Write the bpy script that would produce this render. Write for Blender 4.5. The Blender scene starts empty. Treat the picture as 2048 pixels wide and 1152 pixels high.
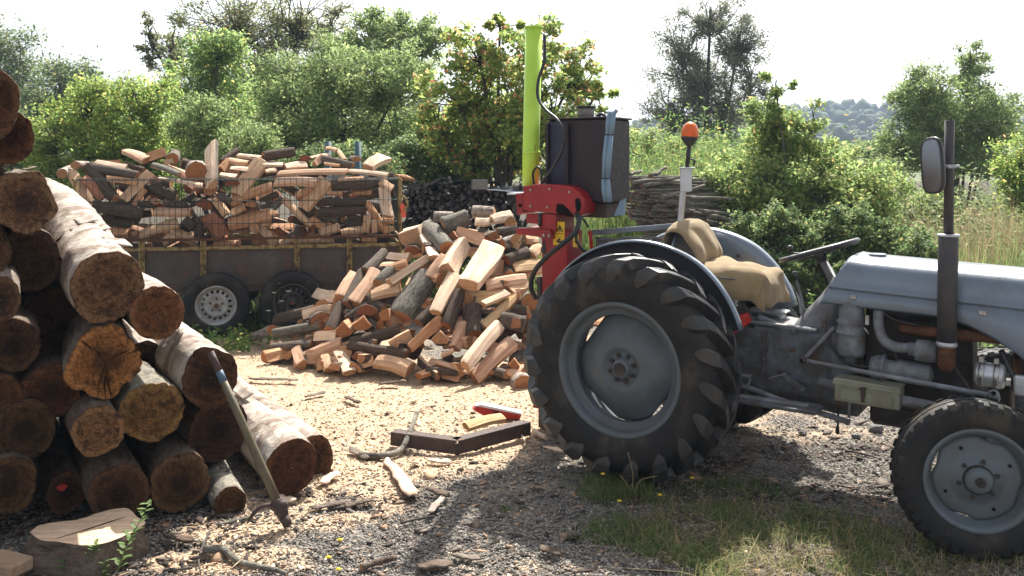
import bpy, math, random
import numpy as np
from mathutils import Vector, Matrix, noise as mn
R = math.radians
scene = bpy.context.scene
COL = scene.collection

# ---------------------------------------------------------------- camera, sky, sun, exposure
FPX, CAMH, HORY = 1774.0, 1.75, 325.0          # focal length in photo pixels, eye height, horizon row
cam_d = bpy.data.cameras.new('camera')
cam = bpy.data.objects.new('camera', cam_d)
COL.objects.link(cam)
cam.location = (0, 0, CAMH)
cam.rotation_euler = (R(90), 0, 0)
cam_d.sensor_width = 36.0
cam_d.lens = 36.0 * FPX / 2048.0
cam_d.shift_y = -(576.0 - HORY) / 2048.0
cam_d.clip_end = 3000
scene.camera = cam

SUN_EL, SUN_AZ = R(50), R(15)
world = bpy.data.worlds.new('World')
scene.world = world
world.use_nodes = True
wn = world.node_tree.nodes
bg = wn['Background']
sky = wn.new('ShaderNodeTexSky')
sky.sky_type = 'NISHITA'
sky.sun_disc = False
sky.sun_elevation = SUN_EL
sky.sun_rotation = SUN_AZ
sky.dust_density = 3.5
sky.air_density = 1.0
sky.ozone_density = 1.0
wmix = wn.new('ShaderNodeHueSaturation')
wmix.inputs['Saturation'].default_value = 0.28
world.node_tree.links.new(sky.outputs[0], wmix.inputs['Color'])
world.node_tree.links.new(wmix.outputs[0], bg.inputs[0])
bg.inputs[1].default_value = 0.105
sun_d = bpy.data.lights.new('sun', 'SUN')
sun_d.energy = 5.0
sun_d.angle = R(0.55)
sun_d.color = (1.0, 0.95, 0.86)
sun = bpy.data.objects.new('sun', sun_d)
COL.objects.link(sun)
sdir = Vector((math.sin(SUN_AZ) * math.cos(SUN_EL), math.cos(SUN_AZ) * math.cos(SUN_EL), math.sin(SUN_EL)))
sun.rotation_euler = (-sdir).to_track_quat('-Z', 'Y').to_euler()
sun.location = (4, 12, 14)
vs = scene.view_settings
vs.view_transform = 'Standard'
vs.look = 'None'
vs.exposure = 1.25
vs.gamma = 1.0
vs.use_curve_mapping = False
scene.cycles.use_denoising = True
scene.cycles.max_bounces = 7
scene.cycles.transparent_max_bounces = 8
scene.cycles.volume_bounces = 0
scene.cycles.sample_clamp_indirect = 6.0

# ---------------------------------------------------------------- helpers
def P(px, py, Y):
    return Vector(((px - 1024) * Y / FPX, Y, CAMH + (HORY - py) * Y / FPX))
def G(px, py, z=0.0):
    Y = FPX * (CAMH - z) / (py - HORY)
    return Vector(((px - 1024) * Y / FPX, Y, z))

def tag(o, label=None, cat=None, group=None, kind=None):
    if label: o['label'] = label
    if cat: o['category'] = cat
    if group: o['group'] = group
    if kind: o['kind'] = kind
    return o
def link(name, data, parent=None, mw=None):
    o = bpy.data.objects.new(name, data)
    COL.objects.link(o)
    if parent is not None: o.parent = parent
    if mw is not None: o.matrix_world = mw
    return o
def empty(name, loc=(0, 0, 0), rz=0.0):
    o = link(name, None)
    o.location = loc
    o.rotation_euler = (0, 0, rz)
    o.empty_display_size = 0.1
    return o

class MB:
    """collects shapes; build() links them as one mesh object"""
    def __init__(self, off=None):
        self.v, self.f, self.m, self.s = [], [], [], []
        self.off = Vector(off) if off is not None else None
    def add(self, vs, fs, mi=0, smooth=False):
        b = len(self.v)
        if self.off is not None:
            vs = [Vector(p) + self.off for p in vs]
        self.v += [tuple(p) for p in vs]
        for f in fs:
            self.f.append([b + i for i in f]); self.m.append(mi); self.s.append(smooth)
        return self
    def box(self, c, size, M=None, mi=0, bev=0.0):
        sx, sy, sz = [a / 2 for a in size]
        if bev <= 0:
            vs = [Vector((x, y, z)) for x in (-sx, sx) for y in (-sy, sy) for z in (-sz, sz)]
            fs = [(0, 1, 3, 2), (4, 6, 7, 5), (0, 4, 5, 1), (2, 3, 7, 6), (0, 2, 6, 4), (1, 5, 7, 3)]
        else:
            vs, fs, idx = [], [], {}
            for x in (-1, 1):
                for y in (-1, 1):
                    for z in (-1, 1):
                        for ax in range(3):
                            p = [x * sx, y * sy, z * sz]
                            for k in range(3):
                                if k != ax: p[k] -= (x, y, z)[k] * bev
                            idx[(x, y, z, ax)] = len(vs); vs.append(Vector(p))
            I = lambda x, y, z, a: idx[(x, y, z, a)]
            for s in (-1, 1):
                fs.append([I(s, -1, -1, 0), I(s, 1, -1, 0), I(s, 1, 1, 0), I(s, -1, 1, 0)])
                fs.append([I(-1, s, -1, 1), I(1, s, -1, 1), I(1, s, 1, 1), I(-1, s, 1, 1)])
                fs.append([I(-1, -1, s, 2), I(1, -1, s, 2), I(1, 1, s, 2), I(-1, 1, s, 2)])
            for a in (-1, 1):
                for b in (-1, 1):
                    fs.append([I(a, b, -1, 0), I(a, b, 1, 0), I(a, b, 1, 1), I(a, b, -1, 1)])
                    fs.append([I(a, -1, b, 0), I(a, 1, b, 0), I(a, 1, b, 2), I(a, -1, b, 2)])
                    fs.append([I(-1, a, b, 1), I(1, a, b, 1), I(1, a, b, 2), I(-1, a, b, 2)])
                    for c2 in (-1, 1):
                        fs.append([I(a, b, c2, 0), I(a, b, c2, 1), I(a, b, c2, 2)])
        c = Vector(c)
        vs = [(M @ p if M is not None else p) + c for p in vs]
        return self.add(vs, fs, mi)
    def beam(self, p0, p1, w, h, up=(0, 0, 1), mi=0, bev=0.0):
        p0, p1 = Vector(p0), Vector(p1)
        M = frame(p1 - p0, up)
        return self.box((p0 + p1) / 2, ((p1 - p0).length, w, h), M, mi, bev)
    def tube(self, pts, r, n=8, mi=0, cap=True, smooth=True, capmi=None, flat=None):
        pts = [Vector(p) for p in pts]
        k = len(pts)
        rs = r if isinstance(r, (list, tuple)) else [r] * k
        vs, fs = [], []
        t0 = (pts[1] - pts[0]).normalized()
        ref = Vector((0, 0, 1)) if abs(t0.z) < 0.9 else Vector((1, 0, 0))
        a = t0.cross(ref).normalized()
        for i in range(k):
            t = (pts[min(i + 1, k - 1)] - pts[max(i - 1, 0)]).normalized()
            a = (a - t * a.dot(t)).normalized()
            b = t.cross(a)
            for j in range(n):
                q = 2 * math.pi * j / n
                vs.append(pts[i] + (a * math.cos(q) + b * math.sin(q) * (flat or 1.0)) * rs[i])
        for i in range(k - 1):
            for j in range(n):
                j2 = (j + 1) % n
                fs.append((i * n + j, i * n + j2, (i + 1) * n + j2, (i + 1) * n + j))
        self.add(vs, fs, mi, smooth)
        if cap:
            b0 = len(self.v) - len(vs)
            cm = mi if capmi is None else capmi
            self.f.append([b0 + j for j in range(n)][::-1]); self.m.append(cm); self.s.append(False)
            self.f.append([b0 + (k - 1) * n + j for j in range(n)]); self.m.append(cm); self.s.append(False)
        return self
    def lathe(self, prof, c, axis=(0, 1, 0), n=32, mi=0, smooth=True, closed=False, a0=0.0):
        """prof: [(along axis, radius)]"""
        ax = Vector(axis).normalized(); c = Vector(c)
        ref = Vector((0, 0, 1)) if abs(ax.z) < 0.9 else Vector((1, 0, 0))
        e1 = ax.cross(ref).normalized(); e2 = ax.cross(e1)
        vs, fs = [], []
        for (h, r) in prof:
            for j in range(n):
                q = a0 + 2 * math.pi * j / n
                vs.append(c + ax * h + (e1 * math.cos(q) + e2 * math.sin(q)) * r)
        k = len(prof)
        for i in range(k if closed else k - 1):
            i2 = (i + 1) % k
            for j in range(n):
                j2 = (j + 1) % n
                fs.append((i * n + j, i * n + j2, i2 * n + j2, i2 * n + j))
        return self.add(vs, fs, mi, smooth)
    def disc(self, c, axis, r, h, n=24, mi=0):
        self.lathe([(0, 1e-4), (0, r), (h, r), (h, 1e-4)], c, axis, n, mi, False)
        return self
    def prism(self, pts, d, mi=0):
        """closed outline of 3-D points pushed along d"""
        n = len(pts); d = Vector(d)
        vs = [Vector(p) for p in pts] + [Vector(p) + d for p in pts]
        fs = [list(range(n))[::-1], list(range(n, 2 * n))] + [(i, (i + 1) % n, n + (i + 1) % n, n + i) for i in range(n)]
        return self.add(vs, fs, mi)
    def grid(self, rows, mi=0, smooth=True, wrap=False):
        n = len(rows[0]); vs = [p for r in rows for p in r]; fs = []
        for i in range(len(rows) - 1):
            for j in range(n if wrap else n - 1):
                j2 = (j + 1) % n
                fs.append((i * n + j, i * n + j2, (i + 1) * n + j2, (i + 1) * n + j))
        return self.add(vs, fs, mi, smooth)
    def mesh(self, name, mats):
        me = bpy.data.meshes.new(name)
        me.from_pydata(self.v, [], self.f)
        for m in (mats if isinstance(mats, (list, tuple)) else [mats]): me.materials.append(m)
        me.polygons.foreach_set('material_index', self.m)
        me.polygons.foreach_set('use_smooth', self.s)
        me.update()
        return me
    def build(self, name, mats, parent=None, solid=0.0, bevel=0.0):
        o = link(name, self.mesh(name, mats), parent)
        if solid:
            md = o.modifiers.new('thick', 'SOLIDIFY'); md.thickness = solid; md.offset = 0
        if bevel:
            md = o.modifiers.new('edge', 'BEVEL'); md.width = bevel; md.segments = 2; md.limit_method = 'ANGLE'
        return o

def frame(x, up=(0, 0, 1)):
    x = Vector(x).normalized(); up = Vector(up)
    y = up.cross(x)
    if y.length < 1e-5: y = Vector((0, 1, 0)).cross(x)
    y.normalize(); z = x.cross(y)
    return Matrix((x, y, z)).transposed()
def smoothpts(pts, k=5):
    """Catmull-Rom through pts"""
    pts = [Vector(p) for p in pts]; out = []
    n = len(pts)
    for i in range(n - 1):
        a, b, c, d = pts[max(i - 1, 0)], pts[i], pts[i + 1], pts[min(i + 2, n - 1)]
        for s in range(k):
            t = s / k
            out.append(0.5 * ((2 * b) + (c - a) * t + (2 * a - 5 * b + 4 * c - d) * t * t + (3 * b - a - 3 * c + d) * t ** 3))
    out.append(pts[-1])
    return out

# ---------------------------------------------------------------- materials
class NT:
    def __init__(self, name):
        self.mat = bpy.data.materials.new(name); self.mat.use_nodes = True
        self.t = self.mat.node_tree; self.n = self.t.nodes
        self.b = self.n['Principled BSDF']; self.out = self.n['Material Output']
    def new(self, kind, **kw):
        nd = self.n.new('ShaderNode' + kind)
        for k, v in kw.items():
            if hasattr(nd, k): setattr(nd, k, v)
        return nd
    def link(self, a, b): self.t.links.new(a, b)
    def noise(self, vec, scale, detail=4.0, rough=0.6, dist=0.0):
        nd = self.new('TexNoise'); nd.inputs['Scale'].default_value = scale
        nd.inputs['Detail'].default_value = detail; nd.inputs['Roughness'].default_value = rough
        nd.inputs['Distortion'].default_value = dist
        if vec is not None: self.link(vec, nd.inputs['Vector'])
        return nd
    def ramp(self, fac, stops):
        nd = self.new('ValToRGB'); cr = nd.color_ramp
        while len(cr.elements) < len(stops): cr.elements.new(0.5)
        for e, (p, c) in zip(cr.elements, stops):
            e.position = p; e.color = (c[0], c[1], c[2], 1.0) if not isinstance(c, (int, float)) else (c, c, c, 1)
        self.link(fac, nd.inputs['Fac'])
        return nd
    def mix(self, fac, a, b, mode='MIX'):
        nd = self.new('Mix', data_type='RGBA', blend_type=mode)
        def put(sock, v):
            if isinstance(v, tuple): sock.default_value = (v[0], v[1], v[2], 1)
            elif isinstance(v, (int, float)): sock.default_value = v
            else: self.link(v, sock)
        put(nd.inputs[0], fac); put(nd.inputs[6], a); put(nd.inputs[7], b)
        return nd.outputs[2]
    def math(self, op, a, b=None):
        nd = self.new('Math', operation=op)
        for i, v in enumerate((a, b)):
            if v is None: continue
            if isinstance(v, (int, float)): nd.inputs[i].default_value = v
            else: self.link(v, nd.inputs[i])
        return nd.outputs[0]
    def coord(self, scale=(1, 1, 1), kind='Object', rnd=True):
        tc = self.new('TexCoord'); mp = self.new('Mapping')
        self.link(tc.outputs[kind], mp.inputs['Vector'])
        mp.inputs['Scale'].default_value = scale
        if rnd:
            oi = self.new('ObjectInfo')
            v = self.new('VectorMath', operation='SCALE'); v.inputs[0].default_value = (37, 91, 53)
            self.link(oi.outputs['Random'], v.inputs['Scale'])
            self.link(v.outputs[0], mp.inputs['Location'])
        return mp.outputs[0]
    def bump(self, h, strength=0.3, dist=0.01):
        nd = self.new('Bump'); nd.inputs['Strength'].default_value = strength; nd.inputs['Distance'].default_value = dist
        self.link(h, nd.inputs['Height']); self.link(nd.outputs[0], self.b.inputs['Normal'])
        return nd
    def base(self, c):
        if isinstance(c, tuple): self.b.inputs['Base Color'].default_value = (*c, 1)
        else: self.link(c, self.b.inputs['Base Color'])
    def set(self, rough=0.6, metal=0.0, spec=0.4):
        self.b.inputs['Roughness'].default_value = rough
        self.b.inputs['Metallic'].default_value = metal
        self.b.inputs['Specular IOR Level'].default_value = spec
        return self.mat

def simple(name, c1, c2=None, scale=8.0, rough=0.5, metal=0.0, spec=0.4, bump=0.0, c3=None, lo=0.35, hi=0.7, coat=0.0):
    """two- or three-tone mottled material"""
    t = NT(name)
    v = t.coord()
    nz = t.noise(v, scale, 6, 0.65)
    c2 = c2 or tuple(a * 0.7 for a in c1)
    stops = [(lo, c1), (hi, c2)] if c3 is None else [(lo, c1), (0.5 * (lo + hi) + 0.02, c2), (hi, c3)]
    t.base(t.ramp(nz.outputs['Fac'], stops).outputs[0])
    fine = t.noise(v, scale * 9, 3, 0.6)
    rr = t.ramp(fine.outputs['Fac'], [(0.3, rough * 0.75), (0.7, min(1, rough * 1.25))])
    t.link(rr.outputs[0], t.b.inputs['Roughness'])
    if bump: t.bump(fine.outputs['Fac'], bump, 0.004)
    t.set(rough, metal, spec)
    if coat: t.b.inputs['Coat Weight'].default_value = coat; t.b.inputs['Coat Roughness'].default_value = 0.22
    t.link(rr.outputs[0], t.b.inputs['Roughness'])
    return t.mat

M = {}
M['paint'] = simple('tractor_paint', (0.115, 0.152, 0.20), (0.095, 0.122, 0.156), 6, 0.34, 0, 0.5, 0.06, c3=(0.085, 0.085, 0.085), lo=0.42, hi=0.80, coat=1.0)
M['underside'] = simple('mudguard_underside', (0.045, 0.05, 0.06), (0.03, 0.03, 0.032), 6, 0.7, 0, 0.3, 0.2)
M['paint_dirty'] = simple('dirty_grey_paint', (0.115, 0.128, 0.148), (0.055, 0.052, 0.05), 9, 0.55, 0, 0.4, 0.2, c3=(0.09, 0.05, 0.03))
M['wheel_grey'] = simple('wheel_paint', (0.105, 0.124, 0.14), (0.085, 0.095, 0.10), 6, 0.45, 0, 0.4, 0.1, c3=(0.075, 0.064, 0.052), hi=0.78)
M['hub'] = simple('greasy_hub', (0.05, 0.042, 0.038), (0.03, 0.025, 0.022), 14, 0.6, 0, 0.3, 0.2, c3=(0.08, 0.05, 0.035))
M['engine'] = simple('engine_grime', (0.05, 0.048, 0.048), (0.025, 0.02, 0.018), 12, 0.6, 0, 0.3, 0.3, c3=(0.06, 0.03, 0.018))
M['cast'] = simple('grey_casting', (0.20, 0.215, 0.235), (0.12, 0.12, 0.125), 10, 0.55, 0, 0.4, 0.2, c3=(0.10, 0.075, 0.06))
M['rubber'] = simple('tyre_rubber', (0.014, 0.0145, 0.016), (0.022, 0.021, 0.020), 6, 0.6, 0, 0.2, 0.15, c3=(0.055, 0.046, 0.036), hi=0.66)
M['lug'] = simple('tyre_lug_rubber', (0.019, 0.020, 0.022), (0.03, 0.028, 0.027), 9, 0.36, 0, 0.5, 0.15, c3=(0.07, 0.06, 0.048))
M['rust'] = simple('rusty_iron', (0.14, 0.06, 0.03), (0.07, 0.035, 0.022), 14, 0.8, 0, 0.2, 0.4, c3=(0.20, 0.09, 0.04))
M['rust_dark'] = simple('dull_brown_steel', (0.085, 0.055, 0.045), (0.05, 0.035, 0.032), 9, 0.7, 0, 0.3, 0.3, c3=(0.12, 0.07, 0.05))
M['black'] = simple('black_enamel', (0.018, 0.018, 0.021), (0.03, 0.028, 0.027), 8, 0.38, 0, 0.5)
M['exhaust'] = simple('exhaust_paint', (0.035, 0.033, 0.037), (0.055, 0.05, 0.05), 9, 0.55, 0, 0.4, 0.15, c3=(0.07, 0.045, 0.035))
M['hose'] = simple('hose_rubber', (0.015, 0.015, 0.016), (0.03, 0.03, 0.03), 20, 0.45)
M['steel'] = simple('worn_steel', (0.45, 0.45, 0.45), (0.25, 0.23, 0.21), 20, 0.35, 0.85, 0.5, 0.1)
M['bright'] = simple('zinc_plate', (0.55, 0.56, 0.58), (0.4, 0.4, 0.41), 12, 0.4, 0.6, 0.5)
M['red'] = simple('splitter_red', (0.33, 0.010, 0.015), (0.24, 0.010, 0.014), 6, 0.36, 0, 0.5, 0.05, c3=(0.2, 0.02, 0.015), hi=0.8)
M['red_dull'] = simple('red_metal', (0.5, 0.02, 0.015), (0.3, 0.02, 0.015), 12, 0.45)
M['tank'] = simple('tank_paint', (0.018, 0.016, 0.021), (0.028, 0.020, 0.022), 3.5, 0.55, 0, 0.35, 0.1, c3=(0.05, 0.032, 0.028), hi=0.75)
M['tank_blue'] = simple('tank_blue_black', (0.016, 0.02, 0.05), (0.025, 0.027, 0.045), 4, 0.5)
M['paleblue'] = simple('pale_blue_strip', (0.19, 0.28, 0.36), (0.15, 0.22, 0.29), 12, 0.45, 0, 0.4, 0.1)
M['yellow'] = simple('label_yellow', (0.75, 0.48, 0.02), (0.6, 0.38, 0.02), 20, 0.45)
M['ink'] = simple('label_ink', (0.012, 0.012, 0.012), (0.02, 0.02, 0.02), 20, 0.5)
M['olive'] = simple('toolbox_paint', (0.235, 0.235, 0.17), (0.19, 0.185, 0.13), 10, 0.5, 0, 0.4, 0.1, c3=(0.15, 0.11, 0.07), hi=0.78)
M['trailer_yellow'] = simple('flaking_yellow_paint', (0.30, 0.235, 0.10), (0.22, 0.15, 0.06), 16, 0.75, 0, 0.25, 0.4, c3=(0.08, 0.04, 0.022), lo=0.38, hi=0.6)
M['trailer_sheet'] = simple('weathered_sheet', (0.092, 0.074, 0.064), (0.064, 0.052, 0.047), 4, 0.65, 0, 0.3, 0.25, c3=(0.115, 0.06, 0.036), hi=0.68)
M['wire'] = simple('green_coated_wire', (0.018, 0.032, 0.026), (0.03, 0.035, 0.03), 30, 0.5)
M['silver'] = simple('silver_wheel_paint', (0.40, 0.40, 0.40), (0.28, 0.27, 0.26), 12, 0.45, 0.25, 0.5, 0.1, c3=(0.2, 0.13, 0.09), hi=0.8)
M['hole'] = simple('dark_hollow', (0.006, 0.006, 0.006), (0.01, 0.01, 0.01), 5, 0.9, 0, 0.1)
M['white'] = simple('white_plastic', (0.62, 0.64, 0.66), (0.5, 0.52, 0.54), 6, 0.4)
M['orange_tape'] = simple('orange_tape', (0.75, 0.12, 0.06), (0.6, 0.1, 0.05), 12, 0.6)
M['blue_tube'] = simple('blue_tube', (0.05, 0.11, 0.14), (0.035, 0.08, 0.10), 12, 0.6)
M['tarp'] = simple('black_tarp', (0.012, 0.012, 0.015), (0.02, 0.02, 0.022), 6, 0.35, 0, 0.5, 0.2)
M['grey_wood'] = simple('weathered_wood', (0.26, 0.24, 0.21), (0.18, 0.16, 0.14), 14, 0.8, 0, 0.2, 0.3)
M['stone'] = simple('stone', (0.17, 0.165, 0.16), (0.10, 0.095, 0.09), 20, 0.85, 0, 0.2, 0.3)
M['flower'] = simple('yellow_petal', (0.75, 0.55, 0.02), (0.65, 0.42, 0.02), 30, 0.7)
M['umbel'] = simple('white_flower', (0.5, 0.5, 0.42), (0.4, 0.42, 0.32), 30, 0.8)
M['stem'] = simple('plant_stem', (0.10, 0.13, 0.04), (0.14, 0.12, 0.05), 10, 0.7)

def glassy(name, col, rough=0.15, trans=0.4):
    t = NT(name); t.base(col); t.set(rough, 0, 0.5)
    t.b.inputs['Transmission Weight'].default_value = trans
    return t.mat
M['amber'] = glassy('amber_lens', (0.95, 0.20, 0.02), 0.22, 0.45)
t = NT('mirror_glass'); t.base((0.26, 0.26, 0.28)); M['mirror'] = t.set(0.12, 1.0, 0.5)

# beacon tube paint: faded lime with scratches of older red paint
t = NT('lime_paint'); v = t.coord((1, 1, 0.35))
n1 = t.noise(v, 14, 5, 0.7); n2 = t.noise(t.coord((1, 1, 0.6)), 6, 3, 0.6)
c = t.mix(t.ramp(n2.outputs['Fac'], [(0.35, 0.0), (0.7, 1.0)]).outputs[0], (0.48, 0.74, 0.075), (0.40, 0.62, 0.06))
c = t.mix(t.ramp(n1.outputs['Fac'], [(0.66, 0.0), (0.70, 1.0)]).outputs[0], c, (0.40, 0.13, 0.04))
t.base(c); M['lime'] = t.set(0.42, 0, 0.5)

# burlap
t = NT('burlap'); v = t.coord()
wv = t.new('TexWave'); wv.inputs['Scale'].default_value = 160; wv.inputs['Distortion'].default_value = 1.0; t.link(v, wv.inputs['Vector'])
wv2 = t.new('TexWave', bands_direction='Z'); wv2.inputs['Scale'].default_value = 160; wv2.inputs['Distortion'].default_value = 1.0; t.link(v, wv2.inputs['Vector'])
nz = t.noise(v, 5, 5, 0.6)
c = t.ramp(nz.outputs['Fac'], [(0.3, (0.25, 0.175, 0.085)), (0.55, (0.305, 0.22, 0.12)), (0.72, (0.17, 0.105, 0.055))]).outputs[0]
h = t.math('ADD', wv.outputs['Fac'], wv2.outputs['Fac'])
c = t.mix(0.25, c, t.ramp(h, [(0.0, 0.35), (1.6, 1.0)]).outputs[0], 'MULTIPLY')
t.base(c); t.bump(h, 0.35, 0.003); M['burlap'] = t.set(0.9, 0, 0.15)
t.b.inputs['Sheen Weight'].default_value = 0.2

# wood: split faces (grain along local X), end grain, barks; object colour is each piece's timber tone, sunlight painted into the palest
def split_mat():
    t = NT('split_wood'); oi = t.new('ObjectInfo')
    v = t.coord((1.2, 9, 9)); v2 = t.coord((2.5, 26, 26)); v3 = t.coord((1.5, 2.5, 2.5))
    a = t.noise(v, 1.0, 6, 0.65, 0.6); b = t.noise(v2, 1.0, 4, 0.7, 0.3); d = t.noise(v3, 1.3, 3, 0.5)
    c = t.ramp(a.outputs['Fac'], [(0.28, (0.52, 0.355, 0.245)), (0.5, (0.68, 0.515, 0.385)), (0.72, (0.77, 0.62, 0.475))]).outputs[0]
    c = t.mix(t.ramp(d.outputs['Fac'], [(0.45, 0.0), (0.68, 0.55)]).outputs[0], c, (0.47, 0.275, 0.185))
    c = t.mix(0.5, c, t.ramp(b.outputs['Fac'], [(0.30, 0.55), (0.55, 1.0)]).outputs[0], 'MULTIPLY')
    c = t.mix(1.0, c, oi.outputs['Color'], 'MULTIPLY')
    t.base(c)
    h = t.math('ADD', a.outputs['Fac'], t.math('MULTIPLY', b.outputs['Fac'], 0.7))
    t.bump(h, 0.55, 0.02)
    return t.set(0.78, 0, 0.22)
def end_mat(name='end_grain', ringscale=34.0, c1=(0.40, 0.205, 0.105), c2=(0.52, 0.31, 0.18), c3=(0.24, 0.115, 0.06), checks=0.0, stain=0.5):
    t = NT(name); oi = t.new('ObjectInfo')
    tc = t.new('TexCoord'); mp = t.new('Mapping'); t.link(tc.outputs['Object'], mp.inputs['Vector'])
    mp.inputs['Scale'].default_value = (0.02, 1, 1)
    nz0 = t.noise(mp.outputs[0], 3, 3, 0.5)
    vm = t.new('VectorMath', operation='LENGTH'); t.link(mp.outputs[0], vm.inputs[0])
    r = t.math('ADD', vm.outputs['Value'], t.math('MULTIPLY', nz0.outputs['Fac'], 0.06))
    rings = t.math('SINE', t.math('MULTIPLY', r, ringscale * 6.28))
    vr = t.coord((0.3, 1, 1))
    big = t.noise(vr, 5.5, 6, 0.68, 0.5); fine = t.noise(vr, 60, 3, 0.7)
    c = t.ramp(big.outputs['Fac'], [(0.3, c1), (0.52, c2), (0.74, c3)]).outputs[0]
    c = t.mix(0.22, c, t.ramp(rings, [(0.0, 0.45), (0.6, 1.0)]).outputs[0], 'MULTIPLY')
    c = t.mix(0.45, c, t.ramp(fine.outputs['Fac'], [(0.3, 0.5), (0.6, 1.0)]).outputs[0], 'MULTIPLY')
    st = t.noise(vr, 8, 5, 0.7)
    c = t.mix(t.ramp(st.outputs['Fac'], [(0.5, 0.0), (0.72, stain)]).outputs[0], c, (0.055, 0.032, 0.022))
    c = t.mix(1.0, c, oi.outputs['Color'], 'MULTIPLY')
    t.base(c)
    t.bump(t.math('ADD', fine.outputs['Fac'], big.outputs['Fac']), 0.45, 0.012)
    return t.set(0.8, 0, 0.2)
def bark_mat(name, c1, c2, c3, stretch=(0.9, 3.5, 3.5), scale=4.0, bump=0.8):
    t = NT(name)
    v = t.coord(stretch)
    a = t.noise(v, scale, 7, 0.7, 0.8); b = t.noise(v, scale * 6, 4, 0.7); d = t.noise(t.coord((1, 1, 1)), scale * 0.8, 3, 0.5)
    c = t.ramp(a.outputs['Fac'], [(0.33, c3), (0.47, c1), (0.66, c2)]).outputs[0]
    c = t.mix(0.6, c, t.ramp(b.outputs['Fac'], [(0.3, 0.35), (0.6, 1.0)]).outputs[0], 'MULTIPLY')
    c = t.mix(t.ramp(d.outputs['Fac'], [(0.5, 0.0), (0.75, 0.6)]).outputs[0], c, tuple(0.5 * x for x in c1))
    t.base(c)
    t.bump(t.math('ADD', a.outputs['Fac'], t.math('MULTIPLY', b.outputs['Fac'], 0.5)), bump, 0.03)
    return t.set(0.85, 0, 0.2)
M['split'] = split_mat()
M['end'] = end_mat(stain=0.35)
def log_end_mat():
    t = NT('old_log_end'); oi = t.new('ObjectInfo')
    tc = t.new('TexCoord'); mp = t.new('Mapping'); t.link(tc.outputs['Object'], mp.inputs['Vector']); mp.inputs['Scale'].default_value = (0.02, 1, 1)
    at = t.new('VertexColor'); at.layer_name = 'rim'; rs = t.new('SeparateColor'); t.link(at.outputs[0], rs.inputs[0]); rim = rs.outputs[0]
    vr = t.coord((0.3, 1, 1)); ob = t.coord((0.3, 1, 1))
    big = t.noise(vr, 10, 6, 0.72, 0.6); fine = t.noise(vr, 75, 4, 0.75); blot = t.noise(vr, 17, 6, 0.72, 1.0)
    vm = t.new('VectorMath', operation='LENGTH'); t.link(mp.outputs[0], vm.inputs[0])
    rings = t.math('SINE', t.math('MULTIPLY', t.math('ADD', vm.outputs['Value'], t.math('MULTIPLY', big.outputs['Fac'], 0.03)), 420.0))
    saw = t.new('TexWave', bands_direction='Z'); saw.inputs['Scale'].default_value = 11; saw.inputs['Distortion'].default_value = 7; saw.inputs['Detail'].default_value = 4
    vrot = t.new('VectorRotate', rotation_type='X_AXIS'); t.link(vr, vrot.inputs['Vector']); t.link(t.math('MULTIPLY', oi.outputs['Random'], 6.28), vrot.inputs['Angle']); t.link(vrot.outputs[0], saw.inputs['Vector'])
    c = t.ramp(big.outputs['Fac'], [(0.36, (0.055, 0.032, 0.02)), (0.5, (0.165, 0.096, 0.05)), (0.64, (0.05, 0.03, 0.02))]).outputs[0]
    c = t.mix(0.30, c, t.ramp(rings, [(0.0, 0.35), (0.7, 1.0)]).outputs[0], 'MULTIPLY')
    c = t.mix(0.10, c, t.ramp(saw.outputs['Fac'], [(0.2, 0.45), (0.7, 1.0)]).outputs[0], 'MULTIPLY')
    edge = t.math('ADD', rim, t.math('MULTIPLY', t.math('SUBTRACT', blot.outputs['Fac'], 0.5), 0.55))
    c = t.mix(t.ramp(edge, [(0.74, 0.0), (0.84, 0.75), (0.95, 0.6), (1.0, 0.0)]).outputs[0], c, (0.21, 0.135, 0.078))      # pale sapwood
    hs = t.math('GREATER_THAN', oi.outputs['Random'], 0.45)
    heart = t.math('MULTIPLY', t.ramp(edge, [(0.22, 0.9), (0.48, 0.0)]).outputs[0], hs)
    c = t.mix(heart, c, (0.030, 0.019, 0.014))                                                                         # rotten heart
    c = t.mix(t.ramp(blot.outputs['Fac'], [(0.51, 0.0), (0.62, 0.8)]).outputs[0], c, (0.032, 0.021, 0.016))             # damp stains
    c = t.mix(0.65, c, t.ramp(fine.outputs['Fac'], [(0.40, 0.3), (0.56, 1.0)]).outputs[0], 'MULTIPLY')
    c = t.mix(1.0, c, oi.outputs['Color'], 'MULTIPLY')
    t.base(c); t.bump(t.math('ADD', fine.outputs['Fac'], t.math('MULTIPLY', saw.outputs['Fac'], 0.4)), 0.6, 0.012)
    return t.set(0.85, 0, 0.15)
M['log_end'] = log_end_mat()
M['fresh_cut'] = end_mat('fresh_saw_cut', 16.0, (0.62, 0.45, 0.32), (0.68, 0.52, 0.38), (0.50, 0.33, 0.22), stain=0.12)
M['bark_g'] = bark_mat('grey_bark', (0.19, 0.15, 0.12), (0.29, 0.245, 0.20), (0.06, 0.043, 0.034))
M['bark_d'] = bark_mat('dark_bark', (0.135, 0.095, 0.07), (0.20, 0.155, 0.122), (0.042, 0.028, 0.021))
M['bark_l'] = bark_mat('lichen_bark', (0.22, 0.20, 0.165), (0.42, 0.39, 0.31), (0.06, 0.05, 0.042), (2, 3, 3), 5)

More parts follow.
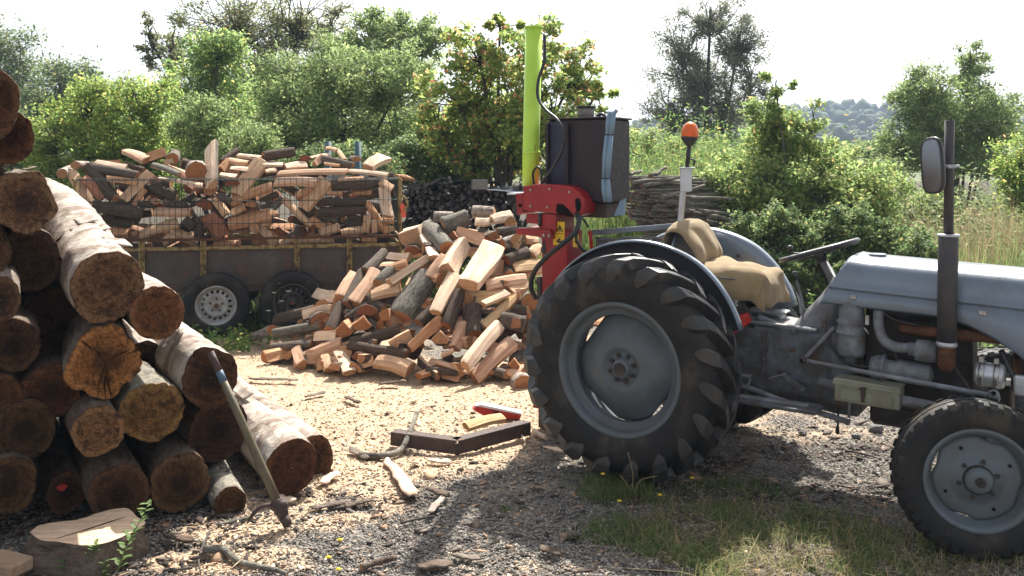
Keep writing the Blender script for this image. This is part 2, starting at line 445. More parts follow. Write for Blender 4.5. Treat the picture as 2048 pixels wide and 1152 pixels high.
def birch_mat():
    t = NT('birch_bark'); v = t.coord((3.0, 1.0, 1.0)); v1 = t.coord((1, 1, 1)); v2 = t.coord((14, 1.6, 1.6))
    a = t.noise(v, 2.2, 7, 0.68, 1.2); b = t.noise(v1, 3.2, 5, 0.62, 0.6); d = t.noise(v2, 2.0, 4, 0.7); e = t.noise(v1, 26, 4, 0.7)
    c = t.ramp(a.outputs['Fac'], [(0.32, (0.16, 0.115, 0.09)), (0.46, (0.36, 0.30, 0.25)), (0.66, (0.52, 0.475, 0.42))]).outputs[0]
    c = t.mix(t.ramp(b.outputs['Fac'], [(0.50, 0.0), (0.60, 0.85)]).outputs[0], c, (0.17, 0.115, 0.085))
    c = t.mix(t.ramp(d.outputs['Fac'], [(0.60, 0.0), (0.68, 0.7)]).outputs[0], c, (0.09, 0.065, 0.052))
    c = t.mix(0.5, c, t.ramp(e.outputs['Fac'], [(0.32, 0.5), (0.58, 1.0)]).outputs[0], 'MULTIPLY')
    t.base(c); t.bump(t.math('ADD', a.outputs['Fac'], t.math('ADD', b.outputs['Fac'], t.math('MULTIPLY', e.outputs['Fac'], 0.4))), 0.7, 0.03)
    return t.set(0.8, 0, 0.2)
M['bark_b'] = birch_mat()
M['pole'] = bark_mat('pole_bark', (0.22, 0.20, 0.16), (0.36, 0.34, 0.285), (0.07, 0.055, 0.045), (2, 6, 6), 4)
M['pole_end'] = simple('pole_end', (0.30, 0.155, 0.10), (0.14, 0.07, 0.048), 22, 0.8, c3=(0.36, 0.22, 0.14))
M['pole_d'] = bark_mat('dark_pole_bark', (0.11, 0.10, 0.092), (0.23, 0.22, 0.205), (0.04, 0.035, 0.033), (2, 6, 6), 4)
M['pole_end_d'] = simple('dark_pole_end', (0.13, 0.11, 0.10), (0.065, 0.055, 0.052), 25, 0.8, c3=(0.30, 0.27, 0.24))
M['twig'] = simple('twig_bark', (0.075, 0.062, 0.052), (0.045, 0.036, 0.03), 14, 0.85)
M['twig_grey'] = simple('grey_twig_bark', (0.14, 0.13, 0.125), (0.09, 0.082, 0.078), 14, 0.85)

def leaf_mat(name, stops, trans=0.45, rough=0.6, spec=0.2):
    t = NT(name); ge = t.new('NewGeometry')
    c = t.ramp(ge.outputs['Random Per Island'], stops).outputs[0]
    t.base(c); t.set(rough, 0, spec)
    tr = t.new('BsdfTranslucent')
    hs = t.new('HueSaturation'); hs.inputs['Saturation'].default_value = 0.92; hs.inputs['Value'].default_value = 1.5
    t.link(c, hs.inputs['Color']); t.link(hs.outputs[0], tr.inputs['Color'])
    mx = t.new('MixShader'); mx.inputs[0].default_value = trans
    t.link(t.b.outputs[0], mx.inputs[1]); t.link(tr.outputs[0], mx.inputs[2]); t.link(mx.outputs[0], t.out.inputs['Surface'])
    return t.mat
# ---------------------------------------------------------------- ground
rng = np.random.default_rng(7)
def vnoise(x, y, seed=0, octaves=4, rough=0.55):
    """value noise on arrays, 0..1"""
    out = np.zeros_like(x); amp = 1.0; tot = 0.0
    for o in range(octaves):
        g = np.random.default_rng(seed + 101 * o).random((64, 64))
        fx, fy = np.floor(x).astype(int), np.floor(y).astype(int)
        tx, ty = x - fx, y - fy
        tx = tx * tx * (3 - 2 * tx); ty = ty * ty * (3 - 2 * ty)
        a = g[fx % 64, fy % 64]; b = g[(fx + 1) % 64, fy % 64]; c = g[fx % 64, (fy + 1) % 64]; d = g[(fx + 1) % 64, (fy + 1) % 64]
        out += amp * ((a * (1 - tx) + b * tx) * (1 - ty) + (c * (1 - tx) + d * tx) * ty)
        tot += amp; amp *= rough; x, y = x * 2.03 + 11.3, y * 2.03 + 5.7
    return out / tot
def to_px(x, y):
    y = np.maximum(y, 0.5)
    return 1024 + FPX * x / y, HORY + FPX * CAMH / y
def patch(px, py, items):
    m = np.zeros_like(px)
    for it in items:
        cx, cy, rx, ry = it[:4]; s = it[4] if len(it) > 4 else 1.0
        d = ((px - cx) / rx) ** 2 + ((py - cy) / ry) ** 2
        m = np.maximum(m, s * np.clip(1.45 - d, 0, 1))
    return m
SAW = [(620, 735, 250, 95), (560, 690, 190, 40), (720, 830, 220, 85), (930, 800, 190, 75), (660, 905, 150, 60), (880, 900, 200, 45, .75),
       (470, 1062, 150, 22, .75), (560, 1010, 120, 40, .7), (450, 1120, 160, 30, .65), (640, 1040, 110, 25, .6), (700, 960, 130, 40, .55), (1010, 860, 90, 40, .7),
       (1020, 1135, 140, 25, .3), (1600, 850, 220, 45, .35)]
GRASS = [(1480, 1070, 330, 70), (1390, 985, 230, 32, .75), (1720, 1120, 380, 75), (1230, 990, 70, 18, .7), (1000, 1015, 30, 10, .8), (390, 640, 90, 26, .9), (820, 822, 70, 20, .5),
         (540, 655, 90, 16, .7), (1850, 960, 40, 40, .5), (1790, 900, 30, 18, .4)]
MULCH = [(330, 1050, 120, 22, .9), (420, 1040, 160, 22, .7), (330, 1100, 90, 30, .6), (560, 985, 90, 25, .8), (760, 1000, 120, 22, .5), (100, 1120, 260, 40, .8), (200, 1030, 300, 40, .9), (1350, 930, 150, 30, .7), (1650, 900, 150, 22, .6), (1650, 985, 200, 25, .6)]
def masks(x, y):
    px, py = to_px(x, y)
    n = vnoise(x * 3.1, y * 3.1, 3); n2 = vnoise(x * 11, y * 11, 9)
    nn = 0.6 * n + 0.4 * n2
    saw = np.clip((patch(px, py, SAW) - 0.15 + (nn - 0.5) * 1.7) * 1.9, 0, 1)
    gr = np.clip((patch(px, py, GRASS) - 0.25 + (nn - 0.5) * 1.3) * 1.8, 0, 1)
    far = np.clip((y - 9.6 + (n - .5) * 2) / 1.5, 0, 1)
    gr = np.maximum(gr * 0.8, far)
    mu = np.clip((patch(px, py, MULCH) - 0.2 + (nn - 0.5) * 1.6) * 1.6, 0, 1)
    return saw * (1 - far), gr, mu * (1 - far)
def axis_pts(lo, hi, step, far, grow=1.22):
    a = list(np.arange(lo, hi + 1e-6, step)); s = step
    while a[-1] < far: s *= grow; a.append(a[-1] + s)
    s = step
    while a[0] > -far: s *= grow; a.insert(0, a[0] - s)
    return np.array(a)
gx = axis_pts(-4.6, 4.6, 0.035, 620.0); gy = axis_pts(3.0, 10.2, 0.035, 620.0)
XX, YY = np.meshgrid(gx, gy)
saw, gra, mul = masks(XX, YY)
near = np.clip(1 - np.maximum(np.abs(XX) - 4.6, np.maximum(YY - 10.2, 3.0 - YY)) / 3, 0, 1)
ZZ = near * ((vnoise(XX * 1.3, YY * 1.3, 21) - 0.5) * 0.035 + (vnoise(XX * 9, YY * 9, 33, 3) - 0.5) * 0.028 + saw * 0.018 * vnoise(XX * 5, YY * 5, 4)) - 0.012
me = bpy.data.meshes.new('ground')
nyy, nxx = XX.shape
ii = np.arange(nyy * nxx).reshape(nyy, nxx)
quads = np.stack([ii[:-1, :-1], ii[:-1, 1:], ii[1:, 1:], ii[1:, :-1]], -1).reshape(-1, 4)
def fast_mesh(me, co, faces):
    k = faces.shape[1]
    me.vertices.add(len(co)); me.vertices.foreach_set('co', np.ascontiguousarray(co, dtype=np.float32).ravel())
    me.loops.add(faces.size); me.loops.foreach_set('vertex_index', faces.astype(np.int32).ravel())
    me.polygons.add(len(faces)); me.polygons.foreach_set('loop_start', np.arange(0, faces.size, k, dtype=np.int32))
    try: me.polygons.foreach_set('loop_total', np.full(len(faces), k, dtype=np.int32))
    except Exception: pass
    me.update(calc_edges=True); me.validate()
fast_mesh(me, np.stack([XX, YY, ZZ], -1).reshape(-1, 3), quads)
me.polygons.foreach_set('use_smooth', np.ones(len(quads), dtype=bool))
at = me.color_attributes.new('cover', 'FLOAT_COLOR', 'POINT')
at.data.foreach_set('color', np.stack([saw, gra, mul, np.ones_like(saw)], -1).astype(np.float32).ravel())
t = NT('yard_ground')
v = t.coord((1, 1, 1), 'Object', False)
a = t.noise(v, 3, 5, 0.6); b = t.noise(v, 45, 5, 0.75); e = t.noise(v, 130, 3, 0.7)
vor = t.new('TexVoronoi'); vor.inputs['Scale'].default_value = 70; t.link(v, vor.inputs['Vector'])
vr = t.new('SeparateColor'); t.link(vor.outputs['Color'], vr.inputs[0])
grav = t.ramp(vr.outputs[0], [(0.1, (0.12, 0.11, 0.10)), (0.5, (0.24, 0.22, 0.195)), (0.85, (0.36, 0.33, 0.29))]).outputs[0]
grav = t.mix(t.ramp(b.outputs['Fac'], [(0.42, 0.0), (0.62, 0.65)]).outputs[0], grav, (0.12, 0.10, 0.08))
sawc = t.ramp(b.outputs['Fac'], [(0.3, (0.42, 0.285, 0.185)), (0.45, (0.58, 0.425, 0.285)), (0.62, (0.66, 0.50, 0.35)), (0.75, (0.50, 0.35, 0.235))]).outputs[0]
grc = t.ramp(b.outputs['Fac'], [(0.32, (0.05, 0.038, 0.029)), (0.55, (0.085, 0.068, 0.048)), (0.72, (0.14, 0.115, 0.085))]).outputs[0]
muc = t.ramp(b.outputs['Fac'], [(0.35, (0.028, 0.021, 0.017)), (0.6, (0.07, 0.052, 0.042)), (0.75, (0.12, 0.09, 0.07))]).outputs[0]
att = t.new('VertexColor'); att.layer_name = 'cover'
sp = t.new('SeparateColor'); t.link(att.outputs[0], sp.inputs[0])
c = t.mix(sp.outputs[1], grav, grc); c = t.mix(sp.outputs[2], c, muc); dirt = t.noise(v, 5.5, 6, 0.7, 0.6)
sawc = t.mix(t.ramp(dirt.outputs['Fac'], [(0.50, 0.0), (0.66, 0.6)]).outputs[0], sawc, (0.27, 0.19, 0.13))
c = t.mix(sp.outputs[0], c, sawc)
c = t.mix(0.4, c, t.ramp(e.outputs['Fac'], [(0.3, 0.5), (0.55, 1.0)]).outputs[0], 'MULTIPLY')
t.base(c)
t.bump(t.math('ADD', b.outputs['Fac'], t.math('MULTIPLY', vor.outputs['Distance'], 0.9)), 0.7, 0.03)
M['ground'] = t.set(0.92, 0, 0.15)
me.materials.append(M['ground'])
tag(link('ground', me), kind='structure')

def gz(x, y):
    """ground height near a point"""
    x = np.atleast_1d(np.asarray(x, float)); y = np.atleast_1d(np.asarray(y, float))
    i = np.clip(np.searchsorted(gx, x), 0, len(gx) - 1); j = np.clip(np.searchsorted(gy, y), 0, len(gy) - 1)
    return ZZ[j, i]

# scattered litter: sampled in the visible part of the yard, thinner with distance
def sample(n, pxlo, pxhi, pylo, pyhi, seed):
    r = np.random.default_rng(seed)
    px = r.uniform(pxlo, pxhi, n); py = r.uniform(pylo, pyhi, n)
    y = FPX * CAMH / (py - HORY); x = (px - 1024) * y / FPX
    return x, y
def litter(name, x, y, size, flat, elong, mats, seed, lift=0.3):
    """irregular small solids (8 triangles each), one mesh"""
    r = np.random.default_rng(seed); n = len(x)
    base = np.array([[1, 0, 0], [0, 1, 0], [-1, 0, 0], [0, -1, 0], [0, 0, 1], [0, 0, -1]], float)
    faces = np.array([[0, 1, 4], [1, 2, 4], [2, 3, 4], [3, 0, 4], [1, 0, 5], [2, 1, 5], [3, 2, 5], [0, 3, 5]])
    s = size * r.lognormal(0, 0.35, n)
    sc = np.stack([s * elong * r.uniform(0.7, 1.3, n), s * r.uniform(0.6, 1.2, n), s * flat * r.uniform(0.6, 1.4, n)], -1)
    pts = base[None] * sc[:, None, :] * r.uniform(0.6, 1.35, (n, 6, 1))
    pts[:, 4:, :2] += r.uniform(-.35, .35, (n, 2, 2)) * sc[:, None, :2]
    az = r.uniform(0, 2 * np.pi, n); ti = r.normal(0, 0.28, n)
    x1, z1 = pts[..., 0] * np.cos(ti)[:, None] - pts[..., 2] * np.sin(ti)[:, None], pts[..., 0] * np.sin(ti)[:, None] + pts[..., 2] * np.cos(ti)[:, None]
    wx = x1 * np.cos(az)[:, None] - pts[..., 1] * np.sin(az)[:, None]; wy = x1 * np.sin(az)[:, None] + pts[..., 1] * np.cos(az)[:, None]
    z0 = gz(x, y) + sc[:, 2] * lift + 0.004
    co = np.stack([wx + x[:, None], wy + y[:, None], z1 + z0[:, None]], -1).reshape(-1, 3)
    fs = (faces[None] + 6 * np.arange(n)[:, None, None]).reshape(-1, 3)
    m = bpy.data.meshes.new(name); fast_mesh(m, co, fs); m.materials.append(mats)
    return tag(link(name, m), kind='stuff')
def island_mat(name, stops, rough=0.85, bump=True, sat=None):
    t = NT(name); ge = t.new('NewGeometry')
    c = t.ramp(ge.outputs['Random Per Island'], stops).outputs[0]
    nz = t.noise(t.coord((1, 1, 1), 'Object', False), 150, 3, 0.6)
    c = t.mix(0.5, c, t.ramp(nz.outputs['Fac'], [(0.3, 0.55), (0.6, 1.0)]).outputs[0], 'MULTIPLY')
    t.base(c); return t.set(rough, 0, 0.2)
M['chips'] = island_mat('wood_chips', [(0.0, (0.42, 0.28, 0.18)), (0.2, (0.58, 0.42, 0.285)), (0.6, (0.68, 0.52, 0.37)), (0.9, (0.54, 0.38, 0.26)), (0.985, (0.20, 0.14, 0.10))])
M['barkbits'] = island_mat('bark_bits', [(0.0, (0.03, 0.022, 0.018)), (0.4, (0.085, 0.062, 0.05)), (0.7, (0.15, 0.12, 0.10)), (0.9, (0.30, 0.19, 0.12)), (1.0, (0.45, 0.30, 0.19))])
M['gravel'] = island_mat('gravel_stones', [(0.0, (0.13, 0.12, 0.108)), (0.35, (0.20, 0.184, 0.164)), (0.7, (0.285, 0.262, 0.232)), (0.93, (0.38, 0.35, 0.31)), (1.0, (0.42, 0.28, 0.2))])
x, y = sample(95000, -40, 2090, 800, 1170, 11)
sw, gr, mu = masks(x, y); r_ = rng.random(len(x))
k = r_ < (1 - 0.85 * sw) * (1 - 0.7 * gr)
litter('gravel', x[k], y[k], 0.0050, 0.55, 1.3, M['gravel'], 12)
x, y = sample(42000, 380, 1500, 640, 1165, 13)
sw, gr, mu = masks(x, y); k = rng.random(len(x)) < np.clip(sw * 0.5 + 0.03, 0, 1)
litter('wood_chips', x[k], y[k], 0.0062, 0.17, 1.9, M['chips'], 14)
x, y = sample(13000, -40, 1950, 690, 1170, 15)
sw, gr, mu = masks(x, y); k = rng.random(len(x)) < np.clip(0.16 + mu * 0.8, 0, 1) * (1 - .5 * gr) * (1 - .62 * sw)
litter('bark_litter', x[k], y[k], 0.016, 0.25, 1.9, M['barkbits'], 16)

# ---------------------------------------------------------------- grass and weeds (uncountable)
def blades(name, x, y, h, w, lean, mat, seed, z=None, segs=2):
    r = np.random.default_rng(seed); n = len(x)
    h = h * r.uniform(0.5, 1.35, n) if np.isscalar(h) else h
    az = r.uniform(0, 2 * np.pi, n); la = r.uniform(0, 2 * np.pi, n); ln = np.abs(r.normal(0, lean, n))
    z0 = gz(x, y) - 0.01 if z is None else z
    rows = []
    for i in range(segs + 1):
        tt = i / segs
        cx = x + np.cos(la) * ln * h * tt ** 1.8; cy = y + np.sin(la) * ln * h * tt ** 1.8; cz = z0 + h * tt * (1 - 0.25 * np.minimum(ln, 1.5) * tt)
        ww = w * (1 - tt ** 1.5 * 0.93)
        rows.append(np.stack([cx - np.cos(az) * ww, cy - np.sin(az) * ww, cz], -1)); rows.append(np.stack([cx + np.cos(az) * ww, cy + np.sin(az) * ww, cz], -1))
    co = np.stack(rows, 1)
    k2 = 2 * (segs + 1)
    fs = np.array([[2 * i, 2 * i + 1, 2 * i + 3, 2 * i + 2] for i in range(segs)])
    fs = (fs[None] + k2 * np.arange(n)[:, None, None]).reshape(-1, 4)
    m = bpy.data.meshes.new(name); fast_mesh(m, co.reshape(-1, 3), fs); m.materials.append(mat)
    return tag(link(name, m), kind='stuff')
def leaf_quads(c, L, W, r, updown=0.6, nrm=None):
    """diamond leaves with a fold, as (verts, quads)"""
    n = len(c)
    d = r.normal(0, 1, (n, 3)); d[:, 2] *= updown; d /= np.linalg.norm(d, axis=1)[:, None]
    u = r.normal(0, 1, (n, 3)) if nrm is None else nrm + r.normal(0, 0.6, (n, 3))
    s = np.cross(d, u); s /= np.linalg.norm(s, axis=1)[:, None] + 1e-9
    f = np.cross(s, d)
    L = L * r.uniform(0.6, 1.35, n)[:, None]; W = W * r.uniform(0.7, 1.25, n)[:, None]
    a = c - d * L * 0.5; b = c + d * L * 0.5
    m1 = c + s * W * 0.5 + f * W * 0.18; m2 = c - s * W * 0.5 + f * W * 0.18
    co = np.stack([a, m1, b, m2], 1).reshape(-1, 3)
    fs = np.array([[0, 1, 2, 3]])[None] + 4 * np.arange(n)[:, None, None]
    return co, fs.reshape(-1, 4)
M['grass'] = leaf_mat('grass_blades', [(0.0, (0.065, 0.12, 0.03)), (0.5, (0.11, 0.175, 0.045)), (0.8, (0.17, 0.205, 0.07)), (0.93, (0.26, 0.24, 0.12)), (1.0, (0.34, 0.28, 0.17))], 0.4)
M['straw'] = leaf_mat('dry_grass', [(0.0, (0.163, 0.150, 0.056)), (0.5, (0.325, 0.269, 0.125)), (1.0, (0.450, 0.362, 0.213))], 0.3)
M['weeds'] = leaf_mat('weed_blades', [(0.0, (0.081, 0.135, 0.038)), (0.5, (0.138, 0.209, 0.058)), (0.85, (0.222, 0.275, 0.084)), (1.0, (0.339, 0.310, 0.123))], 0.45)
M['seedy'] = leaf_mat('seed_heads', [(0.0, (0.175, 0.125, 0.069)), (0.5, (0.300, 0.225, 0.125)), (1.0, (0.375, 0.250, 0.175))], 0.4)

x, y = sample(60000, 1000, 2090, 930, 1170, 21)
sw, gr, mu = masks(x, y); k = rng.random(len(x)) < gr ** 1.5 * np.clip((vnoise(x * 4.5, y * 4.5, 77) - .38) * 3.6, 0.04, .9)
blades('grass', x[k], y[k], 0.06, 0.0026, 0.95, M['grass'], 22)
x, y = sample(6000, 1250, 2090, 1000, 1170, 23)
sw, gr, mu = masks(x, y); k = rng.random(len(x)) < gr * 0.55
blades('dry_grass', x[k], y[k], 0.10, 0.0016, 1.7, M['straw'], 24)
x, y = sample(5000, 330, 640, 622, 672, 25)
sw, gr, mu = masks(x, y); k = rng.random(len(x)) < gr
blades('grass', x[k], y[k], 0.15, 0.007, 0.9, M['weeds'], 26)
x, y = sample(1500, 1165, 1300, 950, 1000, 27); k = rng.random(len(x)) < 0.5
blades('grass', x[k], y[k], 0.085, 0.0025, 0.9, M['grass'], 28)

def weed_bed(name, x0, x1, y0, y1, n, h, w, mat, seed, lean=0.35, clump=0.0):
    r = np.random.default_rng(seed)
    x = r.uniform(x0, x1, n); y = r.uniform(y0, y1, n)
    hh = h * (0.55 + 0.9 * vnoise(x * 0.9, y * 0.9, seed, 3)) * r.uniform(0.55, 1.15, n)
    return blades(name, x, y, hh, w, lean, mat, seed + 1, z=np.full(n, -0.02), segs=3)
def weed_leaves(name, x0, x1, y0, y1, nst, per, h, L, W, mat, seed):
    """leafy stems: leaves strung up many thin stems"""
    r = np.random.default_rng(seed)
    sx = r.uniform(x0, x1, nst); sy = r.uniform(y0, y1, nst)
    sh = h * (0.5 + 0.9 * vnoise(sx * 0.8, sy * 0.8, seed, 3)) * r.uniform(0.6, 1.15, nst)
    la = r.normal(0, 0.10, (nst, 2))
    tt = r.uniform(0.15, 1.0, (nst, per)); 
    c = np.stack([sx[:, None] + la[:, :1] * sh[:, None] * tt + r.normal(0, L * .55, (nst, per)), sy[:, None] + la[:, 1:] * sh[:, None] * tt + r.normal(0, L * .55, (nst, per)), sh[:, None] * tt], -1).reshape(-1, 3)
    co, fs = leaf_quads(c, L, W, r, 0.5)
    m = bpy.data.meshes.new(name); fast_mesh(m, co, fs); m.materials.append(mat)
    return tag(link(name, m), kind='stuff')
M['weedleaf'] = leaf_mat('weed_leaf', [(0.0, (0.067, 0.135, 0.035)), (0.5, (0.124, 0.216, 0.055)), (0.88, (0.200, 0.281, 0.071)), (0.97, (0.399, 0.359, 0.103)), (1.0, (0.528, 0.364, 0.108))], 0.5)
M['greyleaf'] = leaf_mat('rosebay_leaf', [(0.0, (0.097, 0.144, 0.058)), (0.6, (0.176, 0.226, 0.092)), (0.9, (0.311, 0.325, 0.161)), (1.0, (0.363, 0.251, 0.170))], 0.45)
weed_leaves('low_weeds', -3.7, -2.2, 8.05, 8.7, 60, 12, 0.16, 0.06, 0.03, M['weedleaf'], 45)
# tall green weeds behind the pole stacks and round the bramble
weed_leaves('tall_weeds', 1.3, 4.4, 12.2, 16.0, 700, 30, 2.2, 0.075, 0.03, M['weedleaf'], 31)
weed_bed('tall_weeds', 1.1, 4.4, 12.0, 15.5, 6200, 1.9, 0.008, M['weeds'], 32, 0.25)
weed_leaves('tall_weeds', 3.6, 6.3, 11.0, 16.0, 800, 28, 1.75, 0.07, 0.026, M['greyleaf'], 33)
weed_bed('rough_grass', 3.4, 9.5, 8.2, 16.0, 15000, 0.95, 0.006, M['weeds'], 34, 0.35)
weed_bed('dry_seed_grass', 4.4, 10.5, 9.5, 17.0, 9000, 1.15, 0.005, M['seedy'], 35, 0.3)
weed_bed('rough_grass', 5.0, 22.0, 16.0, 30.0, 12000, 0.9, 0.012, M['weeds'], 43, 0.35)
weed_leaves('rough_weeds', 5.0, 18.0, 15.0, 25.0, 900, 18, 1.1, 0.11, 0.045, M['greyleaf'], 44)
weed_leaves('low_weeds', 2.6, 7.5, 7.6, 10.5, 620, 16, 0.55, 0.055, 0.026, M['weedleaf'], 36)
weed_leaves('low_weeds', 5.2, 10.0, 10.0, 15.0, 600, 18, 1.0, 0.07, 0.028, M['greyleaf'], 37)
weed_leaves('low_weeds', -8.0, 1.0, 11.6, 13.4, 700, 16, 0.8, 0.07, 0.035, M['weedleaf'], 38)
weed_bed('rough_grass', -14, 2.0, 11.2, 16.0, 9000, 0.6, 0.007, M['weeds'], 39, 0.4)
x, y = sample(3000, 800, 1080, 540, 690, 41)
weed_leaves('low_weeds', -1.35, -0.6, 9.6, 10.6, 40, 14, 0.75, 0.06, 0.03, M['weedleaf'], 42)

# ---------------------------------------------------------------- far field and wooded hill
def hill(name, mat, x0, x1, prof, steps=90, seed=3, rough=0.0):
    """prof: [(distance, height)] swept across x"""
    rows = []
    for (d, h) in prof:
        row = []
        for i in range(steps + 1):
            x = x0 + (x1 - x0) * i / steps
            px = 1024 + FPX * x / 300.0
            w = 0.5 + 0.5 * math.tanh((x - 70) / 60.0)
            k = 0.55 + 0.5 * w + 0.16 * mn.noise(Vector((x * 0.012, d * 0.01, seed)))
            hh = h * k + rough * mn.noise(Vector((x * 0.09, d * 0.09, seed + 5)))
            row.append((x, d, hh - 0.3))
        rows.append(row)
    return tag(MB().grid(rows).build(name, mat), kind='structure')
M['field'] = simple('far_pasture', (0.085, 0.11, 0.04), (0.11, 0.125, 0.05), 0.05, 0.9, 0, 0.1)
M['hillgreen'] = simple('hill_ground', (0.05, 0.07, 0.03), (0.07, 0.09, 0.035), 0.08, 0.95, 0, 0.1)
hill('far_field', M['field'], -260, 420, [(70, 0.0), (110, 1.6), (150, 3.8), (190, 6.4), (215, 7.5)])
hill('far_hill', M['hillgreen'], -300, 460, [(214, 6.5), (240, 9.5), (280, 14.0), (330, 18.0), (420, 20.0), (520, 14.0)], seed=8)
def far_wood():
    r = np.random.default_rng(51)
    co_all, fs_all, off = [], [], 0
    base = np.array([[math.cos(a) * math.cos(b), math.sin(a) * math.cos(b), math.sin(b)] for b in (-0.5, 0.25, 0.95) for a in np.arange(6) * math.pi / 3] + [[0, 0, 1.0]])
    fb = [[i, (i + 1) % 6, 6 + (i + 1) % 6, 6 + i] for i in range(6)] + [[6 + i, 6 + (i + 1) % 6, 12 + (i + 1) % 6, 12 + i] for i in range(6)] + [[12 + i, 12 + (i + 1) % 6, 18, 18] for i in range(6)]
    fb = np.array([[a, b, c, d] for a, b, c, d in fb])
    tri = np.concatenate([fb[:12][:, [0, 1, 2]], fb[:12][:, [0, 2, 3]], fb[12:][:, [0, 1, 2]]])
    xs, ys, zs, ss = [], [], [], []
    for d, h, n in [(216, 6.3, 260), (228, 7.6, 280), (242, 9.6, 300), (258, 11.5, 320), (276, 13.4, 330), (296, 15.3, 340), (318, 17.2, 360), (345, 18.8, 380)]:
        for i in range(n):
            x = -230 + 640 * (i + r.random()) / n
            w = 0.5 + 0.5 * math.tanh((x - 70) / 60.0)
            k = 0.55 + 0.5 * w + 0.16 * mn.noise(Vector((x * 0.012, d * 0.01, 8)))
            xs.append(x); ys.append(d + r.uniform(-8, 8)); zs.append(h * k); ss.append(r.uniform(1.1, 2.6) * r.choice([1, 1, 1.35]))
    xs, ys, zs, ss = map(np.array, (xs, ys, zs, ss)); n = len(xs)
    pts = base[None] * ss[:, None, None] * r.uniform(0.75, 1.25, (n, 19, 1)) * np.array([1, 1, 1.1])
    pts += np.stack([xs, ys, zs + ss * 0.6], -1)[:, None, :]
    fs = (tri[None] + 19 * np.arange(n)[:, None, None]).reshape(-1, 3)
    m = bpy.data.meshes.new('far_woodland'); fast_mesh(m, pts.reshape(-1, 3), fs)
    m.materials.append(island_mat('woodland_crowns', [(0, (0.03, 0.05, 0.022)), (0.5, (0.05, 0.072, 0.028)), (1, (0.08, 0.095, 0.035))]))
    tag(link('far_woodland', m), kind='stuff')
far_wood()

# ---------------------------------------------------------------- trees and bushes
def tree(name, label, cat, blobs, Y, base_px, n, L, W, leaf, bark, seed, clumps=90, spread=0.34, trunk_r=0.07, shell=0.55, group=None, depth=1.0, stems=1, sides=4, twigr=0.012):
    """crown of leaf faces in clumps spread through ellipsoids; trunk and limbs reach every clump. blobs: (px, py, rx, ry) at distance Y (+ optional dY)"""
    r = np.random.default_rng(seed)
    B = []
    for b in blobs:
        dY = b[4] if len(b) > 4 else r.uniform(-.4, .4)
        c = P(b[0], b[1], Y + dY); B.append((np.array(c), b[2] * Y / FPX, b[3] * Y / FPX))
    basep = np.array([(base_px - 1024) * Y / FPX, Y, 0.0])
    root = empty(name, basep)
    tag(root, label, cat, group)
    vol = np.array([b[1] * b[2] * max(b[1], b[2]) ** 0.3 for b in B]); vol = vol / vol.sum()
    cl, own = [], []
    for _ in range(clumps):
        i = r.choice(len(B), p=vol); c, rx, rz = B[i]
        d = r.normal(0, 1, 3); d /= np.linalg.norm(d)
        q = (shell + (1 - shell) * r.random()) if r.random() < 0.75 else r.random() * shell
        cl.append(c + d * np.array([rx, rx * depth, rz]) * q); own.append(i)
    cl = np.array(cl)
    # limbs
    mb = MB(-Vector(basep))
    heads = []
    tops = []
    for s in range(stems):
        bp = basep + np.array([r.uniform(-.25, .25), r.uniform(-.2, .2), 0]) * (stems > 1)
        for i, (c, rx, rz) in enumerate(B):
            if stems > 1 and i % stems != s: continue
            st = bp + np.array([0, 0, 0.0 if i < stems or stems > 1 else max(0.3, c[2] * 0.3)])
            mid = bp + (c - bp) * 0.5 + np.array([r.uniform(-.15, .15), r.uniform(-.1, .1), 0.12 * c[2]]) * 0.8
            low = bp + np.array([(mid - bp)[0] * 0.25, (mid - bp)[1] * .25, max(0.1, mid[2] * 0.35)])
            tip = c + np.array([0, 0, rz * 0.55])
            pts = smoothpts([bp - np.array([0, 0, .05]), low, mid, c, tip], 3)
            tr = trunk_r * (1.0 if i == 0 else 0.75)
            mb.tube(pts, [tr * (1 - 0.9 * k / (len(pts) - 1)) + 0.006 for k in range(len(pts))], 6, 0, False)
    tr_o = mb.build('trunk', bark, root)
    mb = MB(-Vector(basep))
    for p, i in zip(cl, own):
        c, rx, rz = B[i]
        a = c + (p - c) * r.uniform(-.1, .15) + np.array([0, 0, -rz * r.uniform(0.1, .5)])
        m_ = (a + p) / 2 + r.normal(0, 0.12, 3) * rx + np.array([0, 0, 0.08 * rz])
        e = p + (p - a) * 0.22
        pts = smoothpts([a, m_, p, e], 2)
        mb.tube(pts, [twigr * (1 - .75 * k / (len(pts) - 1)) for k in range(len(pts))], 3, 0, False)
    mb.build('branches', bark, root)
    # leaves
    per = r.integers(0, len(cl), n)
    rr = np.array([min(B[i][1], B[i][2]) for i in own])[per] * spread
    off = r.normal(0, 1, (n, 3)) * rr[:, None] * np.array([0.62, 0.62, 0.5])
    c = cl[per] + off
    nrm = (c - np.array([B[i][0] for i in own])[per]); nrm /= np.linalg.norm(nrm, axis=1)[:, None] + 1e-6; nrm[:, 2] += 0.6
    co, fs = leaf_quads(c - basep, L, W, r, 0.7, nrm)
    co[:, 2] = np.maximum(co[:, 2], 0.02)
    m = bpy.data.meshes.new('crown'); fast_mesh(m, co, fs); m.materials.append(leaf)
    link('crown', m, root)
    return root
LV = {}
LV['dark'] = leaf_mat('leaf_dark', [(0, (0.077, 0.115, 0.046)), (0.6, (0.138, 0.191, 0.074)), (0.95, (0.213, 0.256, 0.105)), (1, (0.337, 0.287, 0.112))], 0.47)
LV['olive'] = leaf_mat('leaf_olive', [(0, (0.101, 0.116, 0.048)), (0.6, (0.172, 0.194, 0.077)), (0.93, (0.243, 0.265, 0.110)), (1, (0.388, 0.240, 0.114))], 0.52)
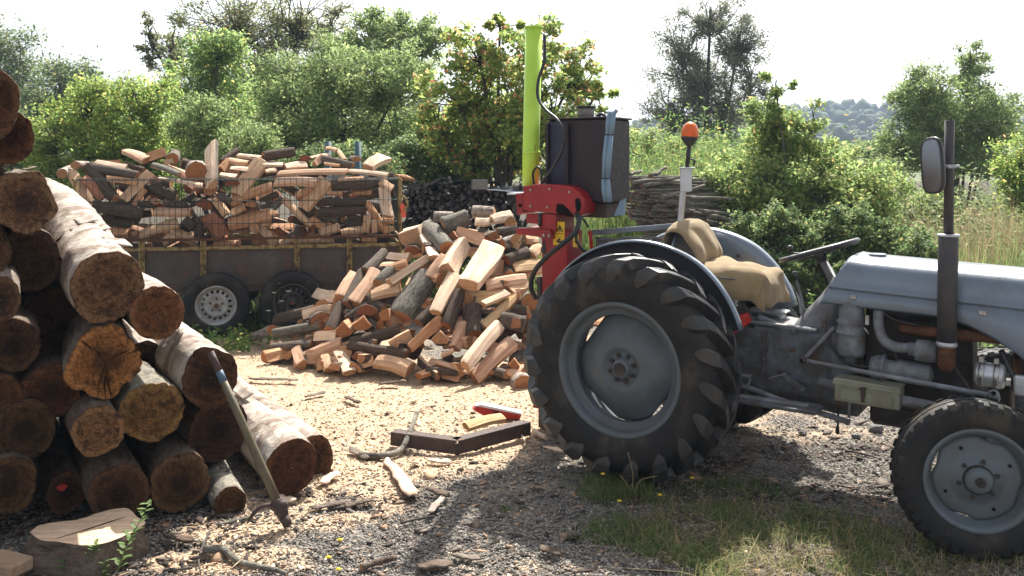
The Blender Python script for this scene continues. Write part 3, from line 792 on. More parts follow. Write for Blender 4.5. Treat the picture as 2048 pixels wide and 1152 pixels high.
LV['green'] = leaf_mat('leaf_green', [(0, (0.100, 0.171, 0.051)), (0.6, (0.186, 0.286, 0.081)), (0.93, (0.307, 0.392, 0.113)), (0.97, (0.600, 0.513, 0.127)), (1, (0.600, 0.468, 0.122))], 0.62)
LV['lime'] = leaf_mat('leaf_yellow_green', [(0, (0.133, 0.209, 0.045)), (0.5, (0.217, 0.311, 0.065)), (0.88, (0.318, 0.398, 0.092)), (0.975, (0.527, 0.455, 0.102)), (1, (0.402, 0.226, 0.085))], 0.6)
LV['willow'] = leaf_mat('leaf_willow', [(0, (0.125, 0.184, 0.065)), (0.5, (0.196, 0.267, 0.091)), (0.9, (0.296, 0.371, 0.140)), (1, (0.448, 0.488, 0.188))], 0.54)
LV['cherry'] = leaf_mat('leaf_cherry', [(0, (0.139, 0.220, 0.057)), (0.55, (0.241, 0.330, 0.082)), (0.84, (0.408, 0.444, 0.106)), (0.91, (0.600, 0.451, 0.134)), (0.955, (0.600, 0.310, 0.148)), (1, (0.589, 0.209, 0.119))], 0.62)
LV['grey'] = leaf_mat('leaf_grey', [(0, (0.125, 0.138, 0.096)), (0.6, (0.177, 0.194, 0.133)), (1, (0.263, 0.269, 0.177))], 0.47)
LV['birch'] = leaf_mat('leaf_birch', [(0, (0.129, 0.200, 0.057)), (0.5, (0.212, 0.295, 0.089)), (0.9, (0.333, 0.395, 0.131)), (0.985, (0.487, 0.409, 0.125)), (1, (0.537, 0.286, 0.109))], 0.6)
LV['bramble'] = leaf_mat('leaf_bramble', [(0, (0.078, 0.130, 0.047)), (0.6, (0.138, 0.204, 0.075)), (0.93, (0.239, 0.301, 0.106)), (1, (0.600, 0.466, 0.145))], 0.50)

tree('far_tree', 'far dark tree rising behind the big bark log, its crown cut by the frame', 'tree', [(-30, 110, 80, 90), (40, 130, 70, 75), (20, 210, 120, 80), (60, 260, 90, 60)], 32, 10, 15000, 0.14, 0.08, LV['dark'], M['twig'], 61, 110, .38, .12, group='trees at the far end of the yard')
tree('far_tree', 'far dark round tree just beside the open white sky on the far side', 'tree', [(120, 165, 65, 60), (180, 180, 42, 65), (105, 230, 95, 60), (200, 250, 70, 60)], 29, 120, 14000, 0.13, 0.075, LV['dark'], M['twig'], 62, 100, .38, .12, group='trees at the far end of the yard')
tree('tall_tree', 'tall thin-leaved olive tree towering behind the green birch', 'tree', [(480, 60, 130, 95), (350, 100, 62, 75), (600, 50, 110, 90), (560, 160, 100, 95), (305, 90, 40, 65), (440, 190, 110, 85), (660, 80, 60, 75), (620, 190, 70, 70)], 23, 490, 26000, 0.105, 0.046, LV['olive'], M['twig'], 63, 380, .17, .11, .4, twigr=.02)
tree('back_tree', 'airy green tree behind the big willow, its top against white sky', 'tree', [(800, 60, 75, 55), (740, 75, 60, 55), (850, 90, 50, 55), (780, 130, 95, 55), (700, 110, 60, 50)], 20, 790, 15000, 0.10, 0.05, LV['willow'], M['twig'], 64, 170, .25, .09)
tree('birch_tree', 'bushy green birch with a few orange leaves, left of the dark gap', 'tree', [(430, 105, 66, 60), (415, 190, 92, 75), (450, 260, 95, 80), (380, 285, 80, 70), (330, 175, 34, 55), (480, 330, 80, 50)], 17, 430, 27000, 0.072, 0.046, LV['green'], M['twig'], 65, 230, .28, .06)
tree('yellow_bush', 'broad yellow-green bush directly behind the left end of the trailer load', 'bush', [(180, 215, 84, 64), (285, 215, 72, 72), (110, 285, 76, 60), (215, 300, 125, 70), (310, 290, 66, 70), (70, 325, 46, 50), (130, 370, 100, 50), (280, 370, 100, 50)], 13.2, 210, 36000, 0.056, 0.037, LV['lime'], M['twig'], 66, 280, .28, .03, stems=3)
tree('grey_willow_bush', 'small grey-green willow bush behind the upright billet on the load', 'bush', [(400, 255, 62, 65), (500, 295, 66, 58), (440, 330, 100, 55), (540, 340, 60, 50)], 12.6, 430, 19000, 0.06, 0.025, LV['willow'], M['twig'], 67, 160, .30, .03, stems=3)
tree('willow_tree', 'big rounded grey-green willow between the birch and the cherry tree', 'tree', [(690, 155, 135, 82), (590, 185, 80, 95), (800, 165, 68, 85), (660, 260, 160, 95), (790, 270, 85, 85), (560, 290, 66, 66), (700, 340, 170, 60)], 15, 690, 52000, 0.076, 0.033, LV['willow'], M['twig'], 68, 400, .27, .07, stems=3)
tree('cherry_tree', 'cherry tree turning red and orange, standing behind the lime-green mast', 'tree', [(960, 105, 78, 72), (1060, 100, 84, 72), (1150, 145, 78, 68), (930, 200, 100, 85), (1030, 230, 110, 95), (960, 300, 120, 75), (1195, 185, 54, 38), (880, 255, 55, 75), (1100, 240, 66, 85), (1000, 45, 44, 34), (1020, 330, 90, 40)], 12.3, 1010, 22000, 0.085, 0.048, LV['cherry'], M['twig'], 69, 300, .22, .05)
tree('grey_tree', 'grey half-bare tree with its limbs showing, alone against the sky behind the beacon', 'tree', [(1420, 45, 80, 60), (1365, 100, 70, 75), (1475, 95, 72, 80), (1400, 165, 105, 80), (1450, 220, 95, 75), (1350, 230, 70, 70), (1410, 290, 110, 55), (1500, 170, 50, 70)], 25, 1415, 34000, 0.105, 0.036, LV['grey'], M['twig_grey'], 70, 380, .21, .09, .35, twigr=.022)
tree('young_birch', 'young pale birch with a pointed top beside the bramble bank', 'tree', [(1553, 190, 34, 55), (1550, 250, 65, 60), (1545, 300, 90, 60), (1600, 345, 130, 70), (1530, 385, 125, 70), (1660, 385, 115, 72), (1625, 255, 50, 60), (1470, 370, 64, 60), (1600, 430, 150, 60), (1740, 385, 80, 60), (1700, 430, 100, 55)], 11.4, 1565, 38000, 0.062, 0.036, LV['birch'], M['twig_grey'], 71, 420, .28, .014, twigr=.008)
tree('sallow_tree', 'dark grey-green sallow beyond the exhaust pipe with two loose spires', 'tree', [(1940, 140, 44, 75), (1860, 195, 70, 68), (1935, 235, 100, 75), (1850, 265, 88, 65), (1990, 225, 50, 70), (1822, 190, 42, 52), (1900, 310, 130, 55), (1810, 290, 50, 60), (1960, 320, 90, 55)], 19, 1905, 44000, 0.085, 0.034, LV['willow'], M['twig'], 72, 380, .26, .05, stems=3)
tree('edge_bush', 'bright green bush cut by the frame beyond the bonnet', 'bush', [(2065, 310, 70, 58), (2090, 370, 95, 75), (2040, 355, 46, 56)], 13, 2070, 15000, 0.06, 0.027, LV['lime'], M['twig'], 73, 120, .3, .03, stems=2)
tree('bramble_bush', 'dark bramble bank right behind the steering wheel and far mudguard', 'bush', [(1500, 465, 60, 40), (1560, 450, 55, 50), (1630, 470, 90, 42), (1690, 445, 60, 50), (1770, 480, 80, 46), (1580, 515, 120, 42), (1850, 505, 70, 36), (1700, 515, 120, 40)], 9.4, 1630, 30000, 0.044, 0.03, LV['bramble'], M['twig'], 74, 330, .26, .02, stems=4)
tree('dark_bush', 'dark leafy bush in the shadow under the big willow', 'bush', [(740, 335, 95, 52), (650, 335, 76, 46), (830, 325, 56, 56), (900, 345, 70, 40)], 12.8, 740, 22000, 0.06, 0.035, LV['bramble'], M['twig'], 75, 170, .32, .03, stems=3)
tree('low_bush', 'low yellow-green bush at the foot of the young birch, nearest the bonnet', 'bush', [(1690, 355, 66, 56), (1760, 395, 66, 52), (1700, 420, 90, 45), (1860, 430, 66, 45)], 12.4, 1720, 18000, 0.055, 0.027, LV['birch'], M['twig'], 76, 190, .28, .02, stems=4)
tree('hedge_bush', 'shaggy green hedge bush filling the gap under the tall olive tree', 'bush', [(300, 280, 110, 80), (520, 250, 100, 100), (420, 330, 160, 60)], 18.5, 420, 20000, 0.09, 0.05, LV['green'], M['twig'], 77, 160, .34, .05, stems=3, group='hedge bushes behind the yard')
tree('hedge_bush', 'dull green hedge bush behind the big willow and the cherry tree', 'bush', [(760, 230, 140, 95), (900, 270, 130, 85), (1080, 280, 130, 80), (960, 330, 120, 50)], 18, 860, 20000, 0.09, 0.045, LV['dark'], M['twig'], 78, 160, .34, .05, stems=3, group='hedge bushes behind the yard')
tree('hedge_bush', 'dark hedge bush beyond the top bark log, at the frame edge', 'bush', [(40, 290, 100, 70), (-40, 270, 80, 90), (110, 320, 80, 50)], 19, 40, 14000, 0.10, 0.055, LV['dark'], M['twig'], 79, 120, .36, .05, stems=3, group='hedge bushes behind the yard')
tree('hedge_bush', 'pale green hedge bush beyond the pole stack, under the grey tree', 'bush', [(1300, 300, 70, 45), (1390, 310, 80, 40), (1480, 320, 70, 40)], 17, 1390, 12000, 0.08, 0.04, LV['birch'], M['twig'], 80, 110, .34, .04, stems=3, group='hedge bushes behind the yard')
tree('hedge_bush', 'low grey hedge bush far off between the young birch and the sallow', 'bush', [(1690, 300, 60, 20), (1760, 305, 60, 22), (1820, 310, 60, 24)], 34, 1750, 9000, 0.16, 0.07, LV['willow'], M['twig'], 81, 90, .36, .05, stems=3, group='hedge bushes behind the yard')
# ---------------------------------------------------------------- tractor: local axes u forward, v to the far side, z up; origin under the rear axle
TO, TA = Vector((0.99, 5.46, 0.0)), R(-34)
TU, TV = Vector((math.cos(TA), math.sin(TA), 0)), Vector((-math.sin(TA), math.cos(TA), 0))
def T(px, py, v):
    """photo pixel -> tractor coordinates on the plane at side offset v"""
    a, b = (px - 1024) / FPX, (HORY - py) / FPX
    tt = (v + TO.dot(TV)) / (a * TV.x + TV.y)
    p = Vector((tt * a, tt, CAMH + tt * b))
    return Vector(((p - TO).dot(TU), v, p.z))
tractor = empty('tractor', TO, TA)
tag(tractor, 'small grey vintage farm tractor with burlap on its seat, parked side-on', 'tractor')

def rot_y(p, c, a):
    """turn p about the axle line through c (looking from the near side, counter-clockwise)"""
    d = Vector(p) - Vector(c); ca, sa = math.cos(a), math.sin(a)
    return Vector(c) + Vector((d.x * ca - d.z * sa, d.y, d.x * sa + d.z * ca))
def rear_wheel(side):
    # side -1 near, +1 far; built outwards along o
    c = Vector((0, side * 0.62, 0.615)); o = Vector((0, side, 0))
    at = lambda h: c + o * h
    rim = MB().lathe([(0.075, 0.30), (0.055, 0.325), (0.085, 0.338), (0.118, 0.345), (0.128, 0.368), (0.120, 0.375), (0.105, 0.352), (-0.1, 0.345), (-0.12, 0.37), (-0.128, 0.368), (-0.118, 0.338), (-0.06, 0.33), (0.0, 0.305), (0.04, 0.297)], c, o, 56, closed=True)
    wheel = rim.build('rear_wheel', M['wheel_grey'], tractor)
    ty = MB().lathe([(0.105, 0.352), (0.125, 0.375), (0.142, 0.43), (0.146, 0.49), (0.134, 0.525), (0.114, 0.556), (0.06, 0.569), (0, 0.571), (-0.06, 0.569), (-0.114, 0.556), (-0.134, 0.525), (-0.146, 0.49), (-0.142, 0.43), (-0.125, 0.375), (-0.105, 0.352)], c, o, 72)
    ty.build('tyre', M['rubber'], wheel)
    NL = 19
    st = [(-0.014, 0.628, 0.0, 0.036), (0.045, 0.628, 0.115, 0.040), (0.095, 0.622, 0.215, 0.046), (0.134, 0.606, 0.29, 0.066), (0.157, 0.566, 0.335, 0.080), (0.158, 0.525, 0.36, 0.068), (0.154, 0.497, 0.372, 0.042), (0.147, 0.478, 0.378, 0.012)]
    inn = [0.548, 0.546, 0.540, 0.528, 0.512, 0.495, 0.480, 0.470]
    for s2 in (-1, 1):
        rows = []
        for (h, r, da, wa), ri in zip(st, inn):
            hb = h if h < 0.12 else h - 0.028
            rows.append([o * (s2 * hh) + Vector((math.cos(da + aa) * rr, 0, math.sin(da + aa) * rr)) for (rr, aa, hh) in ((ri, -wa * 1.2, hb), (r, -wa, h), (r, wa, h), (ri, wa * 1.2, hb))])
        lm = MB().grid(rows, 0, False); lm.add(rows[0], [(0, 1, 2, 3)])
        lug_mesh = lm.mesh('tread_lug', [M['lug']])
        for i in range(NL):
            lo_ = link('tread_lug', lug_mesh, wheel)
            lo_.matrix_local = Matrix.Translation(c) @ Matrix.Rotation(-(2 * math.pi * (i + (0.5 if s2 > 0 else 0)) / NL + 0.09), 4, 'Y')
            md = lo_.modifiers.new('edge', 'BEVEL'); md.width = 0.007; md.segments = 2
    # dished centre with flattened lobes, so daylight shows between it and the rim
    prof = [(0.030, 1.0, 1), (0.034, 0.93, 1), (0.072, 0.80, 0.6), (0.098, 0.62, 0.3), (0.110, 0.46, 0.1), (0.110, 0.41, 0.0), (0.093, 0.36, 0), (0.089, 0.20, 0), (0.118, 0.18, 0), (0.124, 0.15, 0), (0.124, 0.0005, 0)]
    rows = []
    for (h, k, sq) in prof:
        row = []
        for j in range(64):
            q = 2 * math.pi * j / 64
            lob = min(0.302, 0.272 / max(abs(math.cos(q + 0.65)), abs(math.sin(q + 0.65))))
            rr = k * ((1 - sq) * 0.275 + sq * lob)
            row.append(at(h - 0.035) + Vector((math.cos(q) * rr, 0, math.sin(q) * rr)))
        rows.append(row)
    MB().grid(rows, 0, True, True).build('wheel_disc', M['wheel_grey'], wheel, solid=0.008)
    for j in range(8):
        q = 2 * math.pi * (j + 0.4) / 8
        MB().disc(at(0.053) + Vector((math.cos(q) * 0.074, 0, math.sin(q) * 0.074)), o, 0.0125, 0.022, 6).build('wheel_nut', M['hub'], wheel)
    MB().disc(at(0.087), o, 0.036, 0.012, 20).build('hub_cap', M['hub'], wheel)
    return wheel
rear_wheel(-1); rear_wheel(1)

def front_wheel(side, steer=0.0):
    cc = Vector((1.735, side * 0.64, 0.348)); c = Vector(); o = Vector((0, side, 0))
    at = lambda h: c + o * h
    rim = MB().lathe([(0.02, 0.185), (0.045, 0.200), (0.062, 0.207), (0.068, 0.224), (0.060, 0.226), (0.05, 0.208), (-0.05, 0.205), (-0.062, 0.224), (-0.066, 0.215), (-0.05, 0.195), (0.0, 0.178)], c, o, 48, closed=True)
    wheel = rim.build('front_wheel', M['wheel_grey'], tractor); wheel.location = cc; wheel.rotation_euler = (0, 0, R(20)); wheel.scale = (1.03, 1.0, 1.03)
    bl = MB().lathe([(0.05, 0.210), (0.066, 0.228), (0.078, 0.262), (0.080, 0.295), (0.072, 0.322), (0.055, 0.333), (0.050, 0.331), (0.045, 0.334), (0.022, 0.337), (0.020, 0.328), (0.012, 0.328), (0.010, 0.338), (-0.010, 0.338), (-0.012, 0.328), (-0.02, 0.328), (-0.022, 0.337), (-0.045, 0.334), (-0.055, 0.333), (-0.072, 0.322), (-0.08, 0.295), (-0.078, 0.262), (-0.066, 0.228), (-0.05, 0.210)], c, o, 64)
    for i in range(38):
        for k in (-1, 1):
            a = 2 * math.pi * (i + (0.5 if k > 0 else 0)) / 38
            e = 0.046
            pts = []
            for (h, r) in ((0.040, 0.343), (0.064, 0.339), (0.0845, 0.318), (0.0835, 0.292), (0.05, 0.318)):
                pts.append((h, r))
            A = [c + o * (k * h) + Vector((math.cos(a - e) * r, 0, math.sin(a - e) * r)) for h, r in pts]
            B = [c + o * (k * h) + Vector((math.cos(a + e) * r, 0, math.sin(a + e) * r)) for h, r in pts]
            bl.grid([A, B], 0, False, True); bl.add(A, [(0, 1, 2, 3, 4)]); bl.add(B, [(4, 3, 2, 1, 0)])
    bl.build('tyre', M['rubber'], wheel)
    rows = []
    for (h, k, sq) in [(0.012, 0.186, 1), (0.018, 0.165, 0.6), (0.022, 0.12, 0), (0.022, 0.10, 0), (0.034, 0.092, 0), (0.036, 0.062, 0), (0.062, 0.052, 0), (0.074, 0.042, 0), (0.078, 0.0005, 0)]:
        row = []
        for j in range(60):
            q = 2 * math.pi * j / 60
            cut = 1 - 0.10 * sq * max(0, math.cos(4 * q + 1.2)) ** 2
            row.append(at(h) + Vector((math.cos(q), 0, math.sin(q))) * k * cut)
        rows.append(row)
    MB().grid(rows, 0, True, True).build('wheel_disc', M['wheel_grey'], wheel, solid=0.006)
    for j in range(6):
        q = 2 * math.pi * (j + 0.25) / 6
        MB().disc(at(0.032) + Vector((math.cos(q), 0, math.sin(q))) * 0.079, o, 0.0105, 0.012, 6).build('wheel_nut', M['hub'], wheel)
    for j in range(6):
        q = 2 * math.pi * (j + 0.75) / 6
        MB().disc(at(0.0335) + Vector((math.cos(q), 0, math.sin(q))) * 0.079, o, 0.008, 0.0015, 10).build('bolt_hole', M['hole'], wheel)
    for j in range(4):
        q = 2 * math.pi * (j + 0.3) / 4
        MB().disc(at(0.0255) + Vector((math.cos(q), 0, math.sin(q))) * 0.142, o, 0.008, 0.002, 10).build('bolt_hole', M['hole'], wheel)
    MB().disc(at(0.076), o, 0.020, 0.014, 12).disc(at(0.088), o, 0.010, 0.010, 6).lathe([(0.0365, 0.064), (0.050, 0.062), (0.063, 0.053)], c, o, 24).build('hub_cap', M['hub'], wheel)
front_wheel(-1); front_wheel(1)

def fender(side):
    c = Vector((0.0, 0, 0.615))
    rows = []
    for i in range(37):
        a = R(22 + (154 - 22) * i / 36)
        k = 1.0 if a > R(60) else 1.0 - 0.055 * ((R(60) - a) / R(38)) ** 1.2
        row = []
        rin = 0.36 if R(40) < a < R(140) else 0.44
        bul = 0.02
        for (v, r) in ((0.44, rin), (0.425, 0.52), (0.425, 0.64), (0.432, 0.69), (0.445, 0.704), (0.462, 0.710), (0.485, 0.711), (0.498, 0.706), (0.500, 0.697)):
            r2 = r * (k * (0.975 if side < 0 else 1.0) if r > 0.5 else 1)
            row.append(c + Vector((math.cos(a) * r2, side * v, math.sin(a) * r2)))
        rows.append(row)
    f = MB().grid(rows).build('mudguard', M['paint'], tractor, solid=0.004)
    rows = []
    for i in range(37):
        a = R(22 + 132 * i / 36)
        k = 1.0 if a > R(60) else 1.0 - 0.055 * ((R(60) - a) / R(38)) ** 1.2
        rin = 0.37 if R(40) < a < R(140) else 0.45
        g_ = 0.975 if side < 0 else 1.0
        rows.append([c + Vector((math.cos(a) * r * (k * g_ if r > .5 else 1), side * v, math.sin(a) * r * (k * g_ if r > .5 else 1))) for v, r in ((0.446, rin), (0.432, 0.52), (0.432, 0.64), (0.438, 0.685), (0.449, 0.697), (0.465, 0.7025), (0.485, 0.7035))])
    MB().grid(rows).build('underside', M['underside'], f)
    # rivets holding the plate
    for a, r in ((R(48), 0.56), (R(64), 0.60), (R(95), 0.55)):
        MB().disc(c + Vector((math.cos(a) * r, side * 0.425 - side * 0.006, math.sin(a) * r)), (0, -side, 0), 0.011, 0.008, 8).build('rivet', M['rust_dark'], f)
fender(-1); fender(1)

# ---- bonnet: lofted sheet with rounded shoulders and a pressed line, arched underside at the front
def bon_low(u):
    pts = [(0.93, 1.003), (1.05, 1.000), (1.50, 0.985), (1.58, 0.975), (1.68, 0.945), (1.78, 0.895), (1.88, 0.83), (1.97, 0.75), (2.06, 0.64), (2.12, 0.55), (2.30, 0.52)]
    for (a, za), (b, zb) in zip(pts, pts[1:]):
        if a <= u <= b: return za + (zb - za) * (u - a) / (b - a)
    return pts[-1][1]
def bon_top(u): return 1.252 - 0.040 * (u - 1.0) - (0.09 * max(0, u - 2.0) ** 2)
rows = []
for i in range(33):
    u = 0.95 + (2.28 - 0.95) * i / 32
    tp, lo = bon_top(u), bon_low(u); half = []
    for (v, z) in ((0.247, lo), (0.250, lo + 0.012), (0.251, lo + 0.35 * (tp - 0.18 - lo)), (0.251, tp - 0.178), (0.2455, tp - 0.175), (0.2455, tp - 0.169), (0.251, tp - 0.166), (0.258, tp - 0.160), (0.258, tp - 0.150), (0.2505, tp - 0.143), (0.249, tp - 0.108), (0.241, tp - 0.070), (0.222, tp - 0.036), (0.188, tp - 0.014), (0.13, tp - 0.003), (0.0, tp)):
        half.append((v, z))
    lean = lambda z: (z - 1.0) * 0.55 * max(0.0, 1 - i / 5.0)          # the rear edge leans forward as it rises
    row = [Vector((u + lean(z), -v, z)) for v, z in half] + [Vector((u + lean(z), v, z)) for v, z in half[-2::-1]]
    rows.append(row)
bonnet = MB().grid(rows).build('bonnet', M['paint'], tractor, solid=0.004)
for u_ in (1.12, 1.72):
    MB().box((u_, -0.256, bon_top(u_) - 0.20), (0.035, 0.010, 0.022), bev=0.003).disc((u_, -0.260, bon_top(u_) - 0.20), (0, -1, 0), 0.006, 0.004, 8).build('bonnet_catch', M['steel'], bonnet)
# dash cowl closing the rear of the bonnet
rr = [Vector((p.x + 0.012, p.y * 0.985, p.z - 0.006)) for p in rows[0]]
cowl = MB(); cowl.add(rr + [Vector((1.02, 0, 1.02))], [(i, i + 1, len(rr)) for i in range(len(rr) - 1)]); cowl.build('dash_panel', M['paint_dirty'], tractor)
# grille at the nose
gr = MB()
for i in range(13):
    gr.box((2.285, -0.18 + 0.03 * i, 0.84), (0.02, 0.008, 0.56))
gr.box((2.29, 0, 1.13), (0.03, 0.42, 0.04)).box((2.29, 0, 0.55), (0.03, 0.42, 0.04)).build('grille', M['paint'], tractor)
MB().box((2.20, 0, 0.85), (0.08, 0.40, 0.58), bev=0.01).build('radiator', M['engine'], tractor)
cap = MB().tube(smoothpts([T(1712, 519, -0.05), T(1724, 521, -0.05), T(1716, 531, -0.10)], 4), 0.004, 5)
MB().disc(Vector((1.19, 0.0, 1.245)), (0, 0, 1), 0.045, 0.012, 20).build('filler_flap', M['paint'], bonnet)

# ---- engine, gearbox, axle castings
MB().box((1.40, 0.0, 0.70), (0.52, 0.24, 0.50), bev=0.02).box((1.40, 0.0, 0.955), (0.50, 0.20, 0.06), bev=0.01).build('engine_block', M['engine'], tractor)
MB().box((1.42, 0.0, 0.42), (0.50, 0.22, 0.12), bev=0.02).build('sump', M['engine'], tractor)
rows = []
for u, w, zt, zb in ((0.22, 0.20, 0.86, 0.40), (0.40, 0.19, 0.865, 0.42), (0.62, 0.18, 0.855, 0.42), (0.78, 0.17, 0.835, 0.42), (0.97, 0.185, 0.845, 0.40), (1.00, 0.20, 0.87, 0.40), (1.12, 0.20, 0.88, 0.40)):
    rows.append([Vector((u, -w * .8, zb)), Vector((u, -w, zb + .06)), Vector((u, -w, zt - .03)), Vector((u, -w * .85, zt)), Vector((u, w * .85, zt)), Vector((u, w, zt - .03)), Vector((u, w, zb + .06)), Vector((u, w * .8, zb))])
gbx = MB().grid(rows, 0, False, True); gbx.add(rows[0], [tuple(range(8))]); gbx.add(rows[-1], [tuple(range(8))[::-1]])
gearbox = gbx.build('gearbox', M['paint_dirty'], tractor, bevel=0.008)
# bolted flanges and ribs on the casting
for px, py, h in ((1528, 690, 0.18), (1528, 735, 0.10), (1648, 655, 0.10)):
    p = T(px, py, -0.195); MB().box(p, (0.022, 0.018, h), bev=0.004).build('casting_rib', M['paint_dirty'], gearbox)
for px, py in ((1532, 700), (1505, 770), (1560, 745), (1585, 700), (1640, 800)):
    MB().disc(T(px, py, -0.20), (0, -1, 0), 0.014, 0.012, 6).build('bolt_head', M['rust_dark'], gearbox)
MB().beam((0.30, -0.182, 0.862), (0.92, -0.176, 0.842), 0.04, 0.016, bev=0.004).build('casting_rib', M['cast'], gearbox)
MB().lathe([(-0.60, 0.07), (-0.52, 0.085), (-0.30, 0.10), (-0.20, 0.17), (0.20, 0.17), (0.30, 0.10), (0.52, 0.085), (0.60, 0.07)], (0, 0, 0.615), (0, 1, 0), 20).build('rear_axle', M['paint_dirty'], tractor)
MB().box((0.02, 0, 0.66), (0.42, 0.36, 0.40), bev=0.03).box((0.02, 0, 0.90), (0.40, 0.30, 0.10), bev=0.03).build('lift_cover', M['paint_dirty'], tractor)
# foot plates and pedals
MB().box(T(1560, 808, -0.36), (0.42, 0.17, 0.02), bev=0.004).build('foot_plate', M['paint_dirty'], tractor)
MB().beam(T(1478, 795, -0.36), T(1620, 815, -0.36), 0.05, 0.035, bev=0.008).build('foot_rail', M['cast'], tractor)
MB().box((0.62, 0.36, 0.42), (0.42, 0.17, 0.02), bev=0.004).build('foot_plate', M['paint_dirty'], tractor)
MB().beam(T(1605, 722, -0.22), T(1668, 655, -0.20), 0.035, 0.022, bev=0.006).build('steering_drop_arm', M['cast'], tractor)
MB().tube([T(1490, 790, -0.3), T(1500, 757, -0.3)], 0.008, 6).box(T(1492, 752, -0.3), (0.06, 0.05, 0.012), bev=0.003).build('brake_pedal', M['cast'], tractor)
MB().tube(smoothpts([T(1538, 757, -0.26), T(1556, 752, -0.27), T(1570, 748, -0.28)], 3), 0.006, 6).build('lever', M['steel'], tractor)
MB().beam(T(1565, 750, -0.24), T(1610, 782, -0.24), 0.02, 0.03, bev=0.004).build('brake_linkage', M['paint_dirty'], tractor)
MB().tube([T(1470, 765, -0.30), T(1560, 800, -0.30), T(1700, 845, -0.26)], 0.016, 8).build('brake_rod', M['cast'], tractor)
# steering box hump, dash stalk
rows = []
for z, ru, rv, du in ((0.84, 0.15, 0.15, 0.0), (0.92, 0.12, 0.14, 0.03), (1.00, 0.085, 0.12, 0.07), (1.08, 0.06, 0.08, 0.10), (1.12, 0.04, 0.05, 0.10)):
    rows.append([Vector((0.90 + du + math.cos(q) * ru, math.sin(q) * rv, z)) for q in [2 * math.pi * k / 20 for k in range(20)]])
MB().grid(rows, 0, True, True).build('steering_box', M['cast'], tractor)
# steering wheel: rim, three spokes, boss, column
sc_, sn = Vector((0.875, 0.02, 1.255)), Vector((-0.31, 0, 0.95)).normalized()
sw = MB().lathe([(0.0145 * math.sin(q), 0.215 + 0.0145 * math.cos(q)) for q in [2 * math.pi * k / 8 for k in range(8)]], sc_, sn, 40, closed=True).build('steering_wheel', M['black'], tractor)
e1 = sn.cross(Vector((0, 1, 0))).normalized(); e2 = sn.cross(e1)
for k in range(3):
    q = 0.5 + 2 * math.pi * k / 3
    MB().tube([sc_ - sn * 0.03, sc_ + (e1 * math.cos(q) + e2 * math.sin(q)) * 0.21], 0.008, 6).build('spoke', M['black'], sw)
MB().lathe([(-0.06, 0.0005), (-0.06, 0.03), (-0.01, 0.036), (0.005, 0.025), (0.008, 0.0005)], sc_, sn, 16).build('boss', M['black'], sw)
MB().tube([sc_ - sn * 0.04, sc_ - sn * 0.20 + Vector((0.03, 0, 0)), Vector((1.00, 0, 1.08))], [0.022, 0.026, 0.03], 10).build('steering_column', M['cast'], tractor)
MB().tube(smoothpts([Vector((0.98, 0.06, 1.09)), Vector((0.86, 0.10, 1.20)), T(1580, 505, 0.12)], 4), 0.006, 6).lathe([(-0.02, 0.0005), (-0.014, 0.016), (0, 0.021), (0.014, 0.016), (0.02, 0.0005)], T(1580, 497, 0.12), (0, 0, 1), 12).build('throttle_lever', M['black'], tractor)
gl = MB().tube(smoothpts([T(1612, 655, -0.02), T(1603, 600, -0.04), T(1590, 550, -0.06)], 4), [0.011] * 4 + [0.009] * 5, 8).build('gear_lever', M['cast'], tractor)
MB().tube([T(1593, 560, -0.058), T(1589, 543, -0.06)], [0.012, 0.015], 8).build('knob', M['black'], gl)
MB().lathe([(0, 0.045), (0.03, 0.042), (0.06, 0.024), (0.09, 0.014)], T(1610, 668, -0.02), (0, 0, 1), 12).build('rubber_boot', M['black'], gl)
for px, py, s in ((1585, 668, .03), (1560, 662, .02), (1632, 650, .022), (1500, 640, .03), (1650, 640, .02)):
    MB().box(T(px, py, -0.1), (s * 2, s * 2, s), bev=0.005).build('cover_fitting', M['bright'], tractor)
for k, (pa, pb) in enumerate((((1500, 640), (1560, 668)), ((1515, 632), (1575, 660)))):
    MB().beam(T(*pa, -0.05 - .06 * k), T(*pb, -0.08), 0.035, 0.03, bev=0.006).build('hitch_lever', M['cast'], tractor)
MB().box(T(1538, 621, 0.05), (0.22, 0.10, 0.012), bev=0.003).box(T(1565, 628, 0.05), (0.012, 0.08, 0.05)).build('step_plate', M['bright'], tractor)
MB().beam(T(1450, 665, -0.30), T(1498, 632, -0.18), 0.05, 0.06, bev=0.008).build('brake_lever', M['red_dull'], tractor)
for k in range(3):
    MB().tube(smoothpts([T(1475 + 6 * k, 605, -0.22), T(1490 + 5 * k, 630, -0.2), T(1500 + 4 * k, 655, -0.18)], 3), 0.006, 5).build('cable', M['black'], tractor)

# ---- near-side engine furniture
ac = MB().lathe([(0, 0.0005), (0, 0.060), (0.02, 0.070), (0.10, 0.072), (0.115, 0.072), (0.118, 0.078), (0.130, 0.078), (0.133, 0.070), (0.165, 0.068), (0.175, 0.074), (0.185, 0.074), (0.19, 0.064), (0.26, 0.062), (0.30, 0.05)], T(1703, 711, -0.20), (0, 0, 1), 24).build('air_cleaner', M['cast'], tractor)
MB().box(T(1735, 640, -0.26), (0.02, 0.03, 0.05), bev=0.003).tube([T(1728, 655, -0.27), T(1738, 668, -0.27)], 0.005, 5).build('clip', M['steel'], ac)
MB().tube(smoothpts([T(1757, 622, -0.22), T(1757, 650, -0.24), T(1768, 680, -0.25), T(1792, 694, -0.25), T(1822, 696, -0.25)], 5), 0.026, 12).build('intake_pipe', M['cast'], tractor)
ax = Vector((1, 0, -0.05)).normalized()
MB().lathe([(0, 0.028), (0.0, 0.034), (0.03, 0.034), (0.034, 0.052), (0.085, 0.056), (0.13, 0.047), (0.135, 0.0005)], T(1818, 697, -0.25), ax, 14).build('carburettor', M['cast'], tractor)
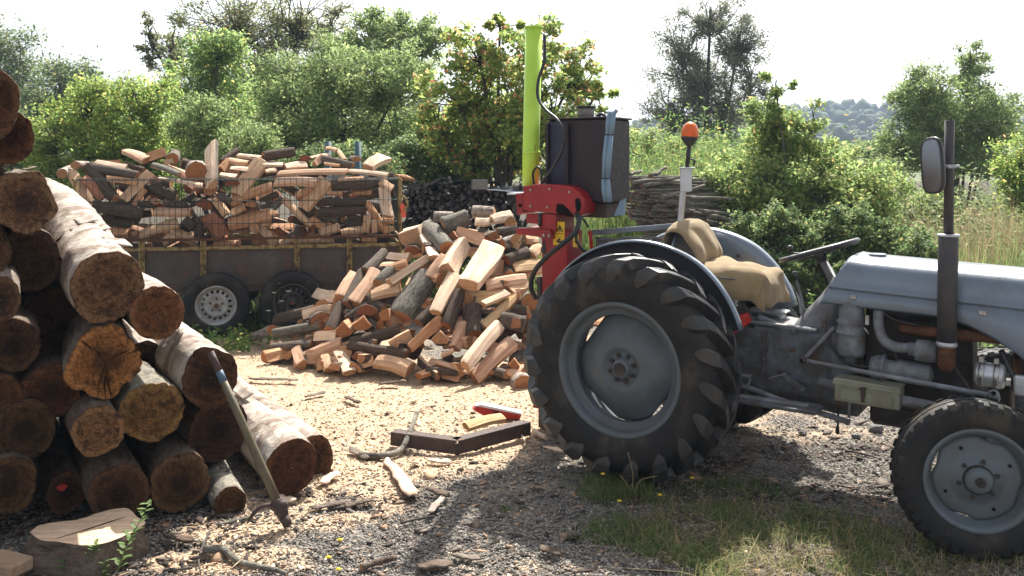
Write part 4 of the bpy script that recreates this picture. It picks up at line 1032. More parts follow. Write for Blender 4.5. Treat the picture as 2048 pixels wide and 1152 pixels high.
MB().lathe([(0, 0.0005), (0, 0.05), (0.03, 0.066), (0.055, 0.066), (0.058, 0.074), (0.07, 0.074), (0.073, 0.05), (0.12, 0.048), (0.14, 0.06), (0.15, 0.06), (0.155, 0.058), (0.28, 0.058), (0.29, 0.03), (0.30, 0.0005)], T(1742, 733, -0.22), (1, 0, -0.03), 20).build('starter_motor', M['cast'], tractor)
MB().tube(smoothpts([T(1800, 655, -0.16), T(1850, 662, -0.19), T(1890, 668, -0.21), T(1960, 672, -0.20), T(2000, 676, -0.16)], 4), 0.030, 10).build('exhaust_manifold', M['rust'], tractor)
MB().tube([T(1893, 640, -0.33) + Vector((0, .02, 0)), T(1893, 672, -0.30), T(1893, 690, -0.30), T(1893, 730, -0.29), T(1893, 735, -0.27)], [0.036, 0.036, 0.040, 0.040, 0.03], 14).build('exhaust_elbow', M['rust'], tractor)
ex = MB().tube([T(1893, 686, -0.32), T(1895, 560, -0.325), T(1897, 476, -0.33), T(1897, 472, -0.33)], [0.043, 0.046, 0.046, 0.040], 20).build('exhaust_stack', M['exhaust'], tractor)
MB().lathe([(-0.006, 0.040), (-0.006, 0.050), (0.006, 0.050), (0.008, 0.03)], T(1897, 471, -0.33), (0, 0, 1), 20).build('collar', M['bright'], ex)
MB().tube([T(1897, 476, -0.33), T(1898, 350, -0.33), T(1899, 241, -0.33)], 0.0225, 14, capmi=1).build('upper_pipe', [M['exhaust'], M['hole']], ex)
MB().lathe([(-0.008, 0.034), (-0.012, 0.045), (0.0, 0.049), (0.012, 0.045), (0.008, 0.034)], T(1893, 688, -0.32), (0, 0, 1), 18).build('clamp', M['bright'], ex)
# mirror clamped to the pipe
mc = T(1864, 331, -0.40)
mir = MB()
n = Vector((-0.654, -0.757, -0.13)).normalized(); sx = Vector((0, 0, 1)).cross(n).normalized()
tilt = Matrix.Rotation(R(5), 3, n)
def stad(w, h, off, k=28):
    out = []
    for j in range(k):
        q = 2 * math.pi * j / k
        cx, cz = math.cos(q), math.sin(q)
        e = lambda s: math.copysign(abs(s) ** 0.55, s)
        out.append(mc + tilt @ (sx * e(cx) * w + Vector((0, 0, 1)) * e(cz) * h) + n * off)
    return out
w_, h_ = 0.072, 0.136
mir.grid([stad(w_ * .86, h_ * .92, 0.004), stad(w_, h_, 0.006), stad(w_ * 1.03, h_ * 1.015, -0.004), stad(w_ * .93, h_ * .96, -0.020), stad(w_ * .6, h_ * .7, -0.030)], 0, True, True)
bk = stad(w_ * .6, h_ * .7, -0.030); mir.add(bk, [tuple(range(len(bk)))])
mirror = mir.build('mirror', M['black'], tractor)
g_ = stad(w_ * .88, h_ * .93, 0.0035); MB().add(g_, [tuple(range(len(g_)))[::-1]]).build('glass', M['mirror'], mirror)
MB().tube([mc - n * 0.028, T(1882, 336, -0.36), T(1893, 333, -0.335)], 0.011, 8).build('arm', M['black'], mirror)
MB().lathe([(-0.009, 0.0235), (-0.009, 0.030), (0.009, 0.030), (0.009, 0.0235)], T(1898, 333, -0.33), (0, 0, 1), 16, closed=True).box(T(1912, 332, -0.35), (0.035, 0.014, 0.014), bev=0.003).build('clamp', M['bright'], mirror)

# toolbox
tb0, tb1 = T(1678, 757, -0.34), T(1800, 783, -0.34)
ud = (tb1 - tb0).normalized(); Mx = frame(Vector((ud.x, 0, ud.z * 0.25)))
tc_ = T(1738, 786, -0.30)
tbx = MB().box(tc_, (0.315, 0.115, 0.105), Mx, bev=0.006).build('toolbox', M['olive'], tractor)
MB().box(tc_ + Vector((0, 0, 0.0575)), (0.325, 0.125, 0.012), Mx, bev=0.004).box(tc_ + Vector((0, -0.063, 0.045)), (0.325, 0.006, 0.018), Mx).build('lid', M['olive'], tbx)
MB().box(tc_ + Vector((0.0, -0.0605, -0.012)), (0.25, 0.004, 0.05), Mx, bev=0.0015).build('pressed_panel', M['olive'], tbx)
lt = tc_ + Vector((-0.015, -0.068, 0.018))
MB().box(lt, (0.022, 0.010, 0.05), bev=0.003).tube([lt + Vector((0, -.006, -.02)), lt + Vector((.002, -.012, -.05))], 0.008, 6).tube([lt + Vector((-.018, -.01, .014)), lt + Vector((.018, -.01, .022))], 0.005, 6).build('latch', M['rust_dark'], tbx)
# drag link, radius rods, axle
dl = MB().tube([T(1607, 721, -0.27), T(1985, 792, -0.45)], 0.0125, 10).build('drag_link', M['cast'], tractor)
MB().lathe([(-0.02, 0.0005), (-0.016, 0.022), (0.012, 0.022), (0.02, 0.012)], T(1607, 720, -0.27), (0, -1, 0), 12).build('ball_joint', M['rust_dark'], dl)
MB().lathe([(-0.02, 0.0005), (-0.016, 0.026), (0.02, 0.026), (0.03, 0.012)], T(1988, 793, -0.45), (0, -0.6, 0.5), 12).build('ball_joint', M['cast'], dl)
MB().tube([T(1640, 764, -0.24), T(1800, 800, -0.30), T(1960, 832, -0.42)], [0.028, 0.028, 0.024], 12).build('radius_rod', M['cast'], tractor)
MB().tube([(1.05, 0.26, 0.46), (1.74, 0.42, 0.40)], 0.024, 10).build('radius_rod', M['cast'], tractor)
MB().tube(smoothpts([(1.745, -0.50, 0.36), (1.78, -0.30, 0.44), (1.78, 0.0, 0.46), (1.78, 0.30, 0.44), (1.745, 0.50, 0.36)], 4), 0.035, 10).build('front_axle', M['cast'], tractor)
MB().tube([(1.745, -0.49, 0.30), (1.745, -0.48, 0.56)], 0.026, 10).beam((1.745, -0.48, 0.56), (1.80, -0.44, 0.60), 0.04, 0.025).build('king_pin', M['cast'], tractor)
MB().tube([(1.745, 0.49, 0.30), (1.745, 0.48, 0.56)], 0.026, 10).build('king_pin', M['cast'], tractor)
MB().box((1.78, 0, 0.55), (0.10, 0.20, 0.20), bev=0.01).build('axle_bracket', M['engine'], tractor)
# dynamo with its shiny straps, fan pulley
dy = MB().lathe([(0, 0.0005), (0, 0.045), (0.012, 0.058), (0.12, 0.058), (0.13, 0.045), (0.135, 0.0005)], T(1950, 745, -0.24), (1, 0.0, -0.05), 18).build('dynamo', M['bright'], tractor)
for h in (0.03, 0.095):
    MB().lathe([(h - .012, 0.059), (h - .012, 0.063), (h + .012, 0.063), (h + .012, 0.059)], T(1950, 745, -0.24), (1, 0, -0.05), 18, closed=True).box(T(1950, 745, -0.24) + Vector((h, -0.02, 0.070)), (0.02, 0.03, 0.022)).build('strap', M['steel'], dy)
MB().lathe([(0, 0.0005), (0, 0.09), (0.012, 0.10), (0.02, 0.09), (0.03, 0.10), (0.035, 0.03), (0.04, 0.0005)], T(2025, 745, -0.12), (1, 0, 0), 20).build('pulley', M['rust'], tractor)
MB().tube(smoothpts([T(2003, 700, -0.2), T(2020, 740, -0.24), T(2035, 770, -0.26), T(2046, 790, -0.3)], 4), 0.012, 8).build('hose', M['black'], tractor)
MB().box(T(2040, 770, -0.30), (0.05, 0.05, 0.09), bev=0.008).build('bracket', M['bright'], tractor)
for pts, r in (([(1960, 690), (1962, 680), (1963, 668)], .003), ([(1790, 705), (1800, 730), (1830, 745)], .006), ([(1660, 690), (1690, 725), (1745, 735)], .007), ([(1900, 720), (1925, 760), (1950, 800)], .008), ([(1750, 612), (1790, 640), (1840, 650)], .006)):
    MB().tube(smoothpts([T(a, b, -0.22) for a, b in pts], 4), r, 6).build('cable', M['black'], tractor)
MB().tube(smoothpts([T(1677, 815, -0.2), T(1676, 845, -0.21), T(1675, 868, -0.2)], 3), 0.006, 5).lathe([(0, 0.0005), (0.004, 0.012), (0.04, 0.008), (0.045, 0.0005)], T(1675, 868, -0.2), (0, 0, 1), 8).build('drain_tap', M['engine'], tractor)
MB().beam(T(1700, 805, -0.24), T(1698, 835, -0.24), 0.02, 0.012).build('bracket', M['cast'], tractor)

# seat pan under the sacks
rows = []
for i in range(9):
    u = 0.20 + 0.40 * i / 8
    z = 1.085 - 0.02 * math.sin(i / 8 * math.pi) - 0.04 * (i / 8) ** 3
    w = 0.20 + 0.03 * math.sin(i / 8 * math.pi)
    rows.append([Vector((u, w * s, z + 0.035 * abs(s) ** 2)) for s in (-1, -.6, -.2, .2, .6, 1)])
seat = MB().grid(rows).build('seat', M['paint_dirty'], tractor, solid=0.006)
MB().beam((0.40, 0, 0.90), (0.36, 0, 1.07), 0.05, 0.02).build('seat_spring', M['steel'], seat)
bp = [Vector((0.085 + 0.02 * math.cos(q * .5), 0.20 * math.cos(q), 1.22 + 0.155 * math.sin(q))) for q in [2 * math.pi * k / 20 for k in range(20)]]
MB().prism(bp, (-0.012, 0, 0)).build('seat_back', M['paint'], seat)
MB().beam((0.10, -0.12, 1.10), (0.24, -0.12, 1.06), 0.03, 0.012).beam((0.10, 0.12, 1.10), (0.24, 0.12, 1.06), 0.03, 0.012).build('back_bracket', M['paint'], seat)

# lift frame behind the seat with the beacon post
fr = MB().beam(T(1178, 466, 0.1), T(1350, 452, 0.1), 0.05, 0.035, bev=0.005).build('linkage_frame', M['paint'], tractor)
for px, w in ((1205, 0.10), (1262, 0.16), (1312, 0.06)):
    p = T(px, 487, 0.09); MB().box(p, (w, 0.02, 0.085), bev=0.006).build('frame_plate', M['cast'], fr)
MB().beam(T(1190, 500, 0.12), T(1350, 490, 0.12), 0.03, 0.03).build('lower_rail', M['cast'], fr)
MB().tube(smoothpts([T(1195, 478, 0.07), T(1240, 482, 0.06), T(1272, 490, 0.06), T(1300, 476, 0.06), T(1335, 480, 0.07)], 4), 0.010, 7).build('hydraulic_hose', M['cast'], fr)
MB().beam(T(1180, 462, 0.0), T(1183, 497, 0.0), 0.03, 0.012, up=(1, 0, 0)).build('red_bracket', M['red_dull'], fr)
MB().beam((-0.45, -0.30, 0.52), (0.05, -0.26, 0.56), 0.03, 0.05, bev=0.006).build('lower_link', M['cast'], tractor)
MB().beam((-0.85, 0.30, 0.45), (0.05, 0.26, 0.56), 0.03, 0.05, bev=0.006).build('lower_link', M['cast'], tractor)
post = MB().beam(T(1360, 452, 0.10), T(1370, 340, 0.10), 0.028, 0.036, up=(0, 1, 0), bev=0.003).build('beacon_post', M['bright'], tractor)
MB().box(T(1372, 360, 0.085), (0.06, 0.05, 0.145), bev=0.004).box(T(1374, 336, 0.085), (0.082, 0.066, 0.010), bev=0.003).build('socket_box', M['bright'], post)
MB().tube([T(1374, 336, 0.085), T(1379, 288, 0.085)], 0.014, 10).tube(smoothpts([T(1382, 318, 0.07), T(1390, 322, 0.07), T(1386, 330, 0.075)], 3), 0.006, 6).build('stem', M['black'], post)
MB().lathe([(0, 0.02), (0.02, 0.036), (0.042, 0.050), (0.055, 0.054), (0.06, 0.05)], T(1379, 292, 0.085), (0.02, 0, 1), 24).build('lamp_base', M['black'], post)
MB().lathe([(0, 0.051), (0.03, 0.052), (0.05, 0.0505), (0.075, 0.040), (0.09, 0.024), (0.097, 0.0005)], T(1380, 275, 0.085), (0.02, 0, 1), 28).build('amber_lens', M['amber'], post)
rg = MB()
for h in (0.012, 0.022, 0.032, 0.042): rg.lathe([(h - .002, 0.0515), (h, 0.0545), (h + .002, 0.0515)], T(1380, 275, 0.085), (0.02, 0, 1), 28)
rg.build('lens_ribs', M['amber'], post)

# ---- burlap sacks (lie on the seat: things of their own)
def wrinkle(p, s, a): return a * mn.noise(Vector(p) * s)
def to_world(p): return TO + TU * p.x + TV * p.y + Vector((0, 0, p.z))
rows = []
for i in range(25):
    tt = i / 24                                              # over the back: from behind, over the top, down the front
    ang = math.pi * (1.12 - 1.28 * tt)
    row = []
    for j in range(19):
        s = -1 + 2 * j / 18
        top = 1.405 - 0.06 * abs(s) ** 3.5
        if tt < 0.32:
            k = tt / 0.32; u = 0.035 - 0.015 * (1 - k); z = 1.12 + (top - 0.05 - 1.12) * k
        elif tt < 0.55:
            k = (tt - 0.32) / 0.23; q = math.pi * (1 - k); u = 0.105 + 0.07 * math.cos(q); z = top - 0.05 + 0.05 * math.sin(q)
        else:
            k = (tt - 0.55) / 0.45; u = 0.175 + 0.05 * math.sin(k * math.pi) + 0.03 * k; z = (top - 0.05) - (top - 0.05 - 1.085) * k
        v = s * (0.225 - 0.012 * abs(math.cos(tt * 3)))
        p = Vector((u, v, z))
        fold = 0.009 * math.sin(s * 7 + 2.5 * z * 6) * (tt > 0.5)
        row.append(to_world(p + Vector((wrinkle(p, 8, 0.014) + fold, wrinkle(p + Vector((3, 1, 2)), 8, .008), wrinkle(p + Vector((7, 7, 7)), 7, 0.009)))))
    rows.append(row)
o = MB().grid(rows).build('burlap_sack', M['burlap'], solid=0.006)
tag(o, 'tan burlap sack hung over the backrest of the tractor seat', 'sack', 'sacks on the tractor seat')
rows = []
for i in range(27):
    tt = i / 26
    u0 = 0.20 + 0.44 * min(1, tt / 0.78)
    row = []
    for j in range(27):
        s = -1 + 2 * j / 26
        edge = max(0, (abs(s) - 0.72) / 0.28)
        fr_ = max(0, (tt - 0.70) / 0.30)
        z = 1.155 + 0.015 * math.sin(tt * 5) - 0.04 * tt - 0.165 * max(edge ** 1.3, fr_ ** 1.25) - 0.02 * edge * fr_
        v = s * 0.255 if edge == 0 else math.copysign(0.255 * 0.72 + (0.05 * (1 - (1 - edge) ** 2)), s)
        u = u0 - 0.012 * fr_ + 0.02 * edge * math.sin(tt * 14)
        p = Vector((u, v, z))
        f2 = 0.012 * math.sin(tt * 22 + s) * edge + 0.010 * math.sin(s * 13) * fr_
        row.append(to_world(p + Vector((wrinkle(p + Vector((0, 0, 4)), 9, .026), f2 + wrinkle(p, 10, .012), wrinkle(p + Vector((5, 2, 1)), 8, 0.036)))))
    rows.append(row)
o = MB().grid(rows).build('burlap_sack', M['burlap'], solid=0.006)
tag(o, 'tan burlap sack draped over the seat pan, its hem hanging in folds', 'sack', 'sacks on the tractor seat')
# ---------------------------------------------------------------- log splitter standing behind the tractor
SU = -0.80
splitter = empty('log_splitter', TO + TU * SU, TA)
tag(splitter, 'red vertical log splitter with a tall lime-green ram and black oil tank', 'log splitter')
OFF = (-SU, 0, 0)
def SB(): return MB(OFF)
colm = SB().box((-0.78, -0.02, 0.78), (0.20, 0.20, 1.06), bev=0.008).build('column', M['red'], splitter)
SB().box((-0.895, -0.10, 0.62), (0.035, 0.05, 0.75), bev=0.004).build('guide_rail', M['black'], splitter)
SB().box((-0.80, -0.02, 0.16), (0.26, 0.26, 0.06), bev=0.006).build('base_plate', M['red'], splitter)
SB().beam((-0.6, -0.32, 0.48), (-0.86, -0.22, 0.46), 0.05, 0.06).beam((-0.6, 0.32, 0.48), (-0.86, 0.22, 0.46), 0.05, 0.06).build('hitch_arms', M['red'], splitter)
# foot under the base so it rests on the yard
SB().box((-0.80, -0.02, 0.065), (0.20, 0.22, 0.13), bev=0.006).build('foot', M['rust_dark'], splitter)
# upper yoke: curved cheek plate traced from the side
V0 = -0.16
out = [(1046, 372), (1046, 418), (1058, 422), (1108, 427), (1140, 425), (1150, 434), (1166, 428), (1169, 400), (1160, 385), (1140, 372), (1115, 369), (1080, 368)]
yoke = SB().prism([T(a, b, V0) for a, b in out], (0, 0.28, 0)).build('yoke', M['red'], splitter, bevel=0.008)
SB().prism([T(a, b, V0 - .004) for a, b in [(1150, 400), (1153, 396), (1159, 398), (1162, 410), (1160, 422), (1154, 424), (1151, 415)]], (0, 0.02, 0)).build('slot', M['hole'], yoke)
SB().prism([T(a, b, V0 - .005) for a, b in [(1113, 408), (1124, 408), (1136, 418), (1144, 430), (1118, 428), (1112, 424)]], (0, 0.02, 0)).build('recess', M['hole'], yoke)
SB().prism([T(a, b, -0.10) for a, b in [(1031, 388), (1046, 386), (1046, 426), (1034, 430)]], (0, 0.18, 0)).build('side_plate', M['red'], yoke, bevel=0.004)
SB().box(T(1038, 387, -0.02), (0.07, 0.19, 0.012)).build('lip', M['white'], yoke)
SB().disc(T(1040, 411, -0.103), (0, -1, 0), 0.012, 0.006, 10).build('bolt_hole', M['hole'], yoke)
for px, py in ((1062, 380), (1062, 412), (1100, 378), (1096, 414), (1140, 384)):
    SB().disc(T(px, py, V0 - .002), (0, -1, 0), 0.009, 0.009, 6).build('bolt_head', M['steel'], yoke)
# wedge carriage below the yoke
SB().prism([T(a, b, -0.14) for a, b in [(1052, 428), (1112, 428), (1112, 462), (1098, 475), (1080, 462), (1076, 448), (1052, 446)]], (0, 0.24, 0)).build('carriage', M['red'], splitter, bevel=0.005)
SB().prism([T(a, b, -0.17) for a, b in [(1032, 456), (1100, 460), (1104, 478), (1090, 476), (1032, 468)]], (0, 0.28, 0)).build('wedge_arm', M['red'], splitter, bevel=0.004)
SB().tube([T(1080, 428, -0.145), T(1080, 452, -0.145)], 0.014, 8).build('ram_pin', M['black'], splitter)
for px, py in ((1089, 470), (1099, 471), (1053, 433)):
    SB().disc(T(px, py, -0.175), (0, -1, 0), 0.010, 0.012, 6).build('bolt_head', M['steel'], splitter)
SB().tube([T(1092, 478, -0.10), T(1090, 500, -0.10), T(1095, 520, -0.1)], [0.02, 0.03, 0.012], 8).build('clevis', M['black'], splitter)
SB().tube([T(1093, 478, -.08), T(1093, 600, -.08)], 0.018, 8).build('guide_rod', M['black'], splitter)
# ram cylinder
ram = SB().tube([T(1061, 372, -0.02), T(1062, 300, -0.02), T(1068, 57, -0.02)], 0.0575, 28).build('ram_cylinder', M['lime'], splitter)
SB().lathe([(-0.012, 0.058), (-0.012, 0.060), (0.012, 0.060), (0.012, 0.058)], T(1063, 305, -0.02), (0.02, 0, 1), 28, closed=True).build('band', M['lime'], ram)
SB().lathe([(0, 0.0005), (0, 0.062), (0.014, 0.062), (0.014, 0.0005)], T(1068, 57, -0.02), (0.02, 0, 1), 24).build('cap', M['lime'], ram)
SB().tube([T(1083, 66, -0.05), T(1088, 68, -0.05), T(1088, 130, -0.06)], 0.008, 8).build('port_pipe', M['steel'], ram)
hs = SB()
hs.tube(smoothpts([T(1089, 70, -0.06), T(1089, 120, -0.07), T(1077, 160, -0.09), T(1076, 195, -0.10), T(1092, 220, -0.14), T(1115, 240, -0.2), T(1127, 268, -0.22), T(1124, 300, -0.22), T(1106, 335, -0.20), T(1090, 356, -0.15), T(1084, 366, -0.12)], 5), 0.0105, 8).build('hydraulic_hose', M['hose'], splitter)
SB().tube(smoothpts([T(1068, 368, -0.12), T(1066, 346, -0.13), T(1075, 334, -0.13), T(1083, 344, -0.13), T(1083, 366, -0.12)], 5), 0.008, 8).build('hydraulic_hose', M['hose'], splitter)
SB().tube(smoothpts([T(1160, 432, -0.2), T(1152, 462, -0.26), T(1125, 488, -0.3), T(1092, 515, -0.3), T(1068, 545, -0.28), T(1062, 575, -0.26), T(1072, 598, -0.24)], 6), 0.0165, 10).build('hydraulic_hose', M['hose'], splitter)
SB().tube(smoothpts([T(1150, 425, -0.18), T(1158, 450, -0.18), T(1152, 475, -0.2), T(1160, 495, -0.18), T(1172, 505, -.1)], 4), 0.010, 8).build('hydraulic_hose', M['hose'], splitter)
SB().tube(smoothpts([T(1153, 425, -0.17), T(1168, 440, -0.17), T(1176, 454, -0.1)], 4), 0.007, 8).build('hydraulic_hose', M['hose'], splitter)
# oil tank
a0, a1 = T(1096, 238, -0.06), T(1214, 238, -0.06)
td_ = 0.1
while T(1260, 238, -0.06 + td_).x > a1.x + 0.0: td_ += 0.005
tl, tr, tb_, tt_ = a0.x, a1.x, T(1180, 405, -0.06).z, T(1180, 237, -0.06).z
tank = SB().box(((tl + tr) / 2, -0.06 + td_ / 2, (tb_ + tt_) / 2), (tr - tl, td_, tt_ - tb_), bev=0.012).build('oil_tank', M['tank'], splitter)
SB().box((tl + 0.07, -0.0655, (tb_ + tt_) / 2), (0.13, 0.008, (tt_ - tb_) * .93)).build('tank_panel', M['tank_blue'], tank)
SB().box((tl + 0.16, -0.078, (tb_ + tt_) / 2 - .01), (0.022, 0.035, (tt_ - tb_) * .93), bev=0.004).box((tl + 0.01, -0.078, (tb_ + tt_) / 2 - .01), (0.022, 0.035, (tt_ - tb_) * .93), bev=0.004).build('tank_rib', M['tank'], tank)
SB().box(((tl + tr) / 2, -0.06 + td_ / 2, tt_ + 0.005), (tr - tl + 0.02, td_ + 0.02, 0.012), bev=0.003).build('tank_lid', M['tank'], tank)
SB().box(((tl + tr) / 2 + .03, -0.06 + td_ / 2, tb_ - 0.05), ((tr - tl) * .7, td_ * .7, 0.10), bev=0.01).build('tank_cradle', M['rust_dark'], tank)
SB().tube([T(1172, 236, 0.10), T(1172, 216, 0.10)], 0.055, 20).build('filler_neck', M['grey_wood'], tank)
SB().lathe([(0, 0.06), (0.0, 0.066), (0.012, 0.066), (0.014, 0.0005)], T(1172, 216, 0.10), (0, 0, 1), 20).build('filler_cap', M['black'], tank)
SB().tube(smoothpts([T(1195, 232, 0.08), T(1205, 228, 0.08), T(1212, 236, 0.08)], 3), 0.012, 8).build('breather', M['black'], tank)
# pale blue strip in three bent lengths
st = SB()
strip = [((1224, 223), (1219, 268)), ((1218, 271), (1212, 356)), ((1211, 359), (1216, 404))]
for (p, q) in strip:
    A, B = T(*p, -0.10), T(*q, -0.10)
    mid = (A + B) / 2 + Vector((0, -0.006, 0))
    for d, w in ((-0.014, 0.013), (0.014, 0.013)):
        st.beam(A + Vector((d, 0, 0)), mid + Vector((d, 0, 0)), 0.012, 0.026, up=(0, -1, 0)) if False else st.tube([A + Vector((d, 0, 0)), mid + Vector((d, 0, 0)), B + Vector((d, 0, 0))], [0.015, 0.0185, 0.015], 8)
st.build('blue_strip', M['paleblue'], tank)
SB().beam(T(1228, 222, -0.10), T(1234, 226, -0.09), 0.03, 0.03).build('strip_end', M['paleblue'], tank)
SB().prism([T(a, b, -0.05) for a, b in [(1240, 402), (1250, 397), (1247, 430), (1228, 432)]], (0, 0.02, 0)).build('bracket', M['paleblue'], tank)
# warning labels on the column: yellow plates with black marks
def label(pts, v, marks):
    pl = SB().prism([T(a, b, v) for a, b in pts], (0, 0.002, 0)).build('warning_label', M['yellow'], splitter)
    for m_ in marks:
        SB().prism([T(a, b, v - 0.0015) for a, b in m_], (0, 0.001, 0)).build('symbol', M['ink'], pl)
label([(1109, 443), (1129, 444), (1129, 467), (1109, 466)], -0.1245, [[(1119, 449), (1113, 463), (1115, 463), (1119, 453)], [(1119, 449), (1119, 453), (1124, 463), (1126, 463)], [(1113, 463), (1126, 463), (1126, 461.5), (1113, 461.5)], [(1118, 455), (1121, 455), (1121, 460), (1117, 460)]])
label([(1107, 468), (1129, 468), (1128, 490), (1106, 490)], -0.1245, [[(1112, 483), (1118, 476), (1121, 478), (1116, 485)], [(1116, 482), (1126, 481), (1126, 484), (1116, 486)]])
label([(1146, 468), (1157, 466), (1157, 494), (1146, 494)], -0.1245, [[(1150, 474), (1154, 474), (1154, 478), (1150, 478)], [(1149, 481), (1155, 481), (1153, 486), (1150, 486)]])

# ---------------------------------------------------------------- twin-axle trailer: s along its side, t into its depth
RA = math.atan2(0.213, 0.977)
RO = Vector((-4.30, 8.70, 0.0)); RS = Vector((math.cos(RA), math.sin(RA), 0)); RT = Vector((-math.sin(RA), math.cos(RA), 0))
def TR(px, py, t):
    """photo pixel -> trailer coordinates on the vertical plane at depth t"""
    a, b = (px - 1024) / FPX, (HORY - py) / FPX
    k = (t + RO.dot(RT)) / (a * RT.x + RT.y)
    p = Vector((k * a, k, CAMH + k * b))
    return Vector(((p - RO).dot(RS), t, p.z))
def RW(p): return RO + RS * p.x + RT * p.y + Vector((0, 0, p.z))
trailer = empty('trailer', RO, RA)
tag(trailer, 'rusty yellow twin-axle trailer with mesh sides, piled with split firewood', 'trailer')
SL = TR(800, 470, 0).x; TD = 1.62
zt, zm, zb, zmesh = 0.975, 0.885, 0.50, 1.585
S0 = TR(150, 352, 0).x
MB().box(((S0 + SL) / 2, TD / 2, zb + 0.02), (SL - S0, TD, 0.04)).build('floor', M['trailer_sheet'], trailer)
fr = MB().beam((S0, 0.02, zb - 0.03), (SL, 0.02, zb - 0.03), 0.05, 0.07).beam((S0, TD - .02, zb - 0.03), (SL, TD - .02, zb - 0.03), 0.05, 0.07)
for s in (0.3, 1.3, 2.2, SL - .1): fr.beam((s, 0.05, zb - .04), (s, TD - .05, zb - .04), 0.05, 0.06)
fr.build('chassis', M['rust_dark'], trailer)
MB().beam((S0, TD / 2, 0.47), (S0 - 1.1, TD / 2, 0.45), 0.07, 0.08).build('drawbar', M['rust_dark'], trailer)
for t_, nm in ((0.012, 1), (TD - 0.012, -1)):
    MB().box(((S0 + SL) / 2, t_, (zb + zm) / 2), (SL - S0, 0.004, zm - zb - 0.01)).build('side_panel', M['trailer_sheet'], trailer)
    MB().beam((S0, t_ - .012 * nm, zt), (SL, t_ - .012 * nm, zt), 0.032, 0.026).build('top_rail', M['rust'], trailer)
    MB().beam((S0, t_ - .014 * nm, zm), (SL, t_ - .014 * nm, zm), 0.036, 0.034).build('mid_rail', M['trailer_yellow'], trailer)
for s_ in (S0, SL):
    MB().box((s_, TD / 2, (zb + zm) / 2), (0.004, TD - .04, zm - zb)).build('end_panel', M['trailer_sheet'], trailer)
    MB().beam((s_, 0, zt), (s_, TD, zt), 0.03, 0.026).beam((s_, 0, zm), (s_, TD, zm), 0.034, 0.03).build('end_rail', M['trailer_yellow'], trailer)
    for t_ in (0.0, TD):
        MB().tube([(s_, t_, zb - .05), (s_, t_, zmesh - 0.02), (s_ - 0.02, t_, zmesh + 0.005)], 0.020, 8).build('corner_post', M['trailer_yellow'], trailer)
for px in (284, 407, 594, 699):
    s = TR(px, 520, 0).x
    MB().beam((s - .022, -0.012, zb + .01), (s - .022, -0.012, zt - .014), 0.012, 0.022, up=(0, 1, 0)).beam((s + .022, -0.012, zb + .01), (s + .022, -0.012, zt - .014), 0.012, 0.022, up=(0, 1, 0)).box((s, -0.003, (zb + zt) / 2), (0.05, 0.006, zt - zb - .03)).build('stake', M['trailer_yellow'], trailer)
    MB().beam((s, TD + .012, zb), (s, TD + .012, zt), 0.03, 0.05, up=(0, 1, 0)).build('stake', M['trailer_yellow'], trailer)
# welded mesh: the near side panel's larger wires in full, one lattice per side
def mesh_side(p0, p1, nv, hs_, z0, z1):
    m = MB(); d = p1 - p0
    for i in range(nv + 1):
        q = p0 + d * (i / nv)
        m.tube([q + Vector((0, 0, z0)), q + Vector((0, 0, z1))], 0.0027, 4, cap=False)
    for z in hs_:
        m.tube([p0 + Vector((0, 0, z)), p1 + Vector((0, 0, z))], 0.004, 4, cap=False)
    return m.build('mesh_panel', M['wire'], trailer)
zs = [zmesh, zmesh - .012, 1.36, 1.13, 0.98]
mesh_side(Vector((0.0, -0.004, 0)), Vector((SL, -0.004, 0)), 54, zs, 0.90, zmesh + .01)
mesh_side(Vector((0.0, TD + .004, 0)), Vector((SL, TD + .004, 0)), 54, zs, 0.90, zmesh)
mesh_side(Vector((SL + .006, 0, 0)), Vector((SL + .006, TD, 0)), 26, zs, 0.90, zmesh)
MB().tube(smoothpts([(SL + .02, -0.02, 1.40), (SL + .06, -.03, 1.36), (SL + .07, -.03, 1.28), (SL + .03, -.02, 1.24)], 4), 0.014, 7).build('tie_rope', M['trailer_yellow'], trailer)
MB().prism([TR(a, b, -0.03) for a, b in [(800, 412), (806, 405), (812, 418), (812, 434), (805, 436)]], (0, 0.004, 0)).build('marker_tape', M['orange_tape'], trailer)
